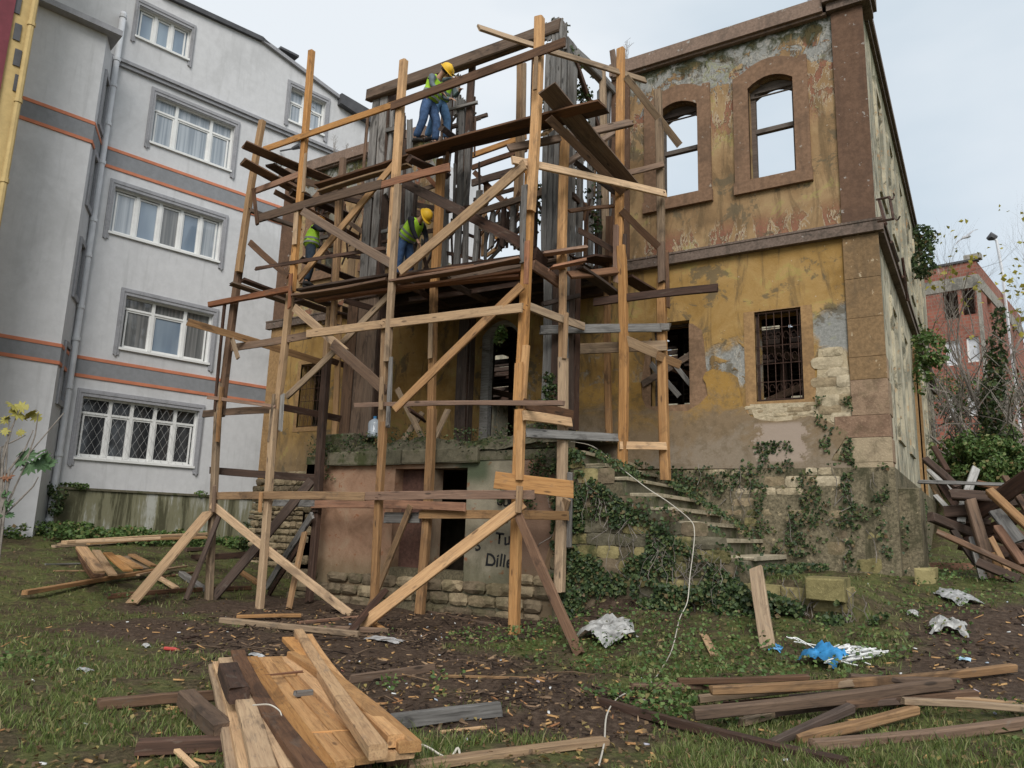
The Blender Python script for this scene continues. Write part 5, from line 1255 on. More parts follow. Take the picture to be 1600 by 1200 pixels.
# concrete foot with moss streaks
lz = zpx(200, 770)[1]
fobj('concrete_foot', *box(FG, zpx(86, 770)[0], endS, -1, lz, -.02, .22), M_GRW2, blk)
fobj('foot_ledge', *box(FG, zpx(84, 770)[0], endS, lz, lz + .06, -.02, .27), M_MOSS, blk)
# nearer wing and its splayed return
FW2 = Fr(FG(0, 0, 1.2), BA, BN)
e0 = FW2.px(146, 200)[0]
topw = FW2.px(150, 48)[1]
fobj('near_wing_wall', *prism(FW2, [rect(-14, e0, -1, topw)], -.3, 0), M_GRW, blk)
dvec = (FG(sA, 0, 0) - FW2(e0, 0, 0)); ang = math.atan2(dvec.y, dvec.x)
FR = Fr(FW2(e0, 0, 0), ang, Vector((math.sin(ang), -math.cos(ang), 0)))
Lr = dvec.length
nh = []
for py in (112, 245, 392, 560):
    zz_ = FW2.px(140, py)[1]; nh.append(rect(Lr * .35, Lr * .75, zz_ - 1.1, zz_ + .3))
fobj('splayed_return', *prism(FR, [rect(0, Lr, -1, topw)] + nh, -.15, 0), M_GRW, blk)
for h in nh:
    fobj('window_moulding', *prism(FR, [rect(h[0][0] - .12, h[1][0] + .12, h[0][1] - .14, h[2][1] + .14), h], -.02, .06), M_TRIM, blk)
    fobj('pane', *box(FR, h[0][0] + .002, h[1][0] - .002, h[0][1] + .002, h[2][1] - .002, -.14, -.10), G_DRK, blk)
for (u, v) in (((145, 194), (140, 220)), ((90, 541), (84, 565))):
    t0 = FW2.px(*u)[1]; t1 = FW2.px(*v)[1]
    for fr_, a, b_ in ((FW2, -14, e0 + .02), (FR, 0.005, Lr - .005)):
        fobj('dark_band', *box(fr_, a, b_, t1, t0, -.01, .02), M_BAND, blk)
        fobj('orange_line', *box(fr_, a, b_, t0 - .02, t0 + .07, -.01, .035), M_ORG, blk)
        fobj('orange_line', *box(fr_, a, b_, t1 - .06, t1 + .03, -.01, .035), M_ORG, blk)
fobj('wing_cornice', *box(FW2, -14, e0 + .3, topw, topw + .16, -1.6, .3), M_TRIM, blk)
# rainwater pipe
pp = [FG(*zpx(187, 22), .16), FG(*zpx(179, 100), .16), FG(*zpx(176, 130), .14)] + [FG(*zpx(187 + (65 - 187) * t, 22 + 813 * t), .14) for t in (.2, .4, .6, .8, .99)]
sP = zpx(180, 95)[0]
pp = [FG(sP, zz_, .16) for zz_ in np.linspace(zpx(187, 22)[1], .6, 9)]
dp = fobj('drainpipe', *tube(pp, .085, 10), M_PIPE, blk, smooth=True)
for py in (28, 95, 135, 195, 255, 345, 400, 480, 530, 605, 710, 765, 812):
    c_ = FG(sP, zpx(187 - .149 * (py - 22), py)[1], .16)
    fobj('pipe_collar', *tube([c_ + Vector((0, 0, -.05)), c_ + Vector((0, 0, .05))], .105, 10), M_PIPE, dp)
# flood lamp on the wall
lp = FG(*zpx(445, 240), .5)
fobj('flood_lamp', *merge(tube([lp + FG.x * -.2 + BN * -.45, lp], .03, 5), tube([lp, lp + FG.x * .15 + BN * .25 + Vector((0, 0, .08))], [.05, .10], 8)), M_EAVE, blk)
# corner of another, ochre building at the very left edge
FY = Fr(FG(0, 0, 3.0), BA, BN)
ybl = thing('ochre_corner_building', FY(-9, 0, 0), 'corner of an ochre building with a dark red panel at the extreme left edge', 'building')
M_OCB = plaster('ochre_render', (0.50, 0.37, 0.17), (0.34, 0.25, 0.12), .08, .8, .4, .2, None, .1)
e1 = FY.px(40, 60)[0]
zb = 1.5
fobj('wall', *prism(FY, [rect(-14, e1, -1, 20)], -3, 0), M_OCB, ybl)
fobj('red_panel', *prism(FY, [rect(-13, FY.px(14, 60)[0], 8, 19.5)], -.02, .06), simple('dark_red_panel', (0.16, 0.035, 0.045), .7), ybl)
for py in (8, 50, 90, 130):
    q_ = FY.px(27, py); fobj('vent_slot', *box(FY, q_[0] - .07, q_[0] + .07, q_[1] - .22, q_[1] + .2, -.01, .03), M_EAVE, ybl)
pipe = fobj('drainpipe', *tube([FY(e1 + .05, 19.8, .1), FY(e1 + .05, 0, .1)], .07, 8), M_OCB, ybl)
for zz_ in (9, 11, 13, 15, 17): fobj('pipe_collar', *tube([FY(e1 + .05, zz_, .1), FY(e1 + .05, zz_ + .1, .1)], .09, 8), M_OCB, pipe)

# ------------------------------------------------------------------ red brick house far right
def polar(px, dist):
    k = ray(px, 700); h = math.hypot(k.x, k.y); p = CAM + k / h * dist; p.z = 0; return p
bc = polar(1551, 48)
RA = math.radians(-10.5)
FRD = Fr(bc, RA, (math.sin(RA), -math.cos(RA), 0))         # front runs to the left (negative s)
m, nt, b = MAT('red_brick_wall', .9, .2)
v = nd(nt, 'ShaderNodeVectorRotate', {'Vector': pos(nt), 'Angle': -RA}, rotation_type='Z_AXIS').outputs[0]
x, y, z = xyz(nt, v)
cv = nd(nt, 'ShaderNodeCombineXYZ', {0: mth(nt, 'ADD', x, y), 1: z, 2: 0}).outputs[0]
bt_ = nd(nt, 'ShaderNodeTexBrick', {'Vector': cv, 'Color1': (0.32, 0.115, 0.078, 1), 'Color2': (0.24, 0.085, 0.06, 1), 'Mortar': (0.25, 0.16, 0.12, 1), 'Scale': 1.0, 'Brick Width': .32, 'Row Height': .2, 'Mortar Size': .02}).outputs['Color']
n_ = noise(nt, pos(nt), .7, 6, .7)
k = mix(nt, ss(nt, n_, .5, .68, 0, .7), bt_, (0.16, 0.075, 0.055))
setc(nt, b, mix(nt, ss(nt, noise(nt, mapping(nt, pos(nt), (1, 1, .3)), 1.1, 5, .7), .60, .68, 0, .8), k, (0.45, 0.40, 0.36)))
M_BRICK = m
M_CONC = plaster('sooty_concrete_beam', (0.30, 0.28, 0.24), (0.06, 0.06, 0.055), .2, .7, .9, .3, None, .2)
red = thing('red_brick_house', FRD(-3, 4.5, -5), 'unfinished red brick house behind the bare tree, soot over its top windows', 'building')
def zr(py): return FRD.px(1545, py)[1]
zt, zb1, zb2 = zr(403), zr(425), zr(445)
def sr(px, py=470): return FRD.px(px, py)[0]
wn = [rect(sr(1473), sr(1497), zr(490), zb2 - .02), rect(sr(1503), sr(1525), zr(487), zb2 - .02), rect(sr(1478, 560), sr(1502, 560), zr(565), zr(525)), rect(sr(1512, 560), sr(1532, 560), zr(563), zr(523)),
      rect(sr(1482, 640), sr(1502, 640), zr(650), zr(612)), rect(sr(1512, 640), sr(1530, 640), zr(648), zr(610))]
fobj('front_wall', *prism(FRD, [rect(-9, 0, 2, zt)] + wn, -.3, 0), M_BRICK, red)
fobj('concrete_beam', *box(FRD, -9, .03, zb2, zb1, -.1, .05), M_CONC, red)
fobj('coping', *box(FRD, -9, .1, zt, zt + .12, -.4, .1), M_EAVE, red)
fobj('dark_inside', *box(FRD, -9, -.1, 2, zt - .5, -1.4, -1.3), M_DARK, red)
FRS = Fr(bc, RA + math.pi / 2, (math.cos(RA), math.sin(RA), 0))
sw_ = [rect(a, a + 1.3, z0, z0 + 1.5) for a in (2.2, 6.0, 10) for z0 in (zr(650), zr(565), zr(487))]
fobj('side_wall', *prism(FRS, [rect(0.3, 14, 2, zt)] + sw_, -.3, 0), M_BRICK, red)
fobj('concrete_beam', *box(FRS, 0.06, 14, zb2, zb1, -.1, .05), M_CONC, red)
fobj('corner_column', *box(FRS, -.02, .4, 2, zb2 - .01, -.1, .045), M_CONC, red)
M_PALE = simple('whitish_shutter', (0.55, 0.56, 0.58), .6, .15, 2)
for i, h in enumerate(wn[2:]):
    a, b_, c_, d_ = h[0][0], h[1][0], h[0][1], h[2][1]
    wdw = fobj('window', *prism(FRD, [rect(a, b_, c_, d_), rect(a + .08, b_ - .08, c_ + .08, d_ - .08)], -.2, -.1), M_PVC, red)
    fobj('pane', *box(FRD, a + .05, b_ - .05, c_ + .05, d_ - .05, -.18, -.16), M_PALE, wdw)
for a, b_, z0, z1 in ((-.6, .25, zt, zt + .3),): fobj('parapet_stub', *box(FRD, a, b_, z0 + .12, z1 + .12, -.5, .0), M_CONC, red)
# street lamp behind it
tl = thing('street_lamp', polar(1586, 55), 'tall thin street lamp rising behind the red brick house', 'street lamp')
b0 = polar(1592, 55); dl = ray(1592, 480); dtop = ray(1555, 371)
def at_dist(px, py, D_):
    k = ray(px, py); return CAM + k * (D_ / math.hypot(k.x, k.y))
fobj('pole', *tube([at_dist(1598, 700, 55), at_dist(1566, 425, 55), at_dist(1557, 376, 55), at_dist(1552, 371, 55)], .09, 6), M_PIPE, tl)
fobj('lamp_head', *tube([at_dist(1543, 374, 55), at_dist(1549, 369, 55), at_dist(1557, 372, 55)], [.12, .28, .15], 8), M_EAVE, tl)
# gull
gp = at_dist(1509, 371, 40)
gull = thing('seagull', gp, 'seagull gliding with spread wings in the grey sky', 'bird')
M_GULL = simple('gull_grey_white', (0.45, 0.45, 0.46), .7, .2)
q0, q1, q2 = at_dist(1492, 383, 40), at_dist(1509, 371, 40), at_dist(1528, 358, 40)
upv = Vector((0, 0, 1))
fobj('body', *tube([q1 - RT * .22 - upv * .1, q1 - RT * .1, q1 + RT * .12 + upv * .04, q1 + RT * .24 + upv * .06], [.02, .07, .075, .02], 8), M_GULL, gull, smooth=True)
for e in (q0, q2):
    d_ = (e - q1); n_ = FW * .16
    V = []
    for i, t in enumerate((0, .3, .65, 1)):
        c_ = q1 + d_ * t + upv * .10 * math.sin(t * 3.1) ; wd = (.16, .15, .11, .02)[i]
        V += [c_ - FW * wd, c_ + FW * wd, c_ + FW * wd * .8 + upv * -.025, c_ - FW * wd + upv * -.02]
    Fc = []
    for i in range(3):
        for k in range(4): Fc.append((i * 4 + k, i * 4 + (k + 1) % 4, i * 4 + 4 + (k + 1) % 4, i * 4 + 4 + k))
    Fc += [(0, 1, 2, 3), (12, 13, 14, 15)]
    fobj('wing', V, Fc, M_GULL, gull)

# ------------------------------------------------------------------ trees, bushes, ivy
def grow(p, d, L, r_, depth, rng, out, tips, spread=.5, up=.12):
    n = 4; pts = [p]; rr = [r_]
    for i in range(n):
        d = (d + Vector((rng.gauss(0, .13), rng.gauss(0, .13), rng.gauss(0, .10) + up * .3))).normalized()
        p = p + d * (L / n); pts.append(p); rr.append(r_ * (1 - .42 * (i + 1) / n))
    out.append(tube(pts, rr, 5 if depth > 2 else 3, False))
    if depth == 0: tips.append((p, d)); return
    k = rng.choice((2, 3, 3))
    for i in range(k):
        a = pts[rng.choice((2, 3, 4))] if i else pts[-1]
        nd_ = (d + Vector((rng.gauss(0, spread), rng.gauss(0, spread), rng.gauss(0, spread * .7) + up))).normalized()
        grow(a, nd_, L * rng.uniform(.62, .85), rr[-1] * (.9 if i == 0 else .7), depth - 1, rng, out, tips, spread, up)
rng = random.Random(21)
def treeish(name, base, stems, label, cat, lp=None, leafm=None, lsz=.2, rngs=1):
    t = thing(name, base, label, cat)
    rg = random.Random(rngs); out_, tips = [], []
    for (d, L, r_, dep, sp, up) in stems: grow(Vector(base), Vector(d).normalized(), L, r_, dep, rg, out_, tips, sp, up)
    V, Fc = merge(*out_); fobj('branches', V, Fc, M_TWIG, t, fix=False)
    if lp:
        idx = [i for i in range(len(tips)) if rg.random() < lp]
        Pp = [];
        for i in idx:
            for k in range(rg.choice((1, 2, 3))): Pp.append(tips[i][0] + Vector((rg.gauss(0, .12), rg.gauss(0, .12), rg.gauss(0, .12))))
        if Pp: leaves('foliage', [tuple(p) for p in Pp], (0, 0, 1), lsz, leafm, t, .8, seed=rngs)
    return t, tips
def zat(px, py, D_): return at_dist(px, py, D_)
tb = zat(1575, 705, 27); tb.z = float(gz(tb.x, tb.y)) - .1
treeish('bare_tree', tb, [((-.75, 0, .9), 2.5, .09, 6, .36, .12), ((-.35, .1, 1), 2.6, .11, 6, .36, .12), ((.05, 0, 1), 2.6, .10, 6, .36, .12), ((-1.1, -.2, .75), 2.2, .08, 6, .38, .10), ((.4, -.1, .9), 2.3, .08, 6, .38, .12)],
        'nearly bare tree with a few yellow leaves in front of the red brick house', 'tree', .07, M_YEL, .17, 4)
tb2 = zat(1603, 700, 30); tb2.z = float(gz(tb2.x, tb2.y)) - .1
treeish('bare_tree', tb2, [((-.3, 0, 1), 2.9, .11, 6, .35, .12), ((.15, 0, 1), 2.9, .10, 6, .35, .12), ((-.7, 0, 1), 2.6, .09, 6, .36, .12)], 'taller bare tree right at the right edge of the picture', 'tree', .05, M_YEL, .17, 9)
def blob(name, centres, radii, n, size, mat, label, cat, seed, parent=None, kind=None, group=None, jit=.9):
    rs = np.random.RandomState(seed)
    C_ = np.array([tuple(c) for c in centres], float); R_ = np.array(radii, float)
    if R_.ndim == 1: R_ = np.stack([R_] * 3, 1)
    wt = (R_.prod(1)) ** .7; wt /= wt.sum()
    i = rs.choice(len(C_), n, p=wt)
    u = rs.normal(0, 1, (n, 3)); u /= np.linalg.norm(u, axis=1, keepdims=True)
    rad = rs.uniform(.45, 1.05, (n, 1)) ** .7
    Pp = C_[i] + u * rad * R_[i]
    dens = fbm(Pp[:, 0] * 2.2 + 5, Pp[:, 2] * 2.2 + Pp[:, 1], 3)
    keep = dens > .40
    o = leaves(name, Pp[keep], u[keep] + np.array([0, 0, .4]), size, mat, parent, jit, seed=seed)
    return tag(o, label, cat, group, kind)
iv = [zat(1548 + k * 1.5, 690 - k * 22, 26.3) for k in range(10)]
blob('ivy_column', iv, [(.42 - .02 * k) for k in range(10)], 1500, .13, M_IVY, 'tall column of ivy climbing the bare tree trunk', 'ivy', 5)
blob('side_wall_bush', [PX(1442, 372, -1.0), PX(1441, 392, -1.0), PX(1440, 415, -1.0)], [.42, .34, .4], 800, .13, M_IVY, 'dark bush sprouting high on the side wall below the roofline', 'bush', 6)
blob('side_wall_bush', [PX(1450, 545, -.9), PX(1452, 580, -.9), PX(1447, 600, -.95), PX(1450, 520, -1)], [.5, .42, .3, .35], 1300, .11, M_WEED, 'green creeper hanging midway up the side wall', 'bush', 7)
hb = []
hr = []
r = random.Random(33)
for k in range(26):
    p = zat(1462 + r.uniform(0, 150), 720 + r.uniform(-38, 26), 27 + r.uniform(-3, 2)); hb.append(p); hr.append((r.uniform(.3, 1.0), .6, r.uniform(.2, .75)))
blob('hillside_scrub', hb, hr, 17000, .11, M_WEED, 'green scrub covering the bank beyond the timber heap', None, 8, kind='stuff')
gb = [zat(1470 + r.uniform(0, 130), 640 + r.uniform(-40, 40), 33) for k in range(14)]
blob('bank_bush', gb, [(1.2, .9, r.uniform(.5, .9)) for _ in gb], 3000, .14, M_WEED, 'loose yellow-green bushes on the bank below the red brick house', 'bush', 9)

rg_ = random.Random(91); L = []
for k in range(240):
    q = zat(1455 + rg_.uniform(0, 160), 700 - abs(rg_.gauss(0, 70)), 27.5 + rg_.uniform(-2, 3)); d_ = Vector((rg_.gauss(0, .5), rg_.gauss(0, .5), rg_.uniform(.2, 1))).normalized()
    pts = [q]
    for j in range(4):
        d_ = (d_ + Vector((rg_.gauss(0, .25), rg_.gauss(0, .25), rg_.gauss(0, .2)))).normalized(); q = q + d_ * rg_.uniform(.25, .6); pts.append(q)
    L.append(tube(pts, [.022, .018, .014, .01, .006], 3, False))
V, Fc = merge(*L); tag(fobj('bare_thicket', V, Fc, M_TWIG, fix=False), 'tangled bare stems of the thicket on the bank', None, None, 'stuff')

def scatter_on(fr, poly, n, seed, thr=.5, freq=1.3, d=.03, thick=.08):
    rs = np.random.RandomState(seed)
    a = np.array(poly); lo = a.min(0); hi = a.max(0)
    S_ = rs.uniform(lo[0], hi[0], n * 3); Z_ = rs.uniform(lo[1], hi[1], n * 3)
    ok = np.array([inpoly((s, z), poly) for s, z in zip(S_, Z_)])
    f_ = fbm(S_ * freq + seed * 3.1, Z_ * freq + 7, 4)
    ok &= (f_ - thr) * 8 > rs.uniform(0, 1, n * 3) ** 1.3
    S_, Z_ = S_[ok][:n], Z_[ok][:n]
    D_ = d + rs.uniform(0, thick, len(S_))
    return np.array([tuple(fr(s, z, dd)) for s, z, dd in zip(S_, Z_, D_)])
P1 = scatter_on(FT2, [(-6.2, .2), (-2.7, .2), (-3.0, .95), (-4.2, 1.65), (-5.3, 2.4), (-6.2, 2.9)], 6500, 1, .49, 2.6)
P2 = scatter_on(FT2, [(-6.1, 1.6), (-5.6, 1.6), (-5.6, 2.9), (-6.1, 3.1)], 1100, 2, .40, 3)
P3 = scatter_on(FT2, [(-4.7, .45), (-3.9, .25), (-3.0, .35), (-2.3, .25), (-1.5, .45), (-1.1, .7), (-1.5, .88), (-2.1, .72), (-3.0, .95), (-4.0, .85), (-4.7, 1.0)], 5200, 3, .42, 3.6, .03, .28)
P4 = scatter_on(FT2, [(-4.9, 2.3), (-4.3, 1.1), (-3.2, .9), (-2.9, 1.2), (-3.6, 1.9)], 500, 4, .56, 3.5, .02, .15)
leaves('ivy', np.concatenate([P1, P2, P3, P4]), (0, -1, .35), .062, M_IVY, None, .55, .9, 3)
tag(bpy.context.scene.objects['ivy'], 'ivy smothering the stair wall and the low retaining wall', None, None, 'stuff')
r = random.Random(77); L = []
for i in range(150):
    fr_, a, zt_ = (FT2, r.uniform(-6.1, -1.4), 0) if r.random() < .75 else (FA, r.uniform(-4.8, -1.5), 0)
    if fr_ is FT2: zt_ = np.interp(a, [-6.1, -3, -1.4], [2.8, 1.2, 1.0]) - abs(r.gauss(0, .4))
    else: zt_ = r.uniform(1.6, 3.0)
    q = fr_(a, zt_, .08 if fr_ is FT2 else .12); pts = [q]
    for k in range(r.choice((3, 4, 6))):
        q = q + fr_.x * r.gauss(0, .10) + fr_.n * r.gauss(0.004, .02) + Vector((0, 0, -r.uniform(.06, .18))); pts.append(q)
    L.append(tube(pts, r.uniform(.003, .009), 3, False))
V, Fc = merge(*L); tag(fobj('dead_vines', V, Fc, M_TWIG, fix=False), 'dry brown vine stems hanging over the stair wall and plinth', None, None, 'stuff')
rs = np.random.RandomState(14)
n = 6000
XX = rs.uniform(-5.6, -2.0, n); YY = rs.uniform(11.45, 14, n)
zs_ = np.interp(XX, [a for a, _ in nos], [b_ for _, b_ in nos]); zs_ = np.where(XX > -2.97, 1.1, zs_)
kp = fbm(XX * 2.3 + 1, YY * 2.3, 4) > np.where(YY > 13.4, .46, np.where(YY < 11.8, .55, .66))
PS = np.stack([XX, YY, zs_ + rs.uniform(0, .12, n)], 1)[kp]
PF = scatter_on(FA, [(-5.0, 1.5), (-1.3, 1.1), (-1.3, 2.9), (-5.0, 2.9)], 1700, 6, .51, 3.4, .10, .08)
PF2 = scatter_on(FA, [FA.px(*p) for p in ((1270, 620), (1332, 620), (1335, 730), (1280, 700))], 260, 7, .47, 3.2, .05, .04)
PF3 = scatter_on(FA, [FA.px(*p) for p in ((1160, 690), (1240, 690), (1240, 740), (1160, 740))], 260, 8, .46, 3.6, .05, .05)
PF4 = scatter_on(FS, [(0, .8), (6, .8), (6, 2.6), (0, 2.4)], 900, 9, .56, 2.2, .1, .1)
tag(leaves('wall_ivy', np.concatenate([PS, PF, PF2, PF3, PF4]), (0, -1, .4), .056, M_IVY, None, .6, .9, 5), 'thin ivy over the steps and the mansion plinth', None, None, 'stuff')
# terrace top growth
PT = scatter_on(FT, [(-12.2, 2.98), (-6.1, 2.98), (-6.1, 3.5), (-12.2, 3.45)], 1500, 10, .44, 2.6, -.25, .4)
PT2 = scatter_on(FT, [(-7.4, 1.9), (-6.15, 1.9), (-6.15, 3.9), (-6.8, 3.9)], 1700, 11, .48, 2.2, .02, .2)
PT3 = scatter_on(FT, [(-12.2, 2.5), (-11, 2.5), (-11, 3.3), (-12.2, 3.3)], 250, 12, .45, 2.6, .0, .2)
tag(leaves('terrace_moss', np.concatenate([PT, PT2, PT3]), (0, -.6, 1), .048, M_IVY, None, .7, .9, 6), 'moss and creepers on the porch terrace edge', None, None, 'stuff')
# ivy over the right corner and flank of the bay
cpts, crad = [], []
for k, (px, py, Y_) in enumerate([(872, 45, 11.9), (885, 55, 12), (893, 80, 12.1), (900, 105, 12.4), (905, 130, 12.6), (915, 150, 12.8), (903, 165, 12.6), (912, 190, 12.8), (905, 215, 12.6), (925, 130, 13.1), (932, 250, 13), (927, 300, 13), (930, 350, 13), (840, 160, 12.2), (838, 300, 12.2), (853, 345, 12.2), (898, 300, 12.6), (900, 245, 12.7), (924, 330, 13.2)]):
    cpts.append(PY(px, py, Y_)); crad.append((.16, .2, .26))
blob('bay_ivy', cpts, crad, 1700, .085, M_IVY, 'half dead ivy trailing over the right corner of the timber bay', 'ivy', 12, jit=1.0)
blob('bay_fern', [PY(784, 530, 12.5)], [(.16, .14, .30)], 340, .09, M_WEED, 'small bright green fern hanging under the bay floor', 'plant', 13)
blob('green_sprig', [PY(862, 610, 11.4), PY(860, 640, 11.4), PY(858, 590, 11.4)], [.16, .2, .1], 500, .07, M_IVY, 'dark creeper at the foot of the grey porch column', 'plant', 14)
# dry weeds on the cornices
for i, (px, py, hh) in enumerate([(978, 112, .75), (966, 118, .35), (1003, 105, .25), (520, 262, .8), (470, 275, .6), (540, 258, .4), (1263, 12, .5)]):
    base = PY(px, py + 2, 14.2); base.z = 11.78
    L = []; r = random.Random(i)
    for k in range(5):
        t = Vector((r.gauss(0, .07), r.gauss(0, .05), 1)); L.append(tube([base, base + t * hh * .5, base + t * hh + Vector((r.gauss(0, .04), 0, 0))], [.007, .005, .002], 3))
        for j in range(4):
            q = base + t * hh * r.uniform(.4, 1); L.append(tube([q, q + Vector((r.gauss(0, .07), 0, .08))], .003, 3))
    V, Fc = merge(*L)
    where = ['tallest dry weed on the cornice right of the bay', 'short dry weed on the cornice hard by the bay', 'tiny dry weed on the right cornice', 'tall dry weed on the left cornice', 'dry weed at the left end of the left cornice', 'small dry weed beside the tall one on the left cornice', 'dry weed on the cornice near the corner cap'][i]
    tag(fobj('dry_weed', V, Fc, M_TWIG), where, 'weed', 'dry weeds on the cornices')

# fig bush at the left edge
fb = G(10, 850); fb = Vector((fb.x, fb.y, fb.z))
fd = math.hypot(fb.x, fb.y)
FD_ = 12.5
def fp(px, py): return at_dist(px, py, FD_)
gb_ = fp(5, 860); gb_.z = float(gz(gb_.x, gb_.y))
fig = thing('fig_bush', gb_, 'young fig bush with big lobed leaves at the left edge', 'bush')
stems = [[(0, 800), (18, 740), (40, 715), (100, 645)], [(0, 810), (20, 770), (40, 725), (55, 680), (60, 645)], [(2, 790), (10, 720), (14, 655)], [(4, 720), (18, 670), (30, 640)], [(2, 760), (6, 700), (10, 690)], [(0, 812), (22, 790), (52, 760), (60, 745)], [(14, 735), (40, 700), (52, 672)], [(0, 700), (20, 690), (40, 680)]]
stems = [s_ for s_ in stems]
for s_ in stems:
    pts = [gb_ + (fp(*s_[0]) - gb_) * .02] + [fp(*q) for q in s_]
    fobj('stem', *tube(pts, [.022] + list(np.linspace(.018, .007, len(s_))), 5), M_TWIG, fig)
def lobed(c, nrm, upd, size, mat, parent):
    """fig leaf: five rounded lobes round a palm, slightly cupped"""
    nrm = nrm.normalized(); u = (upd - nrm * upd.dot(nrm)).normalized(); v = nrm.cross(u)
    prof = [(-.5, .0), (-.42, .30), (-.15, .22), (-.18, .62), (.05, .40), (.30, .70), (.34, .34), (.72, .40), (.62, .16), (1.0, 0)]
    pr = prof + [(a, -b_) for a, b_ in reversed(prof[1:-1])]
    V = [c] + [c + u * a * size + v * b_ * size - nrm * (.22 * size * (a * a + b_ * b_)) for a, b_ in pr]
    V2 = [p - nrm * .004 for p in V]; n = len(pr)
    Fc = [(0, 1 + i, 1 + (i + 1) % n) for i in range(n)] + [(len(V), len(V) + 1 + (i + 1) % n, len(V) + 1 + i) for i in range(n)]
    return fobj('leaf', V + V2, Fc, mat, parent, fix=False)
r = random.Random(8)
for (px, py, sz, y_) in [(18, 632, .16, 1), (35, 636, .16, 1), (25, 645, .18, 1), (45, 648, .15, 1), (58, 652, .13, 1), (12, 650, .12, 1), (8, 672, .1, 1), (30, 676, .09, 1), (10, 655, .1, 1), (40, 712, .17, 0), (55, 716, .18, 0), (62, 724, .18, 0), (72, 716, .15, 0), (80, 724, .14, 0), (48, 728, .17, 0), (34, 720, .13, 0), (30, 708, .11, 0), (66, 704, .11, 0), (8, 745, .12, 2), (5, 742, .1, 2), (12, 790, .12, 0), (4, 785, .12, 0), (10, 770, .1, 0), (2, 770, .12, 0), (6, 800, .12, 0), (14, 805, .1, 0)]:
    nn = (-FW + Vector((r.gauss(0, .5), r.gauss(0, .5), .8 + r.gauss(0, .4))))
    lobed(fp(px, py), nn, Vector((r.gauss(0, 1), r.gauss(0, 1), r.gauss(-.3, .5))), sz * 1.0, M_FIGY if y_ == 1 else (M_RED if y_ == 2 else M_FIG), fig)
# low growth at the foot of the grey block
rs = np.random.RandomState(5)
def foot_green(a, b_, n, seed, hgt=.3, thr=.4):
    rs = np.random.RandomState(seed); s = rs.uniform(a, b_, n); d = rs.uniform(.25, 1.6, n)
    Pq = np.array([tuple(FG(x_, 0, y_)) for x_, y_ in zip(s, d)])
    Pq[:, 2] = gz(Pq[:, 0], Pq[:, 1]) + rs.uniform(0, hgt, n) * fbm(s * 1.2, d, 3) * 1.6
    return Pq[fbm(s * 1.5 + seed, d * 1.5, 3) > thr]
tag(leaves('wall_foot_weeds', np.concatenate([foot_green(-7, 14, 14000, 2)]), (.3, -.3, 1), .10, M_WEED, None, .7, .9, 8), 'weeds along the foot of the grey apartment block', None, None, 'stuff')
blob('nettle_clump', [G(375, 850, .25), G(360, 835, .25), G(390, 862, .2)], [(.55, .4, .4), (.4, .3, .3), (.4, .3, .3)], 1900, .09, M_IVY, 'dark green clump between the grey block and the rubble wall', 'bush', 16)
blob('ledge_creeper', [FG(zpx(85, 775)[0], lz - .1, .4), FG(zpx(80, 800)[0], lz - .5, .4), FG(zpx(78, 765)[0], lz + .1, .35)], [.25, .2, .2], 500, .08, M_IVY, 'small creeper hanging by the drainpipe at the concrete ledge', 'plant', 17)
blob('ledge_grass', [FG(zpx(q_, 766)[0], lz + .08, .2) for q_ in (95, 105, 115, 125, 310)], [(.25, .15, .1)] * 5, 500, .07, M_WEED, 'tufts growing on the ledge of the grey block', 'plant', 18)
# ------------------------------------------------------------------ grass, weeds, chips
def cam_scatter(n, d0, d1, seed, az0=-36, az1=36):
    """ground points spread over the wedge the camera looks into, thinning with distance"""
    rs = np.random.RandomState(seed)
    az = np.radians(rs.uniform(az0, az1, n)); u = rs.rand(n)
    d = 1.0 / (1 / d0 + (1 / d1 - 1 / d0) * u)
    base = math.atan2(FW.y, FW.x)
    x = d * np.cos(base - az); y = d * np.sin(base - az)
    ok = ~((y > 11.3) & (x > -12.4) & (x < -4.3)) & ~((y > 13.8) & (x < -1.0)) & (x > -20.3 + .24 * (y - 12)) & ~((y > 11.0) & (y < 11.45) & (x > -4.4) & (x < -1.6))
    return x[ok], y[ok]
def tufts(name, x, y, h, wd, mat, seed, label, lean=.45):
    rs = np.random.RandomState(seed); n = len(x); z = gz(x, y) - .01
    a = rs.uniform(0, 6.283, n); hh = h * rs.uniform(.5, 1.3, n); ww = wd * rs.uniform(.6, 1.3, n)
    lx, ly = rs.normal(0, lean, n) * hh, rs.normal(0, lean, n) * hh
    b0 = np.stack([x - np.cos(a) * ww / 2, y - np.sin(a) * ww / 2, z], 1); b1 = np.stack([x + np.cos(a) * ww / 2, y + np.sin(a) * ww / 2, z], 1)
    m0 = np.stack([x - np.cos(a) * ww / 3 + lx * .4, y - np.sin(a) * ww / 3 + ly * .4, z + hh * .6], 1); m1 = np.stack([x + np.cos(a) * ww / 3 + lx * .4, y + np.sin(a) * ww / 3 + ly * .4, z + hh * .6], 1)
    t = np.stack([x + lx, y + ly, z + hh], 1)
    V = np.stack([b0, b1, m1, m0, t], 1).reshape(-1, 3); i = np.arange(n)[:, None] * 5
    T = np.concatenate([i + np.array([[0, 1, 2]]), i + np.array([[0, 2, 3]]), i + np.array([[3, 2, 4]])], 1).reshape(-1, 3)
    return tag(nparr(name, V, T, mat, None, tri=True), label, None, None, 'stuff')
x, y = cam_scatter(190000, 2.6, 26, 1)
mu = mud(x, y); cl = fbm(x * 1.7, y * 1.7 + 3, 4); fine = fbm(x * 6, y * 6, 3)
rs = np.random.RandomState(3)
k = (rs.rand(len(x)) > mu * 1.05) & (cl + (fine - .5) * .5 > .45)
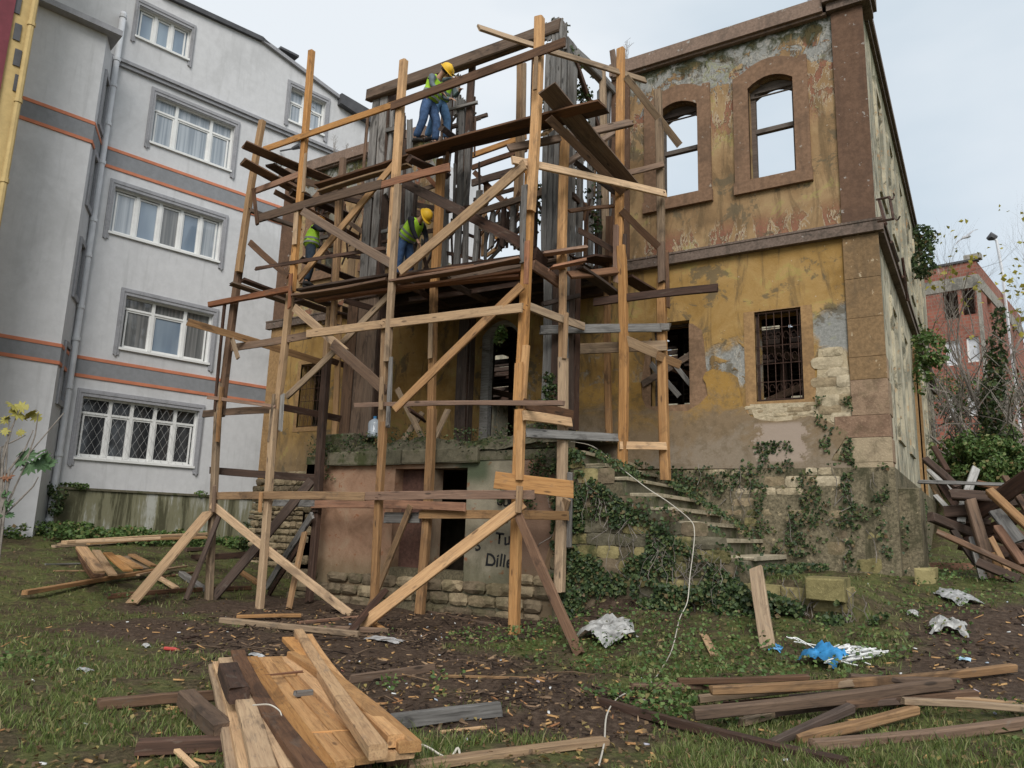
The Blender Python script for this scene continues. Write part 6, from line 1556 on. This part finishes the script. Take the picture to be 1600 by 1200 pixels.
tufts('grass', x[k], y[k], .05 + .05 * fbm(x[k] * .9, y[k] * .9, 2), .006 + .0007 * np.hypot(x[k], y[k]), M_GRASS, 4, 'short thin grass over the yard')
# broad leaved weeds: right of centre and patches by the pile
wz = lambda cx, cy, rx, ry: np.clip(1.35 - np.sqrt(((x - cx) / rx) ** 2 + ((y - cy) / ry) ** 2), 0, 1)
x, y = cam_scatter(150000, 2.6, 24, 7)
wd = np.maximum.reduce([wz(-3.4, 9.9, 2.4, 1.7) * 1.15, wz(-5.9, 9.8, 1.3, .9), wz(-6.6, 9.1, 1.6, .4) * .5, wz(-5.0, 6.6, 1.0, 1.0) * .35, wz(-1.3, 10.2, 1.1, 1.5) * .7, wz(-2.7, 7.2, 1.0, .8) * .6, wz(-16, 10.3, 3.5, 2) * .5, wz(-.6, 13, .9, 3.5) * .6, wz(-.2, 15.5, 1.6, 3) * .9, wz(-8.6, 8.8, 1.2, .5) * .25, wz(-13.7, 8.6, .9, .5) * .8, wz(-8.9, 4.5, 1.0, .8) * .4, wz(.2, 8.0, .8, 1.2) * .4])
k = (fbm(x * 3, y * 3, 4) * .95 < wd) & (rs.rand(len(x)) < .8)
xx, yy = x[k], y[k]; rs = np.random.RandomState(2)
PW = np.stack([xx, yy, gz(xx, yy) + rs.uniform(.0, .15, len(xx)) * (.5 + wd[k])], 1)
PW = PW[:]
tag(leaves('weeds', PW, (0, -.15, 1), .052, M_WEED, None, .6, .8, 9), 'broad-leaved weeds in the rough grass before the stair', None, None, 'stuff')
# fallen leaves, bark mulch and chips
def chips(name, x, y, L, wd, mat, seed, label, h=.02):
    rs = np.random.RandomState(seed); n = len(x); z = gz(x, y) + rs.uniform(0, h, n)
    a = rs.uniform(0, 6.283, n); l = L * rs.uniform(.3, 1.4, n) / 2; w_ = wd * rs.uniform(.5, 1.4, n) / 2
    tz = rs.normal(0, .25, n) * l; rz = rs.normal(0, .3, n) * w_
    ux, uy = np.cos(a), np.sin(a)
    c = np.stack([x, y, z + .008], 1)
    U = np.stack([ux * l, uy * l, tz], 1); Vq = np.stack([-uy * w_, ux * w_, rz], 1)
    top = np.stack([c - U - Vq, c + U - Vq * .6, c + U + Vq * .8, c - U + Vq], 1)
    bot = top - np.array([0, 0, .012])
    V = np.concatenate([top, bot], 1).reshape(-1, 3); i = np.arange(n)[:, None] * 8
    Q = np.concatenate([i + np.array([q]) for q in ([0, 1, 2, 3], [0, 4, 5, 1], [1, 5, 6, 2], [2, 6, 7, 3], [3, 7, 4, 0])], 1).reshape(-1, 4)
    return tag(nparr(name, V, Q, mat), label, None, None, 'stuff')
def chipmat(name, stops):
    m, nt, b = MAT(name, .85, .2); setc(nt, b, ramp(nt, irand(nt), stops)); return m
M_MULCH = chipmat('bark_and_rot', [(0, (0.020, 0.013, 0.010)), (.5, (0.05, 0.034, 0.024)), (.8, (0.11, 0.075, 0.05)), (.95, (0.20, 0.13, 0.08)), (1, (0.33, 0.22, 0.13))])
M_CHIP = chipmat('fresh_wood_chip', [(0, (0.34, 0.19, 0.08)), (.6, (0.46, 0.28, 0.12)), (1, (0.26, 0.12, 0.055))])
M_LITT = chipmat('pale_litter', [(0, (0.5, 0.5, 0.5)), (.5, (0.62, 0.62, 0.6)), (.8, (0.35, 0.42, 0.5)), (1, (0.5, 0.22, 0.16))])
x, y = cam_scatter(90000, 3, 15, 21); mu = mud(x, y)
core = np.clip(1.5 - np.sqrt(((x + 9.3) / 3.6) ** 2 + ((y - 10.2) / 1.9) ** 2), 0, 1)
k = (np.random.RandomState(1).rand(len(x)) < mu * (.10 + .9 * sst(fbm(x * 1.4, y * 1.4, 3), .42, .6)) * (.22 + .78 * core))
chips('bark_mulch', x[k], y[k], .06 + .004 * np.hypot(x[k], y[k]), .018, M_MULCH, 5, 'bark, rot and broken laths trodden into the mud')
x, y = cam_scatter(2600, 3, 15, 22); k = np.random.RandomState(2).rand(len(x)) < .15 + .6 * mud(x, y)
chips('wood_chips', x[k], y[k], .10, .014, M_CHIP, 6, 'fresh splinters and slivers of pine on the ground')
x, y = cam_scatter(700, 3, 15, 23); k = np.random.RandomState(3).rand(len(x)) < .2 + .35 * mud(x, y)
chips('litter_flecks', x[k], y[k], .035, .02, M_LITT, 7, 'small pale flecks of litter and plaster on the ground')
x, y = cam_scatter(9000, 3, 20, 24)
PL = np.stack([x, y, gz(x, y) + .02], 1)
M_DEAD = leaf_mat('dead_leaf', [(0, (0.10, 0.06, 0.03)), (.6, (0.19, 0.12, 0.06)), (1, (0.30, 0.24, 0.08))])
tag(leaves('fallen_leaves', PL, (0, 0, 1), .045, M_DEAD, None, .35, .8, 12), 'brown fallen leaves scattered over the yard', None, None, 'stuff')
# longer sticks and roots
r = random.Random(12)
L = []
for i in range(160):
    px, py = r.uniform(220, 1000), r.uniform(930, 1110)
    g_ = G(px, py)
    if mud(g_.x, g_.y) < .4: continue
    a = r.uniform(0, 6.28); ln = r.uniform(.15, .7)
    q = Vector((g_.x + math.cos(a) * ln, g_.y + math.sin(a) * ln, 0)); q.z = float(gz(q.x, q.y)) + r.uniform(.01, .05)
    mid = (g_ + q) / 2 + Vector((r.gauss(0, .04), r.gauss(0, .04), .03))
    L.append(tube([g_ + Vector((0, 0, .01)), mid, q], [r.uniform(.006, .014), .008, .004], 4))
V, Fc = merge(*L)
tag(fobj('fallen_twigs', V, Fc, M_MULCH, fix=False), 'twigs, roots and vine ends strewn on the mud', None, None, 'stuff')

# ------------------------------------------------------------------ rope, bags, bottle, litter
M_ROPE = simple('dirty_white_rope', (0.50, 0.46, 0.39), .8, .1)
pts = [PY(892, 690, 11.5), PY(925, 697, 12.2), PY(955, 718, 12.0), PY(975, 735, 11.6), PY(1010, 762, 11.3), PY(1045, 785, 11.3), PY(1078, 812, 11.3), PY(1085, 830, 11.28), PY(1083, 862, 11.2), PY(1078, 900, 11.1), PY(1074, 940, 10.9), G(1062, 985, .15), G(1050, 1020, .04), G(1030, 1055, .03), G(1012, 1075, .03), G(985, 1085, .03), G(963, 1098, .03), G(948, 1125, .04), G(944, 1165, .02), G(936, 1200, .02)]
def smooth(pts, k=5):
    out = []
    for i in range(len(pts) - 1):
        p0, p1, p2, p3 = pts[max(i - 1, 0)], pts[i], pts[i + 1], pts[min(i + 2, len(pts) - 1)]
        for j in range(k):
            t = j / k
            out.append(.5 * ((2 * p1) + (p2 - p0) * t + (2 * p0 - 5 * p1 + 4 * p2 - p3) * t * t + (3 * p1 - p0 - 3 * p2 + p3) * t ** 3))
    return out + [pts[-1]]
tag(fobj('rope', *tube(smooth(pts), .007, 5), M_ROPE), 'long white rope trailing down the stair wall to the grass', 'rope')
pts = [G(640, 1168, .03), G(665, 1178, .05), G(700, 1192, .03), G(715, 1183, .06), G(719, 1200, .02)]
tag(fobj('wire', *tube(smooth(pts), .008, 5), M_ROPE), 'short pale wire curling from the lower right of the fresh stack', 'wire')
pts = [PZ(395, 1102, .35), PZ(420, 1101, .38), PZ(436, 1110, .36), PZ(440, 1118, .34)]
tag(fobj('wire', *tube(smooth(pts), .005, 4), M_ROPE), 'thin white wire loop lying over the brown board of the fresh stack', 'wire')
def crumple(name, c, sx, sy, h, mat, label, cat, seed, n=15, parent=None, sm=False, rz=.0):
    """crumpled sheet or filled bag lying on the ground"""
    V, Fc = [], []; rr = random.Random(seed)
    for j in range(n):
        for i in range(n):
            u, v = i / (n - 1) * 2 - 1, j / (n - 1) * 2 - 1
            q = math.hypot(u, v); e = max(0, 1 - q * q / 1.6)
            edge = 1 + .3 * (float(vn(3 * math.atan2(v, u) + seed, seed * 1.7)) - .5)
            x_ = u * sx * edge + rr.gauss(0, .12) * sx / n * 2; y_ = v * sy * edge + rr.gauss(0, .12) * sy / n * 2
            x2 = x_ * math.cos(rz) - y_ * math.sin(rz); y2 = x_ * math.sin(rz) + y_ * math.cos(rz)
            z_ = h * e ** .7 * (.45 + .9 * float(fbm(u * 2.2 + seed, v * 2.2, 3))) + abs(rr.gauss(0, h * .09))
            gx_, gy_ = c.x + x2, c.y + y2
            V.append((gx_, gy_, float(gz(gx_, gy_)) + .012 + z_))
    for j in range(n - 1):
        for i in range(n - 1):
            a = j * n + i; Fc.append((a, a + 1, a + n + 1, a + n))
    o = fobj(name, V, Fc, mat, parent, smooth=sm, fix=False)
    return tag(o, label, cat)
M_PLAS = simple('grey_white_plastic_sheet', (0.29, 0.285, 0.27), .35, .4, 9, .4, .5)
M_BLUE = simple('blue_plastic_sack', (0.035, 0.21, 0.44), .4, .4, 6, .5, .5)
M_RAG = simple('pale_rag', (0.30, 0.30, 0.295), .8, .5, 8, .5)
crumple('plastic_sheet', G(952, 1000), .36, .30, .26, M_PLAS, 'crumpled whitish plastic sheet in the weeds before the stair wall', 'plastic sheet', 3, rz=-.5)
sack = crumple('sack', G(1288, 1042), .33, .13, .24, M_BLUE, 'blue plastic sack beside a tangle of white cord', 'sack', 5, sm=True, rz=-.65)
crumple('bag', G(1212, 1018), .08, .05, .07, M_BLUE, 'small blue scrap of plastic at the foot of the charred board', 'plastic scrap', 6)
rr = random.Random(4); L = []
for s_ in range(16):
    cx, cy = rr.choice([(1330, 1028), (1345, 1032), (1310, 1030), (1335, 1042), (1255, 1018), (1322, 1036)])
    c_ = G(cx, cy); pts = []
    for k in range(9):
        a = rr.uniform(0, 6.28); q = rr.uniform(.08, .27)
        xq, yq = c_.x + math.cos(a) * q * 1.25, c_.y + math.sin(a) * q * .7
        pts.append(Vector((xq, yq, float(gz(xq, yq)) + rr.uniform(.02, .13))))
    L.append(tube(smooth(pts, 4), .007, 4))
V, Fc = merge(*L)
tag(fobj('cord', V, Fc, simple('white_cord', (0.78, 0.78, 0.76), .6, .05), fix=False), 'loose tangle of white cord in the grass', 'cord')
crumple('rubbish', G(1495, 938), .34, .16, .10, M_RAG, 'long pale heap of rags and plaster bags below the dark timber heap', 'rubbish', 8, rz=-1.0)
crumple('rubbish', G(1482, 988), .20, .14, .16, M_PLAS, 'white and bluish plastic bag on the right path', 'rubbish', 9)
crumple('rubbish', G(1427, 963), .07, .05, .07, M_PLAS, 'small white bag on the path left of the bluish one', 'rubbish', 10)
crumple('rubbish', G(1508, 1033), .06, .04, .03, simple('sky_blue_scrap', (0.35, 0.5, 0.6)), 'light blue scrap at the right behind the beams', 'rubbish', 13)
crumple('rubbish', G(600, 1003), .32, .10, .05, simple('clear_dirty_plastic', (0.30, 0.29, 0.28), .2, .3, 8, .4, .6), 'flattened dirty plastic film in front of the bright brace', 'plastic film', 11)
crumple('rubbish', G(132, 1050), .10, .04, .03, M_RAG, 'white paper scrap in the left grass', 'rubbish', 14)
crumple('rubbish', G(400, 1028), .14, .05, .04, M_RAG, 'whitish rag behind the fresh plank stack', 'rag', 15)
crumple('rubbish', G(228, 1012), .06, .04, .04, M_PLAS, 'white scrap on the mud left of the red stick', 'rubbish', 16)
g_ = G(267, 1018)
tag(fobj('red_bottle', *tube([g_ + Vector((-.10, -.02, .03)), g_ + Vector((.05, .02, .03)), g_ + Vector((.08, .03, .03)), g_ + Vector((.11, .035, .03))], [.022, .022, .010, .010], 8), simple('faded_red_plastic', (0.42, 0.06, 0.05), .4), None), 'little faded red plastic bottle on the mud', 'bottle')
# water bottle on the porch
wb = PY(584, 684, 11.75)
M_WB = simple('cloudy_clear_plastic', (0.42, 0.46, 0.50), .15, .1, 3, 0, .7)
jug = thing('water_bottle', wb, 'big clear water bottle with a blue cap by the brown porch column', 'bottle')
fobj('body', *tube([wb + Vector((0, 0, z_)) for z_ in (0, .02, .12, .14, .28, .34, .40)], [.12, .14, .14, .13, .14, .12, .035], 14), M_WB, jug, smooth=True)
fobj('cap', *tube([wb + Vector((0, 0, .40)), wb + Vector((0, 0, .45))], .035, 10), M_BLUE, jug)
# rusty lamp bracket on the side wall
br_ = thing('iron_bracket', PX(1372, 325, XR), 'rusty iron bracket frame fixed high on the side wall by the corner', 'bracket')
q = [PX(1370, 312, -1.0), PX(1390, 308, -.75), PX(1396, 342, -.72), PX(1372, 346, -1.0)]
for i, (a, b_) in enumerate(((0, 1), (1, 2), (2, 3))): fobj('bar', *tube([q[i], q[i + 1]], .018, 5), M_IRON, br_)
fobj('bar', *tube([PX(1374, 314, -1.15), PX(1384, 350, -.95)], .03, 4), M_IRON, br_)
fobj('hook', *tube(smooth([PX(1388, 308, -.75), PX(1394, 312, -.7), PX(1397, 306, -.68), PX(1396, 302, -.68)]), .01, 4), M_IRON, br_)
fobj('hook', *tube(smooth([PX(1396, 340, -.72), PX(1402, 344, -.65), PX(1406, 338, -.6)]), .01, 4), M_IRON, br_)
pr_ = thing('iron_rod', PX(1412, 420, XR), 'rusty iron rods hanging in the middle of the side wall', 'iron rods')
for a, b_ in (((1393, 378), (1403, 408)), ((1410, 403), (1418, 470)), ((1411, 432), (1419, 468))):
    p0, p1 = PX(a[0], a[1], -1.05), PX(b_[0], b_[1], -1.05); p1.y = p0.y + min(abs(p1.y - p0.y), 1.2)
    fobj('rod', *tube([p0, p1], .03, 5), M_IRON, pr_)

# ------------------------------------------------------------------ the four workers
M_SKIN = simple('skin', (0.42, 0.24, 0.16), .6, .1, 6)
M_HAIR = simple('dark_hair', (0.03, 0.022, 0.018), .8)
M_JEAN = simple('blue_denim', (0.045, 0.085, 0.17), .9, .35, 9, .3)
M_JEAN2 = simple('lighter_blue_denim', (0.09, 0.18, 0.32), .9, .3, 9, .3)
M_JEAN3 = simple('dark_slate_trousers', (0.035, 0.05, 0.07), .9, .3, 9, .3)
M_JACK = simple('grey_blue_jacket', (0.12, 0.15, 0.165), .9, .25, 8, .3)
M_JACKD = simple('black_jacket', (0.022, 0.023, 0.03), .9, .3, 8, .3)
M_VEST = simple('fluorescent_vest', (0.42, 0.72, 0.05), .7, .12, 9, .3)
M_REFL = simple('reflective_band', (0.22, 0.24, 0.22), .4, .1)
M_HELM = simple('yellow_helmet', (0.72, 0.44, 0.03), .55, .12, 5, 0, .3)
M_SHOE = simple('dark_shoe', (0.03, 0.027, 0.025), .7)
def skin(name, verts, edges, radii, mat, parent, sub=1, sq=None):
    me = bpy.data.meshes.new(name); me.from_pydata([tuple(v) for v in verts], edges, []); me.update()
    o = bpy.data.objects.new('tmp_skin', me); COL.objects.link(o)
    md = o.modifiers.new('skin', 'SKIN'); md.branch_smoothing = .4; md.use_smooth_shade = True
    for i, v in enumerate(me.skin_vertices[0].data):
        rr_ = radii[i]; v.radius = (rr_, rr_) if not isinstance(rr_, tuple) else rr_
        v.use_root = (i == 0)
    s_ = o.modifiers.new('sub', 'SUBSURF'); s_.levels = sub; s_.render_levels = sub
    dg = bpy.context.evaluated_depsgraph_get()
    m2 = bpy.data.meshes.new_from_object(o.evaluated_get(dg), depsgraph=dg); bpy.data.objects.remove(o); bpy.data.meshes.remove(me)
    m2.materials.clear(); m2.materials.append(mat); m2.name = name
    m2.polygons.foreach_set('use_smooth', [True] * len(m2.polygons))
    return m2
def person(loc, rz, J, label, jean, jack, vest=True, helm=M_HELM):
    """J: joints in metres, x forward, y left, z up from between the feet"""
    mw = Matrix.Translation(loc) @ Matrix.Rotation(rz, 4, 'Z')
    p = tag(_new('person', None, None, mw), label, 'person')
    v = {k: Vector(a) for k, a in J.items()}
    nk, hd = v['neck'], v['head']
    face = (hd - nk).normalized(); fwd_ = Vector(J.get('look', (1, 0, -.2))).normalized()
    # body: one continuous skin
    names, E, R = [], [], []
    def add(pt, r_, link=None):
        names.append(pt); R.append(r_)
        if link is not None: E.append((link, len(names) - 1))
        return len(names) - 1
    pel = add(v['pelvis'], (.13, .10)); bel = add(v['pelvis'].lerp(v['chest'], .5), (.13, .10), pel); che = add(v['chest'], (.15, .11), bel); ne = add(nk, .055, che)
    h1 = add(nk.lerp(hd, .55), .065, ne); h2 = add(hd, (.08, .095), h1); add(hd + face * .09, (.065, .075), h2)
    hands = []
    for s_ in ('l', 'r'):
        sh = add(v['sh_' + s_], .058, che); el = add(v['el_' + s_], .042, sh); wr = add(v['ha_' + s_], .028, el)
        d_ = (v['ha_' + s_] - v['el_' + s_]).normalized(); side = d_.cross(Vector((0, 0, 1))); side = side.normalized() if side.length > .1 else Vector((0, 1, 0))
        pm = add(v['ha_' + s_] + d_ * .06, (.034, .018), wr)
        for f_ in range(4):
            o_ = side * (f_ - 1.5) * .02; ln = (.065, .075, .07, .052)[f_]
            k1 = add(v['ha_' + s_] + d_ * .10 + o_, .009, pm); add(v['ha_' + s_] + d_ * (.10 + ln * .8) + o_ + Vector((0, 0, -.025)), .008, k1)
        add(v['ha_' + s_] + d_ * .07 + side * .055, .010, pm)
        hp = add(v['hip_' + s_], .085, pel); kn = add(v['kn_' + s_], .056, hp); an = add(v['an_' + s_], .038, kn); add(v['an_' + s_] + Vector(J.get('toe_' + s_, (.14, 0, -.06))), .03, an)
    me = skin('body', names, E, R, M_SKIN, p); body = _new('body', me, p, mw)
    # face features and hair
    rgt = fwd_.cross(face).normalized(); fw2 = face.cross(rgt) * -1
    if fw2.dot(fwd_) < 0: fw2 = -fw2
    def part(name, V, Fc, mat, par=p): 
        me_ = mesh(name, V, Fc, mat, True); return _new(name, me_, par, mw)
    part('nose', *tube([hd + fw2 * .085 + face * .01, hd + fw2 * .115 - face * .015, hd + fw2 * .09 - face * .03], [.008, .016, .008], 6), M_SKIN)
    for e in (-1, 1):
        part('eye', *tube([hd + fw2 * .088 + rgt * .03 * e + face * .02, hd + fw2 * .096 + rgt * .03 * e + face * .02], [.010, .008], 6), M_HAIR)
        part('ear', *tube([hd + rgt * .08 * e - face * .02, hd + rgt * .092 * e + face * .0, hd + rgt * .08 * e + face * .03], [.008, .016, .010], 6), M_SKIN)
    part('mouth', *tube([hd + fw2 * .085 - face * .05 - rgt * .02, hd + fw2 * .088 - face * .05 + rgt * .02], .006, 5), simple('lip', (0.25, 0.08, 0.07), .6))
    def dome(name, c, rad, mat, low=.0, ridge=False, par=p, sc=(1, 1, 1)):
        V, Fc = [], []; nu, nv = 16, 6
        for j in range(nv + 1):
            th = (math.pi / 2 - low) * (1 - j / nv) + low if False else low + (math.pi / 2 - low) * j / nv
            for i in range(nu):
                a = 2 * math.pi * i / nu
                q = rgt * math.cos(a) * math.cos(th) * sc[0] + fw2 * math.sin(a) * math.cos(th) * sc[1] + face * math.sin(th) * sc[2]
                V.append(c + q * rad)
        for j in range(nv):
            for i in range(nu): Fc.append((j * nu + i, j * nu + (i + 1) % nu, (j + 1) * nu + (i + 1) % nu, (j + 1) * nu + i))
        return part(name, V, Fc, mat, par)
    dome('hair', hd + face * .01 - fw2 * .012, .098, M_HAIR, -.5)
    if helm:
        hm = dome('helmet', hd + face * .035, .135, helm, .0, sc=(.93, 1.08, 1.0))
        V, Fc = [], []
        for i in range(20):
            a = 2 * math.pi * i / 20; ex = 1 + .32 * max(0, math.sin(a)) ** 2
            dirn = rgt * math.cos(a) * .93 + fw2 * math.sin(a) * 1.08
            c0 = hd + face * .035
            V += [c0 + dirn * .128, c0 + dirn * .155 * ex - face * .008, c0 + dirn * .155 * ex - face * .018, c0 + dirn * .128 - face * .012]
        for i in range(20):
            j = (i + 1) % 20
            for k in range(4): Fc.append((i * 4 + k, j * 4 + k, j * 4 + (k + 1) % 4, i * 4 + (k + 1) % 4))
        part('brim', V, Fc, helm, hm)
        part('ridge', *tube([hd + face * .035 - fw2 * .12 + face * .06, hd + face * .165, hd + face * .035 + fw2 * .12 + face * .06], [.008, .016, .008], 6), helm, hm)
    # trousers
    names, E, R = [], [], []
    a0 = add(v['pelvis'] + Vector((0, 0, -.02)), (.155, .125)); add(v['pelvis'].lerp(v['chest'], .5), (.145, .12), a0)
    for s_ in ('l', 'r'):
        hp = add(v['hip_' + s_], .12, a0); md_ = add(v['hip_' + s_].lerp(v['kn_' + s_], .5), .108, hp); kn = add(v['kn_' + s_], .09, md_); m3 = add(v['kn_' + s_].lerp(v['an_' + s_], .5), .082, kn); add(v['an_' + s_] + Vector((0, 0, .02)), .076, m3)
    _new('trousers', skin('trousers', names, E, R, jean, p), p, mw)
    # jacket
    names, E, R = [], [], []
    c0 = add(v['chest'], (.15, .12)); c1 = add(v['pelvis'].lerp(v['chest'], .5), (.15, .12), c0); add(v['pelvis'].lerp(v['chest'], .15), (.15, .12), c1); add(nk + (v['chest'] - nk) * .15, .075, c0)
    for s_ in ('l', 'r'):
        sh = add(v['sh_' + s_], .078, c0); mm = add(v['sh_' + s_].lerp(v['el_' + s_], .5), .062, sh); el = add(v['el_' + s_], .056, mm); add(v['el_' + s_].lerp(v['ha_' + s_], .92), .042, el)
    _new('jacket', skin('jacket', names, E, R, jack, p), p, mw)
    # vest and its two bands
    names, E, R = [], [], []
    vb = v['pelvis'].lerp(v['chest'], -.02)
    c0 = add(v['chest'] + (nk - v['chest']) * .45, (.19, .15)); c1 = add(v['chest'], (.235, .19), c0); c2 = add(v['pelvis'].lerp(v['chest'], .5), (.225, .19), c1); add(vb, (.23, .19), c2)
    for s_ in ('l', 'r'): add(v['sh_' + s_].lerp(v['chest'], .35) + (nk - v['chest']) * .3, .07, c0)
    vs = _new('vest', skin('vest', names, E, R, M_VEST, p), p, mw)
    ax = (v['chest'] - v['pelvis']).normalized(); sd_ = (v['sh_l'] - v['sh_r']).normalized(); fr_ = sd_.cross(ax)
    for t in (.28, .55):
        c_ = v['pelvis'].lerp(v['chest'], t); V, Fc = [], []
        for i in range(18):
            a = 2 * math.pi * i / 18; q = sd_ * math.cos(a) * .205 + fr_ * math.sin(a) * .18
            V += [c_ + q - ax * .022, c_ + q + ax * .022]
        for i in range(18): Fc.append((2 * i, 2 * ((i + 1) % 18), 2 * ((i + 1) % 18) + 1, 2 * i + 1))
        part('reflective_band', V, Fc, M_REFL, vs)
    for s_ in ('l', 'r'):
        a = v['an_' + s_]; t = Vector(J.get('toe_' + s_, (.14, 0, -.06)))
        part('shoe', *tube([a + Vector((-.06, 0, -.045)), a + Vector((0, 0, -.03)), a + t * .6, a + t * 1.25 + Vector((0, 0, .005))], [.035, .052, .045, .025], 10), M_SHOE)
    return p
def face_to(px0, px1, py, Y): a = PY(px0, py, Y); b_ = PY(px1, py, Y + .0); return 0
stand = dict(pelvis=(0, 0, .92), chest=(.14, 0, 1.24), neck=(.25, 0, 1.43), head=(.38, 0, 1.52), look=(.6, 0, -.8), sh_l=(.18, .2, 1.37), sh_r=(.18, -.2, 1.37), el_l=(.20, .26, 1.10), el_r=(.24, -.24, 1.10), ha_l=(.42, .18, .98), ha_r=(.40, -.16, .96),
    hip_l=(0, .10, .88), hip_r=(0, -.10, .88), kn_l=(.14, .13, .50), kn_r=(-.02, -.12, .48), an_l=(.10, .15, .09), an_r=(-.18, -.13, .09))
person(PY(666, 225, 10.85), 0.05, stand, 'worker in yellow helmet and grey sleeves standing tall at the front of the upper deck', M_JEAN, M_JACK)
s2 = dict(stand); s2.update(chest=(.08, 0, 1.22), neck=(.14, 0, 1.40), head=(.2, 0, 1.5), ha_r=(.62, -.2, 1.12), el_r=(.34, -.25, 1.16), sh_r=(.16, -.2, 1.36), ha_l=(.5, .1, 1.05))
person(PY(683, 222, 11.4), -.15, s2, 'worker half hidden behind the first on the upper deck, reaching out for a loose lath', M_JEAN2, M_JACK)
bent = dict(pelvis=(0, 0, .92), chest=(.26, 0, 1.18), neck=(.42, 0, 1.30), head=(.55, 0, 1.34), look=(.3, 0, -1), sh_l=(.30, .2, 1.27), sh_r=(.34, -.2, 1.27), el_l=(.38, .24, 1.0), el_r=(.44, -.22, .99), ha_l=(.46, .16, .80), ha_r=(.50, -.12, .78),
    hip_l=(0, .10, .88), hip_r=(0, -.10, .88), kn_l=(.06, .13, .50), kn_r=(.0, -.12, .48), an_l=(-.04, .14, .09), an_r=(-.08, -.13, .09))
person(PY(628, 444, 11.2), -.1, bent, 'worker in yellow helmet and black sleeves bending down on the lower deck', M_JEAN, M_JACKD)
away = dict(pelvis=(0, 0, .92), chest=(.03, 0, 1.26), neck=(.07, 0, 1.45), head=(.13, 0, 1.56), look=(1, 0, -.3), sh_l=(.03, .2, 1.39), sh_r=(.03, -.2, 1.39), el_l=(.10, .28, 1.14), el_r=(.12, -.36, 1.24), ha_l=(.34, .24, 1.05), ha_r=(.34, -.50, 1.30),
    hip_l=(0, .10, .88), hip_r=(0, -.10, .88), kn_l=(.05, .11, .48), kn_r=(.0, -.11, .48), an_l=(-.02, .12, .09), an_r=(-.06, -.12, .09))
person(PY(480, 449, 11.2), 1.0, away, 'worker seen from behind at the far left of the lower deck, in dark trousers', M_JEAN3, M_JACKD, helm=simple('orange_helmet', (0.62, 0.25, 0.03), .4))
